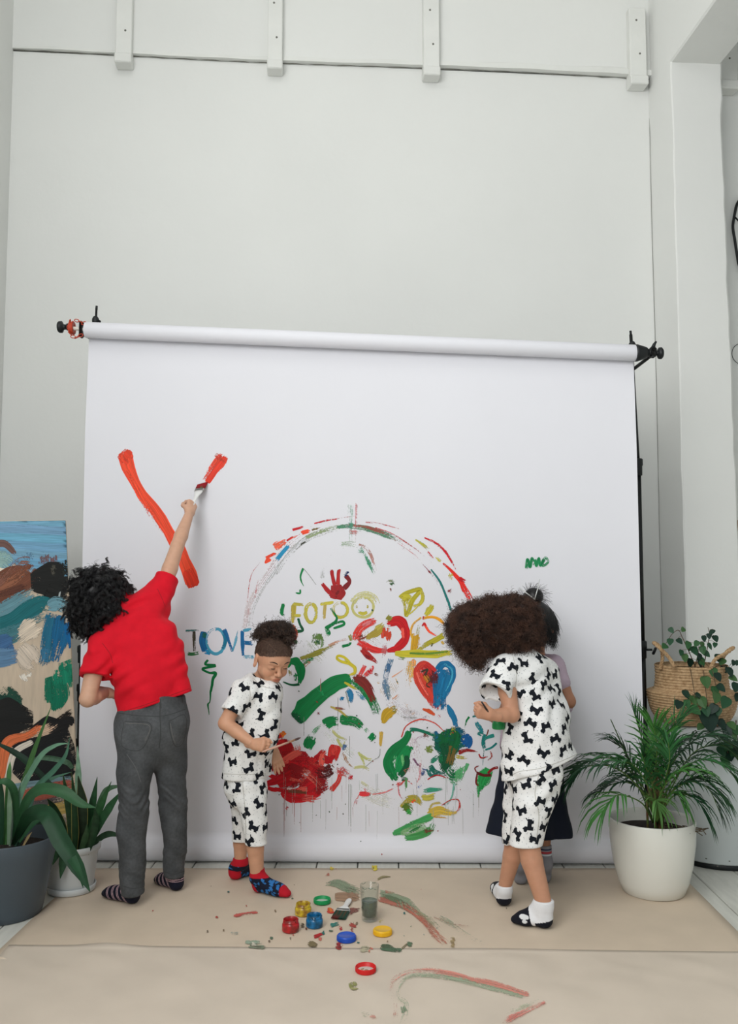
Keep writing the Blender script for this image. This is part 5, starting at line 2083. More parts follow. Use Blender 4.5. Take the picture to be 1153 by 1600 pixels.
def strokes(name, lst, parent, surf=surf_back, nrm=BN, seed=0, yscale=1.0, label=None, wmul=1.3):
    """lst of (pixel points, width px (or list), colour, dryness 0..1, cover 0..1): every stroke is a ribbon of paint on the surface"""
    rr = np.random.default_rng(seed + len(name))
    vs, fs, col, dry, uvs = [], [], [], [], []
    A = 7
    for s in lst:
        pts, w, c = s[0], s[1], s[2]
        dr = s[3] if len(s) > 3 else 0.3
        al = s[4] if len(s) > 4 else 1.0
        LAYER[0] += 1
        off = 0.0005 + LAYER[0] * 0.000005
        P = np.array(catmull(pts, 10 if len(pts) > 2 else 14))
        n = len(P)
        ws = (np.interp(np.linspace(0, 1, n), np.linspace(0, 1, len(w)), w) if isinstance(w, (list, tuple)) else np.full(n, float(w))) * wmul
        T = np.gradient(P, axis=0)
        T[:, 1] /= yscale
        T /= np.linalg.norm(T, axis=1, keepdims=True) + 1e-9
        N = np.stack([-T[:, 1], T[:, 0] * yscale], axis=1)
        # rounded, ragged ends and slightly wandering edges
        jl = 1 + 0.10 * np.interp(np.arange(n), np.linspace(0, n, max(3, n // 4)), rr.normal(0, 1, max(3, n // 4)))
        jr = 1 + 0.10 * np.interp(np.arange(n), np.linspace(0, n, max(3, n // 4)), rr.normal(0, 1, max(3, n // 4)))
        cl = np.array(lin(c))
        base = len(vs)
        ulen, u0, v0 = 0.0, rr.uniform(0, 50), rr.uniform(0, 50)
        arc = np.concatenate([[0], np.cumsum(np.linalg.norm(np.diff(P, axis=0), axis=1))])
        L = arc[-1] + 1e-6
        rag = rr.uniform(0, 1, (2, A))
        mid = np.interp(np.arange(n), np.linspace(0, n, 5), rr.normal(0, 0.05, 5))
        hue = 1 + rr.normal(0, 0.05)
        for i in range(n):
            endd = min(arc[i], L - arc[i])
            cap = min(1.0, 0.84 + 0.16 * endd / (0.25 * ws[i] + 0.5))
            for a in range(A):
                t = 2 * a / (A - 1) - 1
                k = (jl[i] if t < 0 else jr[i])
                q = P[i] + N[i] * t * ws[i] / 2 * k * cap
                vs.append(surf(*q) + nrm * off)
                e = abs(t)
                re_ = rag[0 if arc[i] < L / 2 else 1, a] * 0.45 * ws[i]
                dry.append(dr - 0.01 + mid[i] * (ws[i] > 4) + 0.16 * max(0, (e - 0.6) / 0.4) ** 1.5 * (0.4 + dr) + 0.14 * (dr > 0.25) * max(0, (arc[i] / L - 0.55) / 0.45) + (0.20 if endd < re_ and ws[i] > 4 else 0.0))
                col.append((*(cl * hue * (1 + 0.12 * math.sin(a * 2.3 + u0))), al))
                uvs.append((u0 + arc[i] * 0.003, v0 + t * ws[i] * 0.0015))
        for i in range(n - 1):
            for a in range(A - 1):
                k = base + i * A + a
                fs.append((k, k + A, k + A + 1, k + 1))
    o = mk(name, vs, fs, M['paint'], parent, True, np.array(col))
    me = o.data
    d_ = me.attributes.new('dry', 'FLOAT', 'POINT')
    d_.data.foreach_set('value', np.array(dry, np.float32))
    uv = me.uv_layers.new(name='uv')
    li = np.zeros(len(me.loops), np.int32)
    me.loops.foreach_get('vertex_index', li)
    uv.data.foreach_set('uv', np.array(uvs, np.float32)[li].ravel())
    if label:
        o['label'] = label
    return o


def ring(cx, cy, rx, ry, a0=-90, a1=280, n=14):
    return [(cx + rx * math.cos(math.radians(a)), cy + ry * math.sin(math.radians(a))) for a in np.linspace(a0, a1, n)]


OR, RED, DR, PK = (242, 78, 46), (196, 24, 36), (132, 22, 30), (214, 120, 124)
GR, DG, LG, TE = (0, 122, 62), (8, 82, 50), (96, 168, 118), (26, 122, 118)
BL, LB, YE, OC, OL = (16, 104, 160), (70, 168, 200), (206, 194, 66), (204, 156, 40), (140, 136, 52)
GY, BR = (150, 154, 148), (120, 62, 44)

strokes('painted_cross', [
    ([(194, 706), (212, 754), (243, 798), (266, 837), (284, 867), (302, 917)], [17, 13, 13, 14, 15, 16], OR, 0.22),
    ([(190, 706), (198, 715), (204, 722)], 17, (226, 62, 34), 0.3), ([(292, 890), (298, 904), (303, 918)], 15, (230, 58, 34), 0.3),
    ([(196, 730), (222, 780), (258, 838)], [5, 8, 7], OR, 0.5),
    ([(351, 711), (334, 735), (318, 756)], [14, 13, 12], (232, 72, 48), 0.36), ([(352, 714), (340, 730), (324, 754)], 7, (224, 58, 36), 0.25), ([(346, 712), (340, 722)], 14, (190, 54, 34), 0.36)], BACK, seed=1,
    label='orange-red brush cross, one long stroke and one short stroke')
strokes('painted_lettering', [
    ([(290, 986), (311, 985)], 3, TE, 0.42, 0.7), ([(303, 985), (303.5, 1019)], 4.5, (70, 66, 52), 0.38, 0.9), ([(292, 1021), (300, 1022), (312, 1020)], 4, (60, 130, 76), 0.36, 0.9),
    ([(319, 987), (316, 1003), (320, 1018)], 8, BL, 0.25), ([(320, 988), (318, 998)], 5, (20, 96, 80), 0.3), ([(320, 1018), (330, 1021)], 6, (30, 140, 190), 0.3),
    (ring(337, 1002, 14.5, 19.5, -100, 265), 4.0, LB, 0.36, 0.85), ([(350, 990), (352, 1003), (346, 1016)], 4.5, (20, 118, 150), 0.32),
    ([(350, 983), (357, 1000), (363, 1018)], [6, 4, 3], BL, 0.33), ([(363, 1018), (368, 1002), (372, 985)], 3, LB, 0.45, 0.7),
    ([(379, 985), (379, 1006), (380, 1026)], [5, 4, 3.5], BL, 0.33), ([(379, 985), (396, 983)], 4, LB, 0.42, 0.8), ([(380, 1004), (396, 1006)], 5, BL, 0.32), ([(380, 1026), (398, 1027)], 5, LB, 0.42, 0.8)], BACK, seed=2,
    label='blue hand-painted capitals I LOVE')
strokes('painted_zigzag', [([(325, 1031), (321, 1038), (336, 1040), (317, 1045), (326, 1051), (337, 1052), (333, 1060), (331, 1072), (329, 1081)], [2.5, 3, 4, 3, 3, 4, 3.5, 3, 3], GR, 0.22), ([(329, 1080), (328, 1096), (325, 1101), (327, 1117)], [2.5, 1.2, 2, 1], GR, 0.3)], BACK, seed=3,
        label='thin green zigzag line running down')
strokes('pale_wash', [([(x0, y0), ((x0 + x1) / 2, (y0 + y1) / 2 + 6), (x1, y1)], w_, c_, 0.5, 0.35) for x0, y0, x1, y1, w_, c_ in (
    (600, 1060, 640, 1120, 26, (220, 206, 190)), (505, 1130, 560, 1190, 22, (216, 222, 206)), (640, 1150, 660, 1240, 24, (222, 206, 206)), (560, 990, 640, 1030, 20, (226, 206, 196)), (690, 1180, 750, 1250, 24, (196, 220, 204)), (560, 1230, 640, 1260, 22, (220, 220, 200)), (600, 1090, 680, 1130, 18, (214, 208, 214)), (480, 1000, 520, 1040, 20, (214, 220, 200)))], BACK, seed=44)
# rainbow
inner = [(389, 985), (396, 950), (410, 922), (427, 897), (448, 867), (477, 841), (502, 830), (526, 824), (543, 822), (565, 824), (585, 829), (609, 838), (630, 850), (656, 869), (675, 888), (690, 909), (702, 938), (707, 956)]
out = lambda k, a, b_: [(548 + (x - 548) * k, 985 + (y - 985) * k) for x, y in inner[a:b_]]
strokes('painted_rainbow', [
    (inner[:9], 5, GY, 0.50, 0.45), (out(1.03, 0, 8), 5, PK, 0.60, 0.35), (out(1.05, 0, 6), 8, (224, 208, 206), 0.45, 0.4), (out(0.97, 3, 12), 4, GY, 0.58, 0.5), (inner[5:12], 6, (150, 168, 120), 0.44, 0.75), (inner[7:13], [4, 6, 8, 7, 4], (70, 140, 104), 0.42, 0.75),
    (out(0.985, 9, 15), 4, PK, 0.52, 0.7), (out(0.96, 12, 17), 5, (176, 120, 132), 0.56, 0.8), (out(1.01, 8, 12), 4, (170, 84, 76), 0.46, 0.75), (out(1.03, 10, 15), 2, RED, 0.48, 0.7), (out(0.985, 14, 18), [2, 2.5, 3, 5], TE, 0.36, 0.9), (out(0.965, 14, 18), 3, GY, 0.55, 0.7),
    (out(1.07, 3, 8), 3, PK, 0.56, 0.6), ([(457, 828), (474, 823)], 3, RED, 0.38), ([(491, 818), (517, 812), (556, 806)], [2.5, 2.5, 1], RED, 0.46, 0.9), ([(571, 816), (585, 817), (600, 820), (630, 828)], [2, 2, 2, 1], RED, 0.50, 0.8),
    ([(386, 940), (392, 900), (406, 878)], 1.6, RED, 0.50, 0.8), ([(398, 936), (404, 908), (412, 886)], 3.5, PK, 0.55, 0.7), ([(384, 975), (390, 955), (398, 934)], 6, PK, 0.55, 0.4),
    ([(663, 840), (681, 849), (698, 865), (713, 892)], [1.5, 4, 3.5, 1.5], RED, 0.40), ([(692, 880), (708, 895), (719, 908), (727, 924), (736, 941)], [2, 4, 5, 8, 8], (222, 44, 34), 0.36), ([(716, 903), (728, 909)], 5, RED, 0.36), ([(668, 862), (680, 876)], 3, RED, 0.5),
    ([(649, 843), (662, 852), (671, 860)], [2, 4, 5], (176, 170, 60), 0.42), ([(681, 870), (690, 880)], 5, YE, 0.46, 0.8), ([(703, 895), (707, 908)], 6, YE, 0.46, 0.7), ([(672, 896), (668, 890)], 5, DR, 0.46), ([(700, 926), (708, 918)], 5, DR, 0.46),
    ([(422, 866), (424, 870)], 15, (238, 66, 34), 0.2), ([(421, 872), (414, 880)], [8, 2], OR, 0.25), ([(429, 856), (438, 850), (448, 845)], [10, 9, 5], (238, 104, 74), 0.38), ([(448, 845), (458, 838)], 2.5, RED, 0.4), ([(470, 833), (485, 829)], 5, OR, 0.28), ([(452, 843), (470, 834)], 2, OR, 0.46), ([(487, 828), (501, 824)], 3, (120, 96, 50), 0.42),
    ([(432, 875), (441, 864), (452, 852)], 4.5, (36, 142, 186), 0.33), ([(470, 851), (480, 844)], 2, (60, 60, 50), 0.45)], BACK, seed=4, label='faint multicoloured rainbow arch')
strokes('painted_arch', [([(503, 905), (508, 880), (522, 860), (540, 851)], 7, GY, 0.56, 0.35), ([(530, 853), (548, 850), (562, 855)], 10, (170, 190, 160), 0.5, 0.5), ([(561, 857), (571, 869), (580, 888), (586, 899)], [8, 5, 5, 5], (60, 150, 110), 0.40, 0.85), ([(560, 850), (575, 860), (584, 880), (588, 893)], 4, (190, 130, 116), 0.46, 0.7),
    ([(544, 786), (545, 830), (546, 858)], 4, LG, 0.55, 0.6), ([(550, 786), (548, 820), (549, 860)], 5, (150, 190, 170), 0.52, 0.5), ([(557, 785), (556, 830), (556, 856)], 3.5, PK, 0.52, 0.6), ([(542, 821), (556, 822)], 7, (90, 170, 140), 0.4, 0.7), ([(545, 830), (562, 832)], 7, (200, 120, 116), 0.45, 0.6)], BACK, seed=5, label='small green arch with thin vertical drips')
strokes('handprint', [([(526, 914), (527, 926), (525, 936)], [15, 20, 15], (160, 34, 36), 0.16), ([(516, 926), (526, 930), (534, 924)], 10, (160, 34, 36), 0.2), ([(518, 890), (519, 900), (523, 915)], [5, 4, 5], (176, 30, 34), 0.2), ([(530, 889), (528.5, 902), (528, 915)], [4, 4, 5], (180, 34, 34), 0.24), ([(540, 899), (546, 909), (537, 920)], [6, 5, 6], (124, 26, 32), 0.22), ([(539, 895), (544, 899)], 7, (24, 44, 92), 0.33), ([(503, 912), (510, 920), (518, 928)], [4, 5, 6], (176, 30, 34), 0.2), ([(524, 926), (531, 930)], 11, (120, 24, 28), 0.34)], BACK, seed=6, label='dark red handprint of a child')
strokes('painted_lettering', [
    ([(459, 943), (457, 975)], 6, (198, 178, 66), 0.34, 0.9), ([(457, 943), (475, 945)], 4, YE, 0.36, 0.9), ([(459, 962), (471, 962)], 4, YE, 0.38, 0.9), (ring(486, 958, 8.5, 14.5), 4.5, YE, 0.36, 0.85),
    ([(500, 944), (522, 941)], 4, YE, 0.36, 0.9), ([(508, 943), (506, 969)], 4, (200, 176, 90), 0.38, 0.85), (ring(532, 953, 11, 11.5), 4, YE, 0.36, 0.85)], BACK, seed=7, label='yellow hand-painted capitals FOTO')
strokes('painted_smiley', [(ring(567, 949, 16.5, 15.5), 3.2, (212, 206, 120), 0.38, 0.8), ([(550, 945), (557, 934), (570, 929), (584, 934), (590, 947)], 9, (216, 212, 140), 0.46, 0.7), ([(556, 948), (559, 948)], 4, (180, 168, 60), 0.35), ([(573, 948), (576, 948)], 4, (180, 168, 60), 0.35), ([(559, 956), (567, 959), (575, 956)], 4, YE, 0.36, 0.9), ([(581, 952), (583, 955)], 2, (60, 90, 50), 0.3)], BACK, seed=8, label='pale yellow smiling face')
strokes('painted_marks', [([(474, 888), (470, 898), (470, 906), (475, 916)], [3, 2.5, 2, 1], GR, 0.34), ([(474, 888), (484, 900), (494, 914)], 0.8, GY, 0.4), ([(469, 921), (468.5, 927), (462, 926)], 2, GR, 0.35), ([(443, 943), (440, 957), (444, 962)], [4, 5, 3], GR, 0.34), ([(466, 966), (469, 976), (473, 985), (463, 987)], [3, 3, 3, 4], DG, 0.34),
    ([(455, 976), (459, 988), (461, 1010)], [7, 9, 5], (170, 84, 52), 0.42), ([(463, 985), (461, 1000), (458, 1016)], [3, 4, 3], DR, 0.4), ([(463, 1000), (460, 1008)], 5, GR, 0.4),
    ([(603, 911), (611, 909), (617, 914)], 7, (130, 140, 110), 0.5), ([(610, 909), (616, 916)], 5, (50, 90, 50), 0.45), ([(610, 919), (611, 924)], 2, BR, 0.4)], BACK, seed=9)
strokes('painted_scribble', [
    ([(499, 989), (497, 1000), (493, 1015)], [13, 18, 12], (92, 124, 60), 0.40), ([(494, 1000), (492, 1008)], 12, DG, 0.36), ([(468, 1030), (491, 1022), (509, 1014), (526, 1007)], [5, 7, 5, 4], OL, 0.40), ([(512, 1010), (530, 1002), (548, 999)], 5, (206, 150, 120), 0.5, 0.8), ([(472, 1036), (484, 1031), (492, 1028)], 5, GR, 0.42), ([(474, 1042), (486, 1032)], 5, (200, 150, 120), 0.5),
    ([(508, 983), (526, 968), (517, 950)], [6, 3, 3], GR, 0.36), ([(521, 982), (537, 976), (535, 971), (522, 975)], 3, GR, 0.34), ([(509, 982), (513, 990), (508, 996)], [6, 6, 3], GR, 0.4), ([(534, 1010), (545, 1007), (548, 1002)], 3.5, GR, 0.34), ([(546, 990), (550, 1003)], 5, OL, 0.42)], BACK, seed=10, label='green and olive scribble')
strokes('painted_curl', [([(449, 1043), (453, 1034), (463, 1034), (469, 1044), (470, 1057), (467, 1069)], [4, 8, 11, 12, 8, 4], GR, 0.28), ([(468, 1069), (455, 1070), (442, 1065)], [3, 2.5, 2], DG, 0.3), ([(453, 1046), (455, 1060)], 5, (150, 150, 80), 0.52, 0.7), ([(462, 1050), (464, 1066)], 7, GR, 0.44)], BACK, seed=11, label='dark green open curl beside a child\'s face')
strokes('painted_ring', [
    ([(556, 1003), (560, 986), (572, 975), (590, 969)], [10, 11, 10, 7], (224, 62, 54), 0.36), ([(604, 974), (622, 970), (633, 984), (632, 1000), (620, 1012), (604, 1018)], [8, 13, 11, 11, 9, 5], (206, 28, 34), 0.28), ([(606, 1017), (588, 1016), (572, 1010), (557, 1001)], [4, 8, 9, 10], (214, 50, 48), 0.34), ([(565, 978), (585, 969)], 5, PK, 0.46), ([(628, 980), (630, 1000)], 4, (236, 90, 76), 0.4),
    ([(572, 998), (586, 990), (603, 979)], [5, 9, 8], (170, 150, 60), 0.38), ([(585, 984), (600, 974)], 6, (184, 170, 74), 0.42), ([(558, 999), (575, 992)], 7, (120, 50, 34), 0.44), ([(603, 980), (604, 990), (603, 1002)], [12, 13, 11], (206, 66, 40), 0.36), ([(602, 1003), (600, 1015), (597, 1032)], 8, PK, 0.50, 0.6), ([(605, 970), (613, 960)], 7, OL, 0.38), ([(564, 1013), (575, 1024), (590, 1036)], [6, 8, 3], (178, 40, 40), 0.34), ([(569, 1022), (580, 1030)], 4, DR, 0.4)], BACK, seed=12, label='thick red painted ring')
strokes('painted_scribble', [
    ([(624, 934), (636, 926), (657, 921), (645, 938), (635, 962), (633, 946), (628, 936)], 5, (180, 170, 44), 0.34), ([(626, 934), (640, 934), (634, 946)], 8, (192, 182, 52), 0.38), ([(657, 921), (661, 934), (655, 944), (644, 947)], 4.5, YE, 0.36), ([(635, 962), (645, 955), (656, 944)], 2, YE, 0.42)], BACK, seed=13, label='yellow looped scribble')
strokes('painted_scribble', [
    ([(676, 944), (671, 953), (664, 963)], [5, 8, 5], (196, 186, 60), 0.36), ([(661, 966), (675, 964), (686, 968), (695, 976)], 3.5, (232, 160, 40), 0.36), ([(658, 965), (646, 975), (642, 990), (648, 1003), (657, 1007)], 2.5, (228, 170, 60), 0.40), ([(662, 973), (670, 986), (682, 993)], 3, OR, 0.42), ([(660, 966), (663, 966)], 5, (190, 40, 34), 0.3), ([(660, 974), (664, 979)], 6, RED, 0.34), ([(655, 975), (652, 995)], 6, (210, 205, 150), 0.5, 0.6),
    ([(650, 990), (648, 1008), (646, 1030)], [10, 10, 8], OC, 0.36), ([(645, 1028), (641, 1050), (637, 1078)], [10, 12, 9], (222, 176, 96), 0.50), ([(646, 1030), (648, 1055), (646, 1070)], 5, (226, 150, 90), 0.52),
    ([(694, 992), (678, 1001), (665, 1008), (652, 1016)], [8, 6, 7, 4], (178, 168, 44), 0.36), ([(672, 1005), (678, 1009)], 5, (90, 90, 40), 0.44), ([(690, 1002), (694, 1008)], 3, (220, 180, 80), 0.4),
    ([(617, 1021), (650, 1022), (680, 1022), (708, 1019)], [6, 9, 9, 6], (196, 186, 50), 0.30), ([(640, 1021), (670, 1021), (700, 1018)], 3, (100, 140, 50), 0.38), ([(620, 1027), (640, 1031)], 4, (110, 140, 60), 0.5)], BACK, seed=14, label='orange and yellow scribble with a flat yellow bar')
strokes('painted_heart', [
    ([(651, 1058), (652, 1046), (660, 1038), (670, 1041), (676, 1050)], 8, (220, 66, 54), 0.24), ([(683, 1050), (688, 1041), (696, 1037), (705, 1043), (708, 1054), (702, 1070)], 8, (20, 112, 162), 0.24), ([(656, 1046), (662, 1062), (676, 1090), (683, 1110)], [14, 22, 16, 9], (216, 66, 52), 0.30), ([(662, 1040), (671, 1050), (678, 1075)], [12, 18, 16], (198, 46, 44), 0.30), ([(651, 1050), (658, 1068), (672, 1090)], 3, (236, 110, 96), 0.4),
    ([(692, 1046), (691, 1064), (687, 1090), (687, 1110)], [18, 26, 15, 17], (18, 108, 158), 0.26), ([(698, 1046), (700, 1054), (695, 1075), (690, 1092)], [14, 16, 14, 10], (22, 116, 164), 0.28), ([(681, 1094), (692, 1094)], 16, (24, 122, 168), 0.34), ([(694, 1037), (706, 1046), (705, 1062), (696, 1080)], 2.5, LB, 0.44),
    ([(668, 1048), (676, 1060), (678, 1078)], [12, 14, 10], (92, 34, 40), 0.42), ([(658, 1050), (668, 1046), (663, 1058), (672, 1062), (666, 1070), (672, 1074)], 2.4, (60, 52, 40), 0.36), ([(662, 1054), (671, 1068)], 8, (190, 120, 40), 0.46), ([(684, 1116), (690, 1124)], 6, PK, 0.52, 0.7)], BACK, seed=15, label='heart painted half red and half blue')
strokes('painted_tail', [([(699, 1101), (704, 1112), (709, 1122), (713, 1138)], [3, 8, 7, 6], (26, 116, 162), 0.36), ([(660, 1108), (670, 1111), (680, 1118)], [3, 5, 4], (214, 84, 44), 0.32), ([(650, 1130), (667, 1120), (669, 1128)], 6, (190, 176, 190), 0.55, 0.6)], BACK, seed=16)
strokes('painted_flower', [
    ([(680, 1158), (700, 1168), (722, 1164)], [14, 24, 14], (8, 96, 76), 0.34), ([(690, 1150), (714, 1146), (728, 1150)], [10, 16, 10], (14, 88, 110), 0.36), ([(686, 1178), (700, 1188), (714, 1192)], [12, 16, 8], (14, 104, 62), 0.36), ([(672, 1196), (680, 1206), (694, 1208), (702, 1196)], [6, 7, 7, 5], (20, 104, 88), 0.36),
    ([(676, 1152), (690, 1156), (706, 1158), (732, 1156)], [12, 22, 24, 16], (10, 92, 84), 0.30), ([(704, 1139), (702, 1160), (694, 1185)], [18, 30, 20], (6, 100, 54), 0.28), ([(700, 1139), (710, 1148)], 14, (160, 156, 46), 0.40), ([(722, 1150), (731, 1158), (724, 1166)], 12, (18, 92, 156), 0.30), ([(694, 1160), (700, 1185), (690, 1206)], [12, 12, 7], DG, 0.32), ([(708, 1165), (704, 1185), (701, 1198)], [14, 10, 8], (110, 92, 44), 0.42),
    ([(676, 1150), (686, 1146)], 8, (24, 104, 150), 0.40), ([(697, 1200), (708, 1210), (716, 1202)], [12, 14, 6], (20, 120, 70), 0.44), ([(672, 1192), (684, 1182), (692, 1178)], [5, 8, 6], (46, 138, 108), 0.44), ([(668, 1200), (674, 1212), (690, 1206)], [6, 5, 5], (36, 110, 104), 0.40), ([(656, 1203), (668, 1210)], 9, (70, 92, 140), 0.46), ([(690, 1212), (706, 1222), (718, 1232)], 5, LG, 0.5, 0.8),
    ([(640, 1140), (652, 1140), (668, 1145), (686, 1151)], [5, 4, 4, 6], (24, 120, 92), 0.34), ([(627, 1152), (635, 1134), (656, 1124), (678, 1129), (694, 1143)], 1.6, (210, 70, 56), 0.34), ([(660, 1147), (672, 1153)], 5, BR, 0.42), ([(646, 1180), (650, 1160), (660, 1152), (676, 1158)], 6, (170, 140, 160), 0.58), ([(646, 1185), (654, 1196), (668, 1199)], 2.5, (120, 80, 110), 0.46), ([(663, 1172), (680, 1170)], 9, (120, 140, 60), 0.46),
    ([(716, 1176), (730, 1172), (746, 1175)], [5, 4, 2.5], (150, 34, 36), 0.34), ([(712, 1182), (722, 1184), (732, 1182)], 5, (190, 176, 60), 0.42), ([(668, 1218), (682, 1211), (700, 1216)], 2, RED, 0.42), ([(748, 1178), (752, 1184), (762, 1182)], 2, (170, 40, 40), 0.4), ([(766, 1174), (768, 1182), (762, 1188)], 2, (170, 60, 50), 0.42)], BACK, seed=17, label='dark green and blue flower-like blotch')
strokes('painted_leaf', [([(639, 1142), (634, 1156), (618, 1172), (606, 1190), (612, 1208), (620, 1220)], [7, 9, 13, 12, 12, 7], (8, 122, 64), 0.26), ([(640, 1166), (632, 1180), (626, 1196), (620, 1212)], [7, 13, 14, 8], (14, 132, 70), 0.28), ([(617, 1180), (616, 1200)], 5, (90, 180, 120), 0.42), ([(634, 1180), (636, 1196), (624, 1214)], [5, 7, 7], DG, 0.34), ([(628, 1178), (630, 1198)], 4, (110, 190, 120), 0.44), ([(640, 1168), (644, 1172)], 6, GR, 0.3)], BACK, seed=18, label='large green leaf shape')
strokes('painted_plant', [([(744, 1127), (750, 1138), (756, 1146)], [6, 6, 3], (34, 130, 140), 0.38), ([(757, 1147), (755, 1160), (757, 1172)], 5, TE, 0.36), ([(776, 1161), (768, 1168), (758, 1172)], 2.5, TE, 0.36), ([(772, 1149), (762, 1152), (755, 1156)], [5, 4, 4], (40, 136, 126), 0.38), ([(746, 1144), (756, 1150)], 5, TE, 0.40), ([(763, 1140), (760, 1150)], 1.5, BR, 0.36), ([(733, 1120), (729, 1126), (726, 1138)], [3, 2, 0.8], GR, 0.36), ([(738, 1120), (749, 1117)], 2.5, TE, 0.38), ([(756, 1172), (754, 1196)], 1.2, TE, 0.44)], BACK, seed=19, label='small teal sprig of branches')
gh = [([(731 - k * 4 + rr_, 1192 + k * 2), (722 - k * 3, 1216 + k * 5)], 5, (90, 182, 116), 0.46, 0.8) for k, rr_ in zip(range(5), (0, 2, -1, 1, 0))]
gh += [([(752 + k * 4, 1198 + abs(k - 2) * 3), (749 + k * 3, 1222), (747 + k * 2, 1246 - k * 5)], [4, 7, 3], (40, 158, 80), 0.36) for k in range(5)]
strokes('painted_grass', gh + [([(744, 1207), (756, 1211), (768, 1211)], 3.5, (104, 30, 30), 0.3), ([(744, 1206), (742, 1200), (748, 1196)], 1.5, (140, 40, 36), 0.36), ([(762, 1208), (770, 1201), (778, 1199)], 3, (150, 34, 36), 0.34), ([(745, 1210), (744, 1224), (750, 1228)], 2.5, (120, 40, 36), 0.4)], BACK, seed=20, label='green hatched grass with a dark red scrawl')
rs = np.random.default_rng(77)
mass = []
for k in range(34):
    cx, cy = rs.uniform(430, 518), rs.uniform(1176, 1238)
    if cx < 450 and cy < 1160:
        continue
    a, l = rs.choice([-0.5, -0.4, 0.6, -0.9, 0.2]) + rs.normal(0, 0.2), rs.uniform(18, 40)
    c = [(196, 16, 30), (176, 14, 28), (206, 34, 38), (150, 18, 26), (226, 90, 78)][int(rs.integers(0, 5))]
    mass.append(([(cx - l * math.cos(a) / 2, cy - l * math.sin(a) / 2), (cx + rs.normal(0, 2), cy + rs.normal(0, 2)), (cx + l * math.cos(a) / 2, cy + l * math.sin(a) / 2)], rs.uniform(4, 11), c, rs.uniform(0.32, 0.52)))
mass = [([(438, 1156), (444, 1178), (446, 1202)], [22, 24, 26], (172, 10, 24), 0.26), ([(432, 1214), (456, 1200), (482, 1180)], [14, 30, 18], (160, 12, 26), 0.24), ([(430, 1224), (450, 1218), (476, 1204)], [10, 18, 20], (182, 12, 26), 0.28), ([(440, 1236), (456, 1242), (476, 1242), (502, 1236)], [12, 17, 16, 12], (192, 18, 30), 0.28),
        ([(476, 1188), (500, 1206), (518, 1222)], 18, (186, 30, 34), 0.38), ([(490, 1192), (502, 1184), (508, 1182)], 12, (150, 16, 26), 0.32), ([(524, 1164), (521, 1178), (518, 1194)], 13, (206, 44, 40), 0.32), ([(460, 1222), (490, 1226), (512, 1216)], 16, (176, 26, 32), 0.40)] + mass
mass += [([(415, 1226), (428, 1221), (445, 1214)], [6, 9, 10], (190, 14, 30), 0.22), ([(419, 1210), (432, 1217)], [3, 7], (190, 14, 30), 0.24), ([(438, 1144), (436, 1156)], [5, 10], (226, 104, 40), 0.34), ([(446, 1142), (438, 1152)], 6, (230, 120, 40), 0.36), ([(434, 1156), (444, 1152)], 14, (200, 34, 36), 0.34), ([(462, 1160), (466, 1178)], 13, (214, 110, 104), 0.46), ([(520, 1166), (526, 1180)], 12, (206, 60, 54), 0.38),
         ([(524, 1200), (540, 1208), (551, 1216)], 13, (200, 70, 66), 0.50), ([(546, 1212), (551, 1218)], 7, RED, 0.34), ([(492, 1205), (508, 1207), (522, 1200)], [12, 16, 10], (84, 20, 22), 0.38), ([(510, 1196), (520, 1204)], 12, (96, 24, 26), 0.40), ([(468, 1202), (490, 1216), (506, 1234)], 11, (214, 96, 84), 0.46), ([(450, 1236), (466, 1237), (480, 1238)], 4, (120, 60, 40), 0.3), ([(448, 1232), (458, 1232)], 3, (226, 190, 188), 0.4), ([(470, 1246), (490, 1248), (508, 1244)], 9, (220, 90, 84), 0.50),
         ([(474, 1246), (478, 1256)], 12, (224, 140, 134), 0.56), ([(515, 1236), (528, 1222), (533, 1206)], 6, (206, 60, 54), 0.44), ([(502, 1178), (512, 1190)], 10, (224, 150, 140), 0.55), ([(447, 1261), (451, 1263)], 5, RED, 0.3)]
strokes('painted_blotch', mass, BACK, seed=21, label='large messy red paint blotch')
strokes('painted_arch', [([(462, 1123), (478, 1106), (500, 1086), (522, 1069), (548, 1060)], [20, 21, 20, 19, 14], (6, 124, 64), 0.24), ([(461, 1124), (468, 1117)], 18, DG, 0.3), ([(498, 1086), (506, 1078)], 20, (26, 148, 84), 0.40), ([(545, 1061), (566, 1075), (581, 1095), (592, 1119)], [10, 11, 12, 14], (20, 124, 66), 0.40), ([(552, 1058), (566, 1064), (577, 1078), (584, 1100)], [10, 12, 10, 7], (124, 38, 34), 0.36), ([(538, 1066), (548, 1072), (558, 1078)], 3, (180, 170, 50), 0.36), ([(583, 1098), (588, 1112)], 8, (130, 180, 140), 0.52)], BACK, seed=22, label='thick green arch with a dark red end')
strokes('painted_arch', [([(480, 1170), (484, 1160), (489, 1149)], [12, 13, 12], GR, 0.28), ([(488, 1148), (496, 1138), (506, 1132)], 5, LG, 0.52, 0.7), ([(505, 1134), (518, 1127), (531, 1125)], 13, (8, 128, 66), 0.30), ([(531, 1124), (546, 1125), (557, 1129), (567, 1138)], [13, 12, 11, 9], (8, 120, 60), 0.32), ([(567, 1136), (578, 1146)], 7, LG, 0.56), ([(586, 1147), (581, 1152), (577, 1158)], [7, 8, 6], GR, 0.30)], BACK, seed=23, label='short green arch in broken pieces')
strokes('painted_squiggle', [([(526, 1030), (528, 1025), (538, 1027), (546, 1036), (534, 1034), (526, 1029)], 3.2, (206, 190, 44), 0.26), ([(545, 1036), (554, 1043), (554, 1051), (546, 1055)], [4, 4, 4, 3], (200, 184, 50), 0.28), ([(538, 1031), (544, 1034)], 4, YE, 0.3)], BACK, seed=24, label='yellow squiggle with a loop')
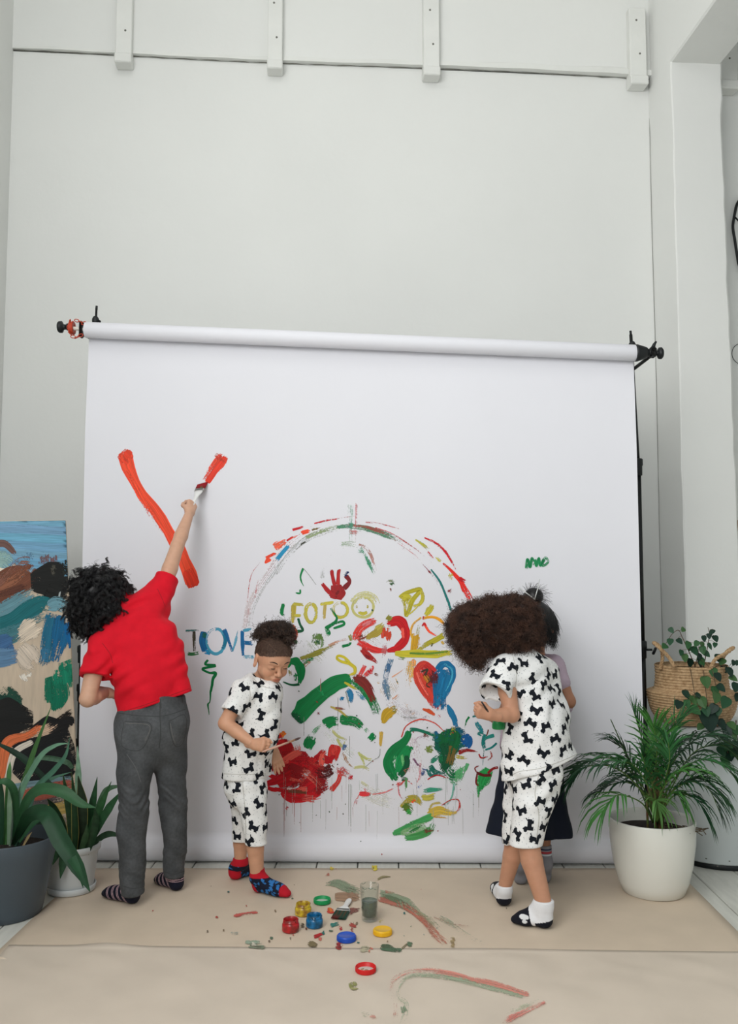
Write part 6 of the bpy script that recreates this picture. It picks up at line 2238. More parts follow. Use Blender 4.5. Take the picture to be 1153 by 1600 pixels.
strokes('painted_marks', [
    ([(571, 1038), (566, 1048), (560, 1058)], [5, 6, 5], (222, 72, 70), 0.42), ([(584, 1040), (578, 1050), (566, 1058)], [4, 7, 4], (222, 72, 70), 0.42), ([(576, 1046), (580, 1054)], 6, RED, 0.4), ([(585, 1053), (592, 1055)], 3, BR, 0.45), ([(588, 1066), (598, 1068)], 4, OC, 0.5, 0.8),
    ([(612, 1027), (605, 1046), (602, 1066), (607, 1098)], [8, 9, 8, 9], (96, 130, 160), 0.50), ([(608, 1036), (604, 1060)], 5, (70, 110, 150), 0.48), ([(606, 1070), (608, 1098)], 7, (120, 150, 160), 0.56), ([(624, 1085), (614, 1094), (606, 1104)], 5, (214, 150, 110), 0.52), ([(612, 1058), (625, 1050), (640, 1040)], 2, (220, 160, 120), 0.5), ([(618, 1060), (622, 1070)], 1, OC, 0.4),
    ([(543, 1076), (548, 1085), (548, 1099)], [6, 8, 4], (40, 120, 166), 0.38), ([(533, 1088), (536, 1094)], [5, 8], (30, 116, 164), 0.34), ([(556, 1080), (566, 1090), (574, 1098)], [3, 5, 5], (70, 140, 170), 0.48), ([(540, 1080), (545, 1100), (548, 1112)], 2, GY, 0.5), ([(516, 1104), (530, 1110), (543, 1120)], [2, 3, 2], (190, 170, 80), 0.38), ([(524, 1106), (540, 1108)], 2.5, (150, 90, 70), 0.42), ([(496, 1116), (500, 1113)], 4, DR, 0.38),
    ([(598, 1130), (605, 1116), (622, 1104)], [5, 14, 8], (204, 164, 44), 0.34), ([(612, 1110), (622, 1108)], 9, (150, 150, 70), 0.42), ([(624, 1120), (640, 1121), (662, 1124)], [6, 4, 1.5], GY, 0.52), ([(640, 1116), (652, 1108)], 9, (214, 190, 170), 0.58), ([(632, 1104), (640, 1102)], 5, (220, 180, 140), 0.55),
    ([(596, 1142), (595, 1154), (594, 1166)], [5, 4, 3], (206, 168, 70), 0.36), ([(594, 1170), (592, 1182), (580, 1190), (556, 1212)], 1, GY, 0.45),
    ([(518, 1140), (528, 1150), (543, 1156)], 3.2, (206, 206, 130), 0.38, 0.8), ([(527, 1154), (534, 1166), (540, 1158)], 3.2, (206, 206, 130), 0.38, 0.8), ([(540, 1162), (536, 1174)], 5, (80, 110, 150), 0.44), ([(536, 1176), (542, 1190), (552, 1200)], [3, 4, 1.5], (180, 130, 80), 0.42), ([(560, 1175), (566, 1186), (570, 1198)], 3, (196, 200, 116), 0.4, 0.8), ([(562, 1178), (574, 1186), (582, 1187)], 3, (196, 200, 116), 0.4, 0.8), ([(552, 1200), (566, 1198), (578, 1204)], 3.5, (206, 206, 130), 0.42, 0.7), ([(562, 1220), (580, 1232)], 4, (216, 214, 160), 0.5, 0.5),
    ([(561, 1240), (572, 1241), (582, 1241)], [5, 6, 4], (222, 60, 64), 0.38), ([(582, 1241), (600, 1238), (618, 1230), (622, 1224)], 2, (226, 120, 120), 0.46), ([(561, 1242), (554, 1254), (550, 1264)], 2.5, (226, 120, 120), 0.48), ([(570, 1232), (573, 1238)], 3, PK, 0.46), ([(562, 1248), (576, 1248), (590, 1252)], 9, (214, 216, 170), 0.56, 0.5), ([(558, 1250), (557, 1262)], 3, PK, 0.5)], BACK, seed=25)
strokes('painted_marks', [
    ([(618, 1226), (626, 1224), (634, 1218), (645, 1226)], [6, 4, 2, 1.5], (210, 70, 66), 0.38), ([(622, 1226), (624, 1240), (630, 1250)], 2, PK, 0.42), ([(626, 1218), (638, 1216)], 5, DG, 0.38), ([(634, 1215), (634, 1236)], 3, (90, 150, 90), 0.44), ([(630, 1206), (644, 1200)], 5, (216, 110, 100), 0.46), ([(656, 1190), (656, 1210), (650, 1232)], 5, PK, 0.55, 0.7), ([(652, 1224), (656, 1234)], 8, (110, 130, 180), 0.46), ([(660, 1236), (672, 1234), (692, 1233)], [5, 6, 3], (60, 150, 120), 0.44), ([(710, 1224), (706, 1244), (696, 1260)], 3, (110, 180, 160), 0.46), ([(690, 1258), (704, 1250), (716, 1250), (718, 1262), (712, 1270)], [1, 1.5, 1.5, 3, 1.5], (190, 60, 54), 0.38),
    ([(656, 1245), (668, 1246), (682, 1243)], 8, (196, 186, 80), 0.40), ([(626, 1262), (636, 1250), (648, 1248), (660, 1258)], [7, 9, 9, 4], (180, 164, 60), 0.40), ([(628, 1264), (638, 1262), (645, 1268)], 10, (90, 120, 40), 0.40), ([(634, 1270), (644, 1266)], 7, (60, 160, 70), 0.36), ([(644, 1250), (648, 1254)], 5, OR, 0.44), ([(668, 1272), (686, 1266), (700, 1270), (714, 1270)], [9, 12, 8, 3], (206, 176, 70), 0.38), ([(670, 1266), (676, 1256), (692, 1254)], [3, 3, 4], (200, 180, 90), 0.46), ([(676, 1276), (700, 1278)], 3, OC, 0.46),
    ([(613, 1303), (626, 1298), (642, 1290), (662, 1280), (678, 1276)], [6, 8, 8, 8, 8], (70, 160, 90), 0.36), ([(626, 1302), (650, 1296), (674, 1288)], [6, 16, 14], (150, 196, 140), 0.42, 0.85), ([(632, 1310), (652, 1306), (670, 1298), (680, 1282)], [8, 9, 10, 8], (74, 158, 84), 0.38), ([(662, 1300), (678, 1296)], 5, (110, 70, 50), 0.42), ([(640, 1300), (660, 1290)], 3, (40, 120, 60), 0.42)], BACK, seed=26)
strokes('painted_lettering', [([(822, 889), (824, 874), (828, 886), (831, 872), (835, 884)], 3.2, (36, 140, 86), 0.34), ([(836, 874), (838, 884), (842, 872), (844, 884), (849, 874), (848, 884), (856, 878), (852, 871), (849, 878)], 3.0, (36, 140, 86), 0.36)], BACK, seed=27, label='tiny green scrawl high above the others')
dr_ = []
for k in range(46):
    x = rs.uniform(440, 760)
    y = rs.uniform(1205, 1270)
    dr_.append(([(x, y), (x + rs.normal(0, 0.4), y + rs.uniform(12, 50))], rs.uniform(0.5, 0.9), [(190, 196, 190), (176, 190, 180), (210, 180, 180), (164, 172, 164)][k % 4], 0.36, 0.36))
for x, y0, y1, c in ((444, 1248, 1310, (170, 40, 50)), (460, 1250, 1288, (206, 130, 130)), (545, 1225, 1290, GY), (548, 1225, 1300, GY), (470, 1255, 1300, (220, 190, 190)), (501, 1060, 1080, PK), (475, 1120, 1150, GY), (528, 1090, 1140, GY), (546, 1150, 1185, GY)):
    dr_.append(([(x, y0), (x, y1)], 0.8, c, 0.34, 0.55))
for k in range(40):
    x, y = rs.uniform(430, 775), rs.uniform(1000, 1345)
    dr_.append(([(x, y), (x + rs.normal(0, 1.2), y + rs.uniform(0.6, 2.5))], rs.uniform(0.8, 1.8), [(70, 90, 80), (150, 50, 50), (90, 90, 90)][k % 3], 0.3))
tag(strokes('paint_drips', dr_, BACK, seed=28), kind='stuff')

# ------------------------------------------------------------------ paint on the kraft paper
UPV = np.array((0, 0, 1.0))
KR = [o for o in bpy.data.objects if o.name.startswith('kraft_paper_sheet')]
KR.sort(key=lambda o: o.name)


def floor_strokes(name, lst, sheet_o, seed, label=None):
    return strokes(name, lst, sheet_o, surf_floor, UPV, seed, 1.0, label, 1.7)


FG, FR, FB = (142, 158, 130), (190, 112, 92), (158, 122, 92)
floor_strokes('paint_smear', [
    ([(506, 1383), (524, 1381), (545, 1388), (566, 1394)], [3, 8, 9, 8], (134, 150, 122), 0.44, 0.85), ([(536, 1392), (556, 1394), (572, 1398)], 8, (120, 140, 110), 0.46, 0.8), ([(523, 1402), (542, 1402), (564, 1403)], [7, 9, 8], (170, 136, 108), 0.38, 0.85), ([(540, 1398), (566, 1404)], 5, (150, 120, 96), 0.46, 0.8),
    ([(590, 1396), (612, 1402), (634, 1412), (656, 1428)], [8, 10, 10, 6], FG, 0.42, 0.85), ([(590, 1405), (614, 1411), (636, 1419), (652, 1430), (668, 1446), (684, 1464), (700, 1478)], [5, 6, 7, 7, 8, 8, 9], FR, 0.44, 0.85), ([(594, 1400), (620, 1408), (644, 1420)], 5, (110, 130, 96), 0.44, 0.8), ([(600, 1394), (628, 1400), (650, 1412)], 3, (196, 130, 110), 0.5, 0.8), ([(650, 1424), (668, 1436), (688, 1456), (696, 1462)], [6, 7, 7, 4], (150, 156, 124), 0.46, 0.8), ([(684, 1434), (700, 1442), (724, 1458), (750, 1474), (770, 1486)], 6, (166, 176, 150), 0.52, 0.7), ([(700, 1474), (716, 1474)], 9, (160, 140, 100), 0.46, 0.8), ([(676, 1432), (706, 1444), (736, 1450)], 3, (190, 150, 130), 0.54, 0.6)], KR[0], 31, 'long green and rust paint smear behind the glass')
sp = [([(365, 1432), (384, 1429), (404, 1426)], 3, (196, 92, 84), 0.40, 0.9), ([(383, 1473), (398, 1474), (416, 1478)], [3, 5, 4], (150, 166, 146), 0.42), ([(388, 1479), (402, 1481), (418, 1481)], 4, (120, 130, 110), 0.42), ([(392, 1476), (405, 1477)], 3, (220, 214, 196), 0.4), ([(360, 1460), (374, 1458)], 4, (160, 172, 164), 0.44, 0.8),
      ([(480, 1475), (488, 1476), (498, 1479)], [5, 6, 3], (120, 108, 78), 0.34), ([(594, 1481), (606, 1482), (616, 1485), (628, 1487)], [5, 6, 5, 5], (76, 100, 76), 0.34), ([(628, 1483), (636, 1476)], 1.5, (140, 130, 100), 0.36), ([(635, 1475), (645, 1477)], 4, (90, 110, 84), 0.36), ([(516, 1447), (522, 1446), (530, 1444)], [5, 3, 4], (50, 120, 110), 0.34),
      ([(530, 1452), (535, 1450)], 4, (180, 50, 50), 0.34), ([(546, 1444), (552, 1447), (558, 1449)], 3, (170, 70, 60), 0.36), ([(547, 1454), (553, 1453)], 4, (150, 50, 46), 0.34), ([(543, 1426), (550, 1424), (562, 1421)], [6, 6, 2], (136, 84, 74), 0.38), ([(511, 1422), (518, 1424), (522, 1422)], 5, (206, 60, 44), 0.36), ([(514, 1420), (520, 1427)], 3, (222, 120, 50), 0.4),
      ([(490, 1465), (496, 1463), (503, 1460), (508, 1459)], [4, 3, 2, 4], (170, 40, 40), 0.36), ([(502, 1459), (508, 1458)], 4, (40, 120, 110), 0.38), ([(497, 1468), (505, 1469)], 3, (206, 110, 96), 0.42), ([(524, 1478), (530, 1479), (536, 1477)], [5, 7, 5], (160, 56, 52), 0.36), ([(528, 1481), (533, 1481)], 4, (90, 70, 56), 0.38), ([(562, 1485), (572, 1484), (582, 1487)], [5, 6, 6], (176, 170, 144), 0.46), ([(576, 1484), (582, 1487)], 6, (206, 116, 96), 0.42),
      ([(515, 1357), (523, 1358)], 4, (214, 190, 60), 0.36), ([(581, 1357), (590, 1357)], 5, (214, 196, 60), 0.34), ([(590, 1375), (598, 1371), (610, 1371)], 2, (140, 130, 90), 0.4), ([(508, 1369), (516, 1366)], 3, (206, 120, 100), 0.46), ([(524, 1360), (526, 1358)], 3, (190, 70, 60), 0.4), ([(590, 1441), (600, 1438)], 4, (206, 190, 90), 0.5, 0.7), ([(469, 1447), (477, 1446)], 5, (110, 100, 84), 0.4), ([(476, 1452), (481, 1452)], 3, (120, 70, 50), 0.4)]
for k in range(44):
    x, y = rs.normal(500, 110), rs.uniform(1372, 1478)
    sp.append(([(x, y), (x + rs.normal(0, 2.5), y + rs.uniform(0, 1))], rs.uniform(0.8, 2.6), [(110, 96, 80), (180, 70, 60), (90, 110, 90), (140, 120, 96), (60, 110, 106)][k % 5], 0.36))
floor_strokes('paint_specks', sp, KR[0], 32)['kind'] = 'stuff'
floor_strokes('painted_heart', [
    ([(828, 1556), (786, 1543), (744, 1533), (700, 1522), (662, 1518), (634, 1521), (614, 1534), (610, 1550), (619, 1566)], [4, 6, 6, 5, 6, 5, 6, 6, 7], (206, 132, 118), 0.46, 0.8), ([(820, 1560), (770, 1546), (730, 1535), (690, 1527), (655, 1525), (632, 1532), (622, 1546), (624, 1560), (634, 1572), (630, 1592), (622, 1610)], [4, 6, 6, 5, 5, 6, 6, 7, 8, 8, 8], (160, 176, 148), 0.46, 0.75), ([(854, 1566), (820, 1582), (782, 1602)], [4, 5, 6], (208, 120, 110), 0.44, 0.8), ([(848, 1566), (806, 1580), (770, 1596)], 8, (176, 184, 158), 0.54, 0.6), ([(619, 1568), (617, 1586), (614, 1608)], 6, (206, 150, 136), 0.54, 0.6), ([(628, 1572), (634, 1586)], 6, (110, 140, 110), 0.46, 0.7)], KR[1], 33, 'faint red and green heart outline painted on the paper')
floor_strokes('paint_smear', [([(550, 1536), (553, 1545)], 8, (140, 142, 84), 0.3, 0.9), ([(547, 1546), (560, 1547)], 2.5, (150, 146, 100), 0.4)], KR[1], 34, 'small olive dab beside the red lid')
floor_strokes('paint_smear', [([(564, 1588), (578, 1586), (592, 1592)], 6, (170, 176, 150), 0.5, 0.7), ([(576, 1590), (590, 1590)], 4, (210, 150, 136), 0.5, 0.7)], KR[1], 35, 'pale green and pink dab at the lower edge')

# ------------------------------------------------------------------ the painted board leaning at the left
B0, T0 = at(127.5, 1356, 4.40), at(103.5, 812, 4.52)
B0[2] = 0.002
bu = unit(T0 - B0)
bl_ = unit((-math.cos(math.radians(29)), -math.sin(math.radians(29)), 0))
bl_ = unit(bl_ - bu * (bl_ @ bu))
bn = unit(np.cross(bl_, bu))
if bn[1] > 0:
    bn = -bn
BH, BW = np.linalg.norm(T0 - B0), 0.50
board = thing('painted_board', B0, 'large wooden board with an abstract blue, green and black painting leaning at the left', 'painting')
cB = B0 + bu * BH / 2 + bl_ * BW / 2 - bn * 0.012
M['board'] = mat('pale_painted_wood', (216, 198, 174), 0.6, 0.14, 10, 0.05, 60, stretch=(5, 5, 0.6))
MB().box(cB, (BW, 0.022, BH), np.stack([bl_, bn, bu], axis=1) * np.array([1, 1, 1]), 0.006).build('panel', M['board'], board, False)


def surf_board(x, y):
    d = np.array(ray(x, y))
    o = np.array((0, 0, CAM_H))
    p = o + d * (((B0 - o) @ bn) / (d @ bn))
    r_ = p - B0
    return B0 + bl_ * min(max(r_ @ bl_, 0.004), BW - 0.004) + bu * min(max(r_ @ bu, 0.004), BH - 0.004)


LAYER[0] = 0
S_, BK = (118, 166, 198), (30, 31, 30)
sky = [([(-40, 806 + k * 13), (30, 808 + k * 13), (112, 812 + k * 13)], 20, (S_[0] + (k % 3) * 6 - 6, S_[1] + (k % 2) * 5, S_[2]), 0.24) for k in range(7)]
strokes('painted_sky', sky + [([(-20, 905), (30, 898), (60, 892)], 20, (140, 178, 200), 0.4), ([(40, 860), (50, 880)], 14, (90, 130, 160), 0.46), ([(70, 862), (72, 896)], 14, (112, 88, 92), 0.46), ([(84, 866), (86, 896)], 11, (122, 90, 92), 0.48), ([(64, 868), (64, 890)], 6, (120, 96, 100), 0.5)], board, surf_board, bn, 41, wmul=1.4)
strokes('painted_rocks', [([(-20, 880), (4, 876), (18, 886)], [30, 24, 10], (150, 184, 180), 0.34), ([(-10, 850), (8, 850), (24, 866)], [7, 7, 5], (112, 84, 78), 0.34), ([(-10, 896), (14, 894), (26, 880)], [14, 10, 5], (226, 214, 194), 0.32), ([(-30, 934), (6, 920), (40, 900), (54, 884)], [36, 34, 30, 16], (118, 72, 54), 0.28), ([(-20, 926), (20, 906), (48, 884)], 12, (146, 94, 70), 0.42), ([(-10, 915), (10, 900), (30, 878), (48, 876)], [10, 10, 12, 8], (138, 92, 76), 0.42), ([(-10, 932), (30, 920), (46, 912)], 8, (96, 58, 46), 0.42)], board, surf_board, bn, 42, wmul=1.4)
strokes('painted_cliff', [([(48, 908), (76, 906), (108, 904)], [22, 34, 36], BK, 0.2), ([(72, 922), (90, 930), (104, 932)], [16, 30, 22], BK, 0.22), ([(96, 886), (108, 888)], 20, (40, 44, 40), 0.34), ([(76, 890), (92, 892)], 12, (74, 72, 64), 0.46), ([(92, 932), (94, 924)], 2, (170, 180, 180), 0.4)], board, surf_board, bn, 43, wmul=1.4)
strokes('painted_water', [([(-20, 968), (20, 952), (48, 934), (62, 928)], [22, 24, 24, 14], (104, 148, 160), 0.34), ([(-20, 990), (20, 972), (60, 944), (80, 948)], [22, 22, 20, 16], (30, 106, 112), 0.30), ([(-20, 1004), (20, 990), (56, 968), (76, 962)], [20, 20, 12, 10], (70, 124, 132), 0.38), ([(-20, 1020), (14, 1004), (28, 996)], [26, 24, 14], (66, 106, 150), 0.32), ([(-20, 1030), (16, 1026), (40, 1018)], [22, 18, 8], (96, 134, 168), 0.36), ([(74, 948), (92, 944), (108, 956)], [12, 20, 14], (112, 158, 172), 0.38),
    ([(88, 960), (80, 990), (66, 1046)], [22, 22, 12], (40, 112, 142), 0.36), ([(100, 962), (94, 996), (84, 1036)], [22, 22, 10], (28, 104, 150), 0.34), ([(108, 972), (113, 996), (114, 1014)], [14, 16, 10], (20, 100, 156), 0.28), ([(70, 1010), (68, 1040)], 10, (60, 124, 160), 0.42)], board, surf_board, bn, 44, wmul=1.4)
strokes('painted_foam', [([(26, 1000), (48, 984), (66, 972)], [14, 24, 12], (222, 208, 188), 0.38), ([(30, 1010), (46, 1030), (60, 1044)], [20, 28, 20], (228, 214, 196), 0.36), ([(38, 1050), (46, 1064)], [18, 10], (240, 234, 222), 0.32)], board, surf_board, bn, 45, wmul=1.4)
strokes('painted_meadow', [([(104, 1032), (112, 1052), (116, 1070)], [22, 22, 12], (18, 128, 98), 0.30), ([(82, 1056), (90, 1084), (86, 1112)], [20, 26, 8], (16, 122, 92), 0.28), ([(96, 1044), (100, 1080)], 22, (24, 138, 106), 0.32), ([(76, 1058), (76, 1100)], 10, (20, 116, 88), 0.36), ([(0, 1078), (14, 1092), (36, 1106)], [26, 26, 12], (32, 74, 60), 0.36), ([(-20, 1100), (20, 1108)], 26, (30, 66, 56), 0.36)], board, surf_board, bn, 46, wmul=1.4)
strokes('painted_ground', [([(-20, 1132), (16, 1124), (52, 1124)], [52, 46, 24], BK, 0.24), ([(58, 1160), (84, 1136), (114, 1110)], [8, 11, 7], (36, 32, 28), 0.28), ([(28, 1216), (60, 1186), (116, 1164)], [40, 70, 66], (28, 29, 30), 0.22), ([(80, 1140), (104, 1130), (116, 1134)], [6, 16, 20], (32, 32, 32), 0.28), ([(30, 1150), (70, 1140), (90, 1128)], 12, (220, 188, 160), 0.42), ([(-12, 1232), (2, 1204), (12, 1162), (40, 1150), (66, 1134)], [14, 12, 12, 10, 8], (224, 118, 72), 0.28), ([(10, 1226), (22, 1178), (52, 1158)], [6, 7, 6], (232, 222, 206), 0.3),
    ([(20, 1230), (60, 1224), (118, 1216)], 8, (120, 148, 156), 0.34), ([(22, 1246), (62, 1240), (122, 1226)], [18, 20, 16], (172, 90, 74), 0.30), ([(22, 1262), (70, 1254), (122, 1244)], 9, (90, 84, 84), 0.38), ([(20, 1278), (70, 1268), (122, 1258)], 14, (200, 172, 100), 0.34), ([(10, 1300), (70, 1296), (122, 1286)], 24, (150, 140, 130), 0.36)], board, surf_board, bn, 47, wmul=1.4)

# ================================================================== PLANTS, POTS, BASKET
M['leafcol'] = attr_mat('plant_leaf', 0.5, 0.28, var=0.12, scale=26)
M['soil'] = mat('potting_soil', (44, 34, 28), 0.95, 0.5, 60, 0.8, 120)


def leaf(parent, pts, Ys, w, c, fold=0.25, roll=0.0, edge=None, band=0.0, name='leaf', n=9):
    """strap leaf along pixel points with depths Ys; w = widths in metres along it"""
    P = np.array(catmull([at(x, y, Y) for (x, y), Y in zip(pts, Ys)], n))
    m = len(P)
    T = np.gradient(P, axis=0)
    T /= np.linalg.norm(T, axis=1, keepdims=True)
    V = P - np.array((0, 0, CAM_H))
    V /= np.linalg.norm(V, axis=1, keepdims=True)
    Sd = np.cross(T, V)
    Sd /= np.linalg.norm(Sd, axis=1, keepdims=True) + 1e-9
    Nn = np.cross(Sd, T)
    r_ = np.full(m, roll) if np.isscalar(roll) else np.interp(np.linspace(0, 1, m), np.linspace(0, 1, len(roll)), roll)
    S2 = Sd * np.cos(r_)[:, None] + Nn * np.sin(r_)[:, None]
    N2 = np.cross(S2, T)
    ws = np.interp(np.linspace(0, 1, m), np.linspace(0, 1, len(w)), w) / 2
    vs, col, fs = [], [], []
    c = np.array(lin(c))
    ed = np.array(lin(edge)) if edge else c * 0.85
    A = (-1, -0.86, -0.45, 0, 0.45, 0.86, 1)
    for i in range(m):
        for a in A:
            vs.append(P[i] + S2[i] * a * ws[i] - N2[i] * (abs(a) * fold * ws[i]))
            bnd = 1 + band * math.sin(i * 1.9 + 0.8 * math.sin(a * 3 + i))
            k = c * (1.12 if a == 0 else 1.0) * bnd
            col.append(ed if abs(a) > 0.9 else k)
    K = len(A)
    for i in range(m - 1):
        for a in range(K - 1):
            q = i * K + a
            fs.append((q, q + 1, q + K + 1, q + K))
    return mk(name, vs, fs, M['leafcol'], parent, True, np.array(col))


def pot_shape(c, prof, m, parent, name='pot', n=56):
    return MB().lathe(c, prof, n).build(name, m, parent)


# ------------------------------------------------------------------ grey pot at the lower left corner
Yg = 3.80
cg = np.array((at(4, 1400, Yg)[0], Yg, 0.0))
gp = thing('potted_plant', cg, 'strap-leaved green plant in a dark grey pot at the lower left corner', 'potted plant')
hg = 0.315
pot_shape(cg, [(0, 0.0), (0.150, 0.0), (0.156, 0.004), (0.162, 0.03), (0.205, hg * 0.80), (0.216, hg - 0.004), (0.214, hg), (0.209, hg), (0.207, hg - 0.01), (0.194, hg - 0.08), (0.19, hg - 0.1)], mat('dark_grey_pot', (72, 82, 90), 0.42, 0.05, 5), gp)
MB().lathe(cg + (0, 0, hg - 0.065), [(0, 0.012), (0.08, 0.008), (0.15, 0.002), (0.197, 0.0)], 40).build('soil', M['soil'], gp)
G1, G2, G3, G4 = (44, 84, 52), (26, 60, 38), (96, 134, 110), (22, 48, 34)
for a in [
    ([(22, 1318), (30, 1255), (52, 1180), (82, 1099)], (3.8, 3.79, 3.78, 3.76), (0.012, 0.026, 0.024, 0.001), (62, 100, 54), 0.5, 0.5),
    ([(20, 1312), (34, 1240), (62, 1185), (86, 1166), (109, 1161)], (3.8, 3.76, 3.73, 3.71, 3.70), (0.012, 0.026, 0.026, 0.018, 0.001), G3, 0.35, 0.6),
    ([(24, 1312), (52, 1240), (86, 1203), (103, 1180), (109, 1152)], (3.8, 3.75, 3.72, 3.70, 3.69), (0.012, 0.026, 0.024, 0.016, 0.001), (66, 106, 86), 0.4, 0.5),
    ([(22, 1316), (40, 1256), (64, 1234), (98, 1238), (126, 1256), (150, 1262)], (3.8, 3.70, 3.66, 3.64, 3.63, 3.62), (0.014, 0.036, 0.046, 0.050, 0.034, 0.001), G1, 0.3, 0.3),
    ([(20, 1320), (44, 1276), (72, 1272), (96, 1314), (122, 1356), (141, 1394)], (3.8, 3.64, 3.58, 3.54, 3.52, 3.51), (0.014, 0.050, 0.066, 0.068, 0.052, 0.002), (26, 62, 38), 0.25, -0.2),
    ([(112, 1340), (124, 1362), (130, 1388)], (3.52, 3.515, 3.51), (0.040, 0.026, 0.001), (30, 70, 42), 0.2, 0.1),
    ([(-4, 1162), (22, 1176), (44, 1192), (78, 1226)], (3.84, 3.86, 3.87, 3.88), (0.012, 0.026, 0.032, 0.022), G4, 0.3, 0.4),
    ([(-10, 1224), (8, 1222), (20, 1236), (24, 1268), (22, 1310)], (3.70, 3.70, 3.72, 3.76, 3.8), (0.010, 0.032, 0.036, 0.026, 0.014), G1, 0.4, 0.5),
    ([(8, 1320), (12, 1250), (15, 1206), (16, 1190)], (3.82, 3.84, 3.85, 3.86), (0.014, 0.022, 0.020, 0.002), (70, 118, 64), 0.4, 0.4),
    ([(14, 1320), (16, 1260), (14, 1225)], (3.78, 3.76, 3.74), (0.014, 0.024, 0.004), (120, 146, 120), 0.4, 0.6),
    ([(2, 1320), (0, 1240), (-14, 1180)], (3.8, 3.78, 3.75), (0.016, 0.034, 0.02), G2, 0.4, 0.2),
    ([(28, 1322), (46, 1290), (60, 1284), (76, 1290)], (3.82, 3.84, 3.86, 3.88), (0.012, 0.026, 0.026, 0.004), G4, 0.3, 0.3),
    ([(30, 1316), (56, 1284), (76, 1278), (92, 1286)], (3.78, 3.8, 3.82, 3.84), (0.010, 0.024, 0.026, 0.004), (40, 84, 52), 0.3, 0.5),
    ([(34, 1326), (44, 1308), (50, 1300)], (3.74, 3.72, 3.70), (0.006, 0.012, 0.001), (170, 150, 110), 0.3, 0.3),
    ([(16, 1322), (22, 1260), (40, 1218), (46, 1204)], (3.8, 3.79, 3.78, 3.77), (0.012, 0.022, 0.018, 0.001), (140, 164, 148), 0.4, 0.7),
    ([(24, 1322), (44, 1268), (60, 1230), (84, 1216), (112, 1206)], (3.82, 3.86, 3.9, 3.92, 3.93), (0.012, 0.022, 0.022, 0.016, 0.001), (70, 110, 90), 0.4, 0.5)]:
    leaf(gp, a[0], a[1], a[2], a[3], a[4], a[5])

# ------------------------------------------------------------------ white pot with a snake plant
Yw = 4.07
cw_ = np.array((at(112, 1360, Yw)[0], Yw, 0.0))
wp = thing('potted_plant', cw_, 'snake plant with yellow-edged leaves in a small white pot beside the grey pot', 'potted plant')
wm = mat('white_plastic_pot', (208, 212, 212), 0.45, 0.04, 8)
hw = 0.205
pot_shape(cw_, [(0, 0.012), (0.090, 0.012), (0.094, 0.02), (0.112, hw - 0.035), (0.114, hw - 0.03), (0.122, hw - 0.026), (0.124, hw - 0.004), (0.120, hw), (0.114, hw - 0.002), (0.110, hw - 0.02), (0.102, hw - 0.06)], wm, wp)
pot_shape(cw_, [(0, 0.003), (0.098, 0.003), (0.102, 0.006), (0.106, 0.030), (0.103, 0.032), (0.097, 0.016), (0, 0.014)], wm, wp, 'saucer')
MB().lathe(cw_ + (0, 0, hw - 0.04), [(0, 0.008), (0.06, 0.004), (0.108, 0.0)], 36).build('soil', M['soil'], wp)
YEL = (176, 160, 84)
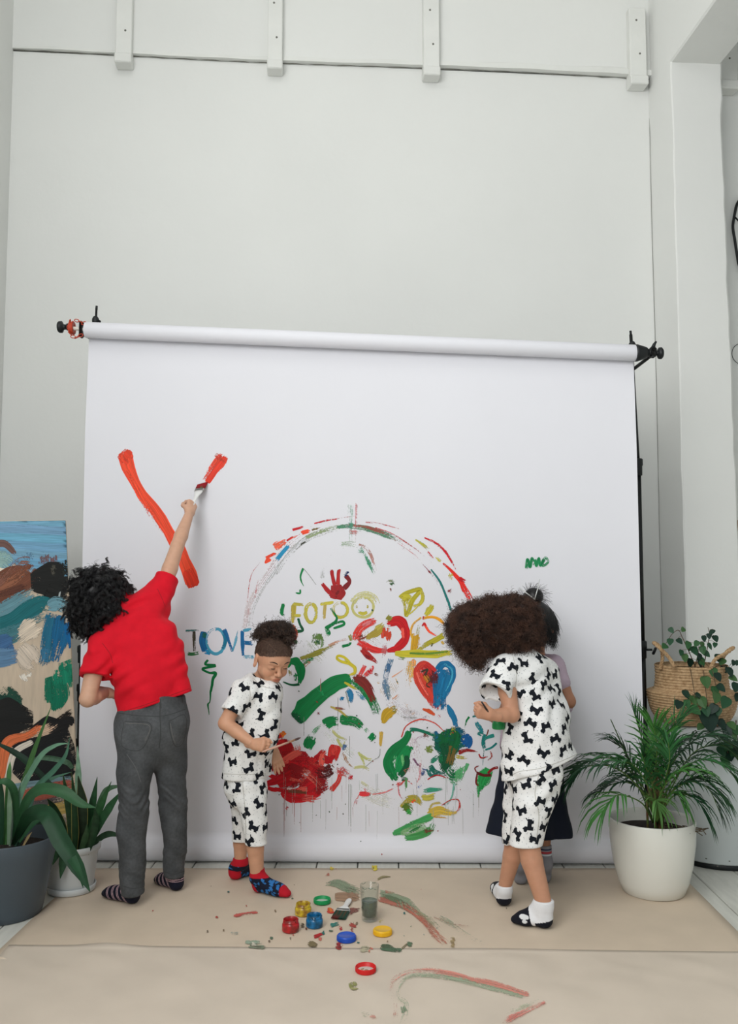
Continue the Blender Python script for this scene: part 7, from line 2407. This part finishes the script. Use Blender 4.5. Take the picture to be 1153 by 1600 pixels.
for a in [
    ([(118, 1342), (122, 1262), (123, 1210), (121, 1166)], (4.07, 4.10, 4.11, 4.12), (0.022, 0.034, 0.032, 0.002), (124, 158, 132), 0.25, 0.5, (150, 178, 150)),
    ([(122, 1344), (128, 1288), (128, 1250), (122, 1212)], (4.05, 4.03, 4.02, 4.0), (0.026, 0.050, 0.046, 0.003), (34, 50, 32), 0.15, 0.2, (150, 140, 70)),
    ([(126, 1344), (146, 1290), (160, 1254), (174, 1221)], (4.07, 4.04, 4.03, 4.02), (0.018, 0.036, 0.032, 0.002), (44, 84, 48), 0.3, 0.3, None),
    ([(128, 1346), (152, 1296), (172, 1262), (192, 1234)], (4.06, 4.02, 4.0, 3.98), (0.018, 0.036, 0.040, 0.002), (42, 80, 50), 0.3, 0.5, None),
    ([(124, 1344), (138, 1290), (146, 1250), (152, 1214)], (4.1, 4.12, 4.13, 4.14), (0.018, 0.036, 0.032, 0.002), (38, 78, 46), 0.3, 0.2, None),
    ([(128, 1346), (150, 1316), (170, 1304), (196, 1308)], (4.06, 4.10, 4.12, 4.13), (0.014, 0.030, 0.032, 0.004), (40, 72, 44), 0.3, 0.5, None),
    ([(150, 1268), (166, 1236), (186, 1228)], (4.12, 4.14, 4.15), (0.022, 0.030, 0.012), (56, 92, 60), 0.3, 0.4, None),
    ([(112, 1344), (112, 1290), (106, 1250), (98, 1208)], (4.05, 4.04, 4.03, 4.02), (0.022, 0.040, 0.034, 0.002), (40, 70, 42), 0.2, 0.3, YEL),
    ([(116, 1344), (118, 1300), (116, 1250), (112, 1206)], (4.03, 4.0, 3.99, 3.98), (0.020, 0.036, 0.028, 0.002), (36, 62, 38), 0.2, 0.5, YEL),
    ([(108, 1344), (98, 1292), (84, 1262), (74, 1248)], (4.06, 4.04, 4.02, 4.0), (0.020, 0.038, 0.034, 0.003), (30, 58, 36), 0.2, 0.4, YEL),
    ([(130, 1346), (144, 1310), (150, 1282), (148, 1262)], (4.02, 3.99, 3.98, 3.97), (0.018, 0.034, 0.030, 0.002), (32, 60, 36), 0.25, 0.2, None),
    ([(104, 1342), (94, 1318), (88, 1336), (82, 1352)], (4.02, 3.95, 3.93, 3.92), (0.014, 0.030, 0.030, 0.002), (52, 92, 58), 0.3, 0.3, None),
    ([(108, 1344), (100, 1328), (98, 1350), (94, 1373)], (4.0, 3.94, 3.92, 3.91), (0.014, 0.034, 0.036, 0.002), (34, 70, 42), 0.3, 0.2, None),
    ([(120, 1346), (134, 1308), (136, 1288)], (4.0, 3.98, 3.97), (0.018, 0.030, 0.004), (48, 74, 46), 0.3, 0.3, None),
    ([(100, 1344), (92, 1300), (92, 1276)], (4.1, 4.12, 4.13), (0.018, 0.034, 0.004), (28, 56, 34), 0.3, 0.3, None),
    ([(114, 1200), (104, 1190), (80, 1184), (60, 1184), (46, 1192)], (4.02, 3.98, 3.94, 3.9, 3.88), (0.018, 0.026, 0.026, 0.022, 0.012), (92, 128, 104), 0.4, 0.5, None)]:
    leaf(wp, a[0], a[1], a[2], a[3], a[4], a[5], a[6], 0.14)

# ------------------------------------------------------------------ palm in the tall white pot
Yp = 4.05
cp = np.array((at(1020, 1350, Yp)[0], Yp, 0.0))
pp = thing('potted_palm', cp, 'bushy green palm in a glossy white pot on the kraft paper', 'potted plant')
pm = mat('glossy_white_pot', (222, 222, 214), 0.22, 0.02, 4, spec=0.5)
hp = 0.318
pot_shape(cp, [(0, 0.0025), (0.126, 0.0025), (0.132, 0.006), (0.150, 0.05), (0.170, 0.13), (0.182, 0.22), (0.186, hp - 0.006), (0.184, hp), (0.179, hp), (0.177, hp - 0.012), (0.170, hp - 0.07), (0.165, hp - 0.09)], pm, pp)
MB().lathe(cp + (0, 0, hp - 0.055), [(0, 0.012), (0.08, 0.008), (0.14, 0.003), (0.1715, 0.0)], 44).build('soil', M['soil'], pp)
rp = np.random.default_rng(91)


def frond(parent, pts, Ys, nl, ll, c, wid=0.011, start=0.3, droop=0.5, name='frond', spread=0.9):
    P = np.array(catmull([at(x, y, Y) for (x, y), Y in zip(pts, Ys)], 10))
    m = len(P)
    T = np.gradient(P, axis=0)
    T /= np.linalg.norm(T, axis=1, keepdims=True)
    mb = MB()
    mb.tube(P, np.linspace(0.004, 0.0012, m), 5)
    ncol = len(mb.v)
    stem = np.array(lin((84, 112, 52)))
    col = [stem] * ncol
    cc = np.array(lin(c))
    up = np.array((0, 0, 1.0))
    for k in range(nl):
        for sg in (-1, 1):
            t = start + (1 - start) * (k + 0.25 * (sg > 0)) / nl
            f = t * (m - 1)
            i = min(int(f), m - 2)
            p = P[i] + (P[i + 1] - P[i]) * (f - i)
            tg = T[i]
            s = unit(np.cross(tg, up)) * sg
            nn = unit(np.cross(s, tg) * sg)
            tt = (t - start) / (1 - start)
            L = ll * (0.45 + 0.75 * math.sin(math.pi * (0.12 + 0.80 * tt))) * rp.uniform(0.85, 1.1)
            d = unit(s * spread * (1 - 0.55 * tt) + tg * (0.75 + 0.6 * tt) + nn * 0.25 + rp.normal(0, 0.09, 3))
            q, w = [], []
            pos = p.copy()
            for j in range(5):
                q.append(pos.copy())
                w.append((0.45, 1.0, 0.9, 0.55, 0.05)[j] * wid / 2)
                d = unit(d + np.array((0, 0, -droop * 0.22 * (j + 0.5))))
                pos = pos + d * L / 4
            v, fc = [], []
            tw = rp.uniform(-0.5, 0.5)
            for j in range(5):
                a = unit(q[min(j + 1, 4)] - q[max(j - 1, 0)])
                sd = unit(np.cross(a, nn) * math.cos(tw) + nn * math.sin(tw))
                v += [q[j] - sd * w[j], q[j] + unit(np.cross(sd, a)) * w[j] * 0.35, q[j] + sd * w[j]]
            for j in range(4):
                for e in range(2):
                    b_ = j * 3 + e
                    fc.append((b_, b_ + 1, b_ + 4, b_ + 3))
            mb.add(v, fc)
            col += [cc * rp.uniform(0.75, 1.25)] * 15
    return mb.build(name, M['leafcol'], parent, True, np.array(col))


PG, PD, PL = (40, 90, 46), (24, 62, 36), (64, 116, 52)
b0 = (1026, 1285)
for a in [
    ([b0, (1002, 1236), (962, 1200), (918, 1198), (890, 1222)], (4.05, 3.97, 3.90, 3.86, 3.84), 20, 0.16, PD, 0.35, 0.75),
    ([b0, (1006, 1232), (966, 1190), (930, 1186), (905, 1200)], (4.05, 4.02, 4.0, 4.0, 4.0), 18, 0.15, PG, 0.35, 0.7),
    ([(1020, 1285), (1004, 1256), (976, 1243), (958, 1246), (940, 1270)], (4.03, 3.93, 3.86, 3.83, 3.81), 9, 0.19, (58, 112, 50), 0.45, 1.0),
    ([b0, (1014, 1215), (1004, 1160), (990, 1112)], (4.05, 4.07, 4.08, 4.08), 18, 0.15, PG, 0.35, 0.4),
    ([b0, (1024, 1215), (1026, 1165), (1020, 1130)], (4.05, 4.02, 4.0, 3.98), 18, 0.15, PL, 0.35, 0.4),
    ([b0, (1034, 1210), (1050, 1150), (1066, 1122)], (4.05, 4.05, 4.05, 4.05), 20, 0.15, PG, 0.35, 0.5),
    ([b0, (1040, 1215), (1072, 1166), (1112, 1150), (1150, 1168)], (4.05, 4.03, 4.02, 4.02, 4.03), 22, 0.15, PD, 0.32, 0.7),
    ([b0, (1046, 1228), (1086, 1190), (1124, 1194), (1154, 1220)], (4.05, 3.98, 3.94, 3.92, 3.92), 20, 0.15, PG, 0.32, 0.8),
    ([b0, (1044, 1244), (1076, 1222), (1106, 1232), (1124, 1268)], (4.05, 3.94, 3.88, 3.85, 3.84), 16, 0.15, PD, 0.35, 0.8),
    ([b0, (1000, 1226), (978, 1176), (958, 1160)], (4.05, 4.10, 4.13, 4.14), 16, 0.13, PD, 0.4, 0.6),
    ([b0, (1022, 1262), (1024, 1250), (1030, 1262)], (4.0, 3.93, 3.89, 3.87), 8, 0.12, (84, 126, 66), 0.5, 1.1),
    ([b0, (1052, 1226), (1084, 1176), (1126, 1164), (1160, 1190)], (4.1, 4.16, 4.2, 4.22, 4.23), 18, 0.15, PD, 0.35, 0.7),
    ([b0, (1010, 1238), (984, 1212), (950, 1222)], (4.1, 4.14, 4.17, 4.18), 14, 0.13, (34, 76, 44), 0.4, 0.8),
    ([b0, (1036, 1230), (1046, 1188), (1044, 1160)], (4.0, 3.93, 3.90, 3.89), 16, 0.13, PG, 0.4, 0.6),
    ([b0, (1014, 1232), (990, 1196), (966, 1190)], (4.0, 3.92, 3.88, 3.86), 15, 0.13, PG, 0.4, 0.8),
    ([b0, (1050, 1236), (1094, 1216), (1134, 1250)], (4.05, 3.98, 3.95, 3.93), 18, 0.15, PG, 0.3, 0.8),
    ([b0, (1052, 1244), (1086, 1248), (1108, 1284)], (4.04, 3.93, 3.88, 3.86), 13, 0.14, PD, 0.35, 0.9),
    ([b0, (1020, 1220), (1040, 1176), (1084, 1150)], (4.08, 4.1, 4.12, 4.13), 18, 0.14, PD, 0.35, 0.6),
    ([b0, (1008, 1240), (972, 1222), (926, 1240)], (4.05, 4.04, 4.04, 4.04), 16, 0.13, PD, 0.35, 0.8),
    ([b0, (1032, 1240), (1060, 1206), (1100, 1206)], (3.98, 3.9, 3.86, 3.84), 16, 0.13, PL, 0.35, 0.8),
    ([b0, (1022, 1236), (1008, 1196), (1002, 1176)], (3.98, 3.92, 3.9, 3.9), 14, 0.12, PG, 0.35, 0.7),
    ([b0, (1040, 1250), (1056, 1240), (1070, 1262)], (3.98, 3.9, 3.87, 3.85), 9, 0.12, PL, 0.4, 1.1)]:
    frond(pp, a[0], a[1], a[2], a[3], a[4], start=a[5], droop=a[6])
mb = MB()
mb.tube(catmull([at(1022, 1285, 4.06), at(992, 1215, 4.07), at(970, 1160, 4.08), at(954, 1124, 4.08)], 8), np.linspace(0.004, 0.0022, 25), 6)
mb.build('new_shoot', mat('green_shoot', (60, 84, 44), 0.5, 0.2, 30), pp)
for k in range(14):
    mb = MB()
    x = 1026 + rp.normal(0, 10)
    bx = at(x, 1294, 4.05 + rp.uniform(-0.05, 0.05))
    bx[2] = hp - 0.05
    mb.tube([bx, bx + np.array((rp.normal(0, 0.02), rp.normal(0, 0.02), 0.13)), bx + np.array((rp.normal(0, 0.05), rp.normal(0, 0.04), 0.26))], [0.006, 0.0045, 0.003], 6)
    mb.build('stem', mat('palm_stem', (92, 112, 56), 0.55, 0.3, 40, c2=(110, 74, 50)) if k == 0 else bpy.data.materials['palm_stem'], pp)
mb = MB()
for k in range(9):
    a0_ = rp.uniform(-0.9, 0.9)
    p = cp + (0.09 + 0.02 * math.sin(k), -0.08, hp - 0.045)
    mb.tube([p + np.array((rp.normal(0, 0.03), rp.normal(0, 0.02), rp.uniform(0, 0.03))) + np.array((0.02 * j, -0.004 * j, 0.008 * math.sin(j * 1.3 + k))) for j in range(5)], 0.0022, 5)
tag(mb.build('dry_roots', mat('dry_roots', (96, 84, 66), 0.9, 0.3, 30), pp), kind='stuff')

# ------------------------------------------------------------------ white drum with the belly basket on it
Yd = 4.56
cd = np.array((at(1122, 1300, Yd)[0], Yd, 0.0))
zd = float(at(1082, 1129, 4.52)[2])
drum = thing('drum_table', cd, 'white round metal drum standing behind the palm, a woven basket on it', 'drum')
dm = mat('white_drum_paint', (205, 212, 212), 0.4, 0.05, 3)
RD = 0.242
pot_shape(cd, [(0, 0.03), (RD - 0.012, 0.03), (RD - 0.004, 0.026), (RD, 0.032), (RD, zd - 0.012), (RD - 0.004, zd - 0.002), (RD - 0.012, zd), (0, zd - 0.001)], dm, drum, 'body', 72)
pot_shape(cd, [(0, 0.0), (RD - 0.012, 0.0), (RD - 0.008, 0.004), (RD - 0.008, 0.026), (RD - 0.014, 0.029), (0, 0.029)], M['black'], drum, 'base_ring', 64)
mb = MB()
for x, y in ((1099, 1346), (1140, 1346), (1121, 1356)):
    t = at(x, y, Yd - RD)
    v = unit(np.array((t[0] - cd[0], t[1] - cd[1], 0)))
    mb.box(cd + v * RD + (0, 0, t[2]), (0.008, 0.002, 0.005), rot_to((0, 0, 1), np.array((v[1], -v[0], 0))), 0.001)
tag(mb.build('paint_chips', M['crack'], drum), kind='stuff')

Yk = 4.52
ck = np.array((at(1082, 1129, Yk)[0], Yk, zd))
bk = thing('belly_basket', ck, 'woven seagrass belly basket with rope handles on the white drum', 'basket')
prof = [(0.150, 0.0), (0.172, 0.02), (0.190, 0.05), (0.202, 0.085), (0.209, 0.12), (0.212, 0.150), (0.196, 0.158), (0.176, 0.168), (0.171, 0.19), (0.168, 0.22), (0.168, 0.25), (0.170, 0.284)]
sm = catmull([np.array((r, z)) for r, z in prof], 10)
ln_ = np.concatenate([[0], np.cumsum([np.linalg.norm(b_ - a) for a, b_ in zip(sm, sm[1:])])])
NR, NA = 130, 144
vs, fs = [], []
ss = np.linspace(0, ln_[-1], NR)
rows_r, rows_z = np.interp(ss, ln_, [p[0] for p in sm]), np.interp(ss, ln_, [p[1] for p in sm])
PIT = 0.0135
for i in range(NR):
    coil = math.sin(math.pi * ((ss[i] / PIT) % 1.0)) ** 0.6
    row = int(ss[i] / PIT)
    for k in range(NA):
        a = 2 * math.pi * k / NA
        st_ = 0.0016 * math.sin(a * 36 + row * math.pi * 0.9) * coil
        r_ = rows_r[i] + 0.0058 * coil + st_
        vs.append(ck + (r_ * math.cos(a), r_ * math.sin(a), rows_z[i] + 0.003))
for i in range(NR - 1):
    for k in range(NA):
        k2 = (k + 1) % NA
        fs.append((i * NA + k, i * NA + k2, (i + 1) * NA + k2, (i + 1) * NA + k))
base_i = len(vs)
for k in range(NA):
    a = 2 * math.pi * k / NA
    vs.append(ck + (0.155 * math.cos(a), 0.155 * math.sin(a), 0.262))
for k in range(NA):
    k2 = (k + 1) % NA
    fs.append(((NR - 1) * NA + k, (NR - 1) * NA + k2, base_i + k2, base_i + k))
fs.append(tuple(k for k in range(NA))[::-1])
M['seagrass'] = mat('woven_seagrass', (190, 160, 122), 0.75, 0.3, 70, 0.3, 180, c2=(156, 124, 88))
mk('weave', np.array(vs), fs, M['seagrass'], bk)
M['soil2'] = M['soil']
MB().lathe(ck + (0, 0, 0.235), [(0, 0.01), (0.1, 0.006), (0.156, 0.0)], 40).build('soil', M['soil'], bk)


def rope(pts, Y, r):
    P = catmull([at(x, y, Yy) for (x, y), Yy in zip(pts, Y)], 10)
    mb = MB()
    for s in range(3):
        q = []
        for i, p in enumerate(P):
            t = unit(P[min(i + 1, len(P) - 1)] - P[max(i - 1, 0)])
            u = unit(np.cross(t, (0.2, 1, 0.1)))
            w = np.cross(t, u)
            a = i * 0.75 + s * 2.094
            q.append(p + (u * math.cos(a) + w * math.sin(a)) * r * 0.62)
        mb.tube(q, r * 0.7, 6)
    return mb


rope([(1031, 1046), (1035, 1028), (1032, 1012), (1021, 1004), (1030, 1012), (1044, 1026), (1054, 1042)], (4.46, 4.46, 4.44, 4.42, 4.40, 4.38, 4.36), 0.0075).build('handle', M['seagrass'], bk)
rope([(1130, 1046), (1129, 1030), (1136, 1018), (1146, 1012), (1134, 1021), (1118, 1030), (1110, 1044)], (4.46, 4.46, 4.44, 4.43, 4.40, 4.37, 4.35), 0.0075).build('handle', M['seagrass'], bk)

# trailing plant growing out of the basket: round leaves on thin stems
tp = thing('trailing_plant', ck + (0.0, 0, 0.24), 'trailing round-leaved green plant spilling over the woven basket', 'plant')


def leaf_mesh():
    me_v, me_f, me_c = [], [], []
    out_ = [(0, 0.04), (0.20, 0.0), (0.36, 0.12), (0.41, 0.30), (0.37, 0.50), (0.26, 0.72), (0.11, 0.92), (0, 1.02)]
    n = len(out_)
    for sx in (-1, 1):
        for f_ in (0.0, 0.55, 1.0):
            for x, y in out_:
                me_v.append((sx * x * f_, y, 0.10 * abs(x * f_) - 0.10 * (y - 0.5) ** 2))
    for s in range(2):
        for f_ in range(2):
            for i in range(n - 1):
                a = s * 3 * n + f_ * n + i
                q = (a, a + 1, a + n + 1, a + n)
                me_f.append(q if s else q[::-1])
    return np.array(me_v), me_f


LV, LF = leaf_mesh()
LM = {}


def round_leaf(parent, x, y, Y, size, ang, tone):
    key = tone
    if key not in LM:
        o = mk('leaf', LV, LF, M['leafcol'], None, True, np.tile(np.array(lin(tone)), (len(LV), 1)), origin=(0, 0, 0))
        LM[key] = o.data
        bpy.data.objects.remove(o)
    o = bpy.data.objects.new('leaf', LM[key])
    o.parent = parent
    p = at(x, y, Y)
    d = np.array((math.cos(ang), rv.uniform(-0.5, 0.1), math.sin(ang)))
    nrm = np.array((rv.normal(0, 0.35), -0.8, rv.uniform(0.1, 0.8)))
    R_ = rot_to(nrm, np.cross(d, nrm))
    s = size * 0.0032
    Mx = Matrix(((R_[0, 0] * s, R_[0, 1] * s, R_[0, 2] * s, 0), (R_[1, 0] * s, R_[1, 1] * s, R_[1, 2] * s, 0), (R_[2, 0] * s, R_[2, 1] * s, R_[2, 2] * s, 0), (0, 0, 0, 1)))
    pp_ = p - root_loc(parent) - R_[:, 1] * s * 0.5
    o.matrix_local = Matrix.Translation(pp_) @ Mx
    COL.objects.link(o)
    return p - R_[:, 1] * s * 0.45


rv = np.random.default_rng(17)
TN = [(30, 70, 44), (20, 50, 36), (42, 84, 46), (58, 92, 50), (18, 44, 34)]
vines = [
    ([(1088, 1046, 4.48), (1078, 1022, 4.44), (1066, 996, 4.42), (1060, 985, 4.41), (1050, 991, 4.40), (1040, 1006, 4.39)], [(1049, 985, 9), (1047, 1003, 11), (1038, 1010, 12), (1062, 1002, 10), (1067, 984, 9), (1076, 1012, 10)]),
    ([(1098, 1046, 4.48), (1104, 1018, 4.46), (1108, 992, 4.45), (1106, 980, 4.44)], [(1112, 988, 10), (1118, 998, 11), (1108, 994, 9), (1100, 998, 9), (1117, 1008, 8), (1109, 1010, 10), (1097, 1008, 10)]),
    ([(1085, 1046, 4.46), (1090, 1024, 4.42), (1092, 1010, 4.40)], [(1075, 1008, 12), (1085, 1017, 14), (1092, 1025, 12), (1098, 1016, 12), (1070, 1028, 12), (1078, 1036, 13), (1064, 1020, 9), (1104, 1022, 11), (1088, 1006, 10), (1096, 1034, 14)]),
    ([(1106, 1046, 4.42), (1112, 1044, 4.36), (1118, 1070, 4.30), (1124, 1098, 4.28)], [(1095, 1037, 15), (1114, 1050, 14), (1103, 1066, 17), (1117, 1080, 14), (1127, 1075, 13), (1119, 1090, 18), (1133, 1098, 18), (1108, 1056, 12), (1122, 1058, 13), (1098, 1048, 12)]),
    ([(1076, 1046, 4.42), (1078, 1044, 4.36), (1084, 1078, 4.29), (1086, 1108, 4.27)], [(1064, 1056, 15), (1072, 1085, 13), (1060, 1101, 15), (1084, 1094, 15), (1086, 1110, 17), (1098, 1098, 16), (1094, 1136, 12), (1078, 1090, 11), (1092, 1088, 12), (1074, 1100, 12)]),
    ([(1110, 1046, 4.44), (1126, 1040, 4.42), (1142, 1052, 4.38), (1150, 1080, 4.36)], [(1140, 1050, 15), (1132, 1046, 12), (1146, 1060, 12), (1150, 1074, 16), (1153, 1090, 14), (1146, 1036, 9), (1152, 1036, 8), (1128, 1034, 12), (1122, 1028, 12)]),
    ([(1096, 1046, 4.42), (1098, 1042, 4.36), (1104, 1090, 4.28), (1108, 1118, 4.26)], [(1108, 1126, 31), (1114, 1108, 15), (1122, 1112, 12), (1104, 1112, 14)])]
for path, lv in vines:
    P = catmull([at(x, y, Y) for x, y, Y in path], 8)
    MB().tube(P, np.linspace(0.0028, 0.0012, len(P)), 6).build('stem', bpy.data.materials.get('vine_stem') or mat('vine_stem', (96, 78, 56), 0.7, 0.3, 30), tp)
    for x, y, s in lv:
        dd_ = [abs(x - q[0]) + abs(y - q[1]) for q in path]
        Y = path[int(np.argmin(dd_))][2] - 0.02
        e = round_leaf(tp, x, y, Y, s * 1.15, (-1.57 if s > 30 else rv.uniform(-2.4, -0.7)), TN[4] if s > 30 else TN[int(rv.integers(0, 5))])
        j = int(np.argmin([np.linalg.norm(q - e) for q in P]))
        MB().tube([P[j], (P[j] + e) / 2 + (0, 0, 0.004), e], 0.0009, 5).build('leaf_stalk', bpy.data.materials['vine_stem'], tp)

# second trailing plant hanging over the drum's edge
t2 = thing('trailing_plant', at(1140, 1130, 4.44), 'dark small-leaved plant hanging over the white drum\'s right edge', 'plant')
t2.location[2] = zd
P = catmull([at(1146, 1128, 4.42), at(1140, 1138, 4.31), at(1136, 1160, 4.28), at(1138, 1186, 4.28)], 8)
MB().tube(P, np.linspace(0.003, 0.0014, len(P)), 6).build('stem', bpy.data.materials['vine_stem'], t2)
P2 = catmull([at(1150, 1126, 4.42), at(1150, 1140, 4.32), at(1154, 1165, 4.30)], 8)
MB().tube(P2, np.linspace(0.003, 0.0014, len(P2)), 6).build('stem', bpy.data.materials['vine_stem'], t2)
for x, y, s in ((1128, 1132, 14), (1137, 1141, 15), (1146, 1149, 14), (1132, 1154, 13), (1138, 1166, 16), (1128, 1174, 14), (1140, 1180, 17), (1150, 1166, 15), (1152, 1142, 14), (1146, 1176, 14), (1134, 1188, 14), (1144, 1134, 13), (1152, 1182, 13)):
    e = round_leaf(t2, x, y, 4.27, s * 1.2, rv.uniform(-2.4, -0.7), TN[int(rv.integers(0, 5))])
    j = int(np.argmin([np.linalg.norm(q - e) for q in P]))
    MB().tube([P[j], e], 0.0009, 5).build('leaf_stalk', bpy.data.materials['vine_stem'], t2)
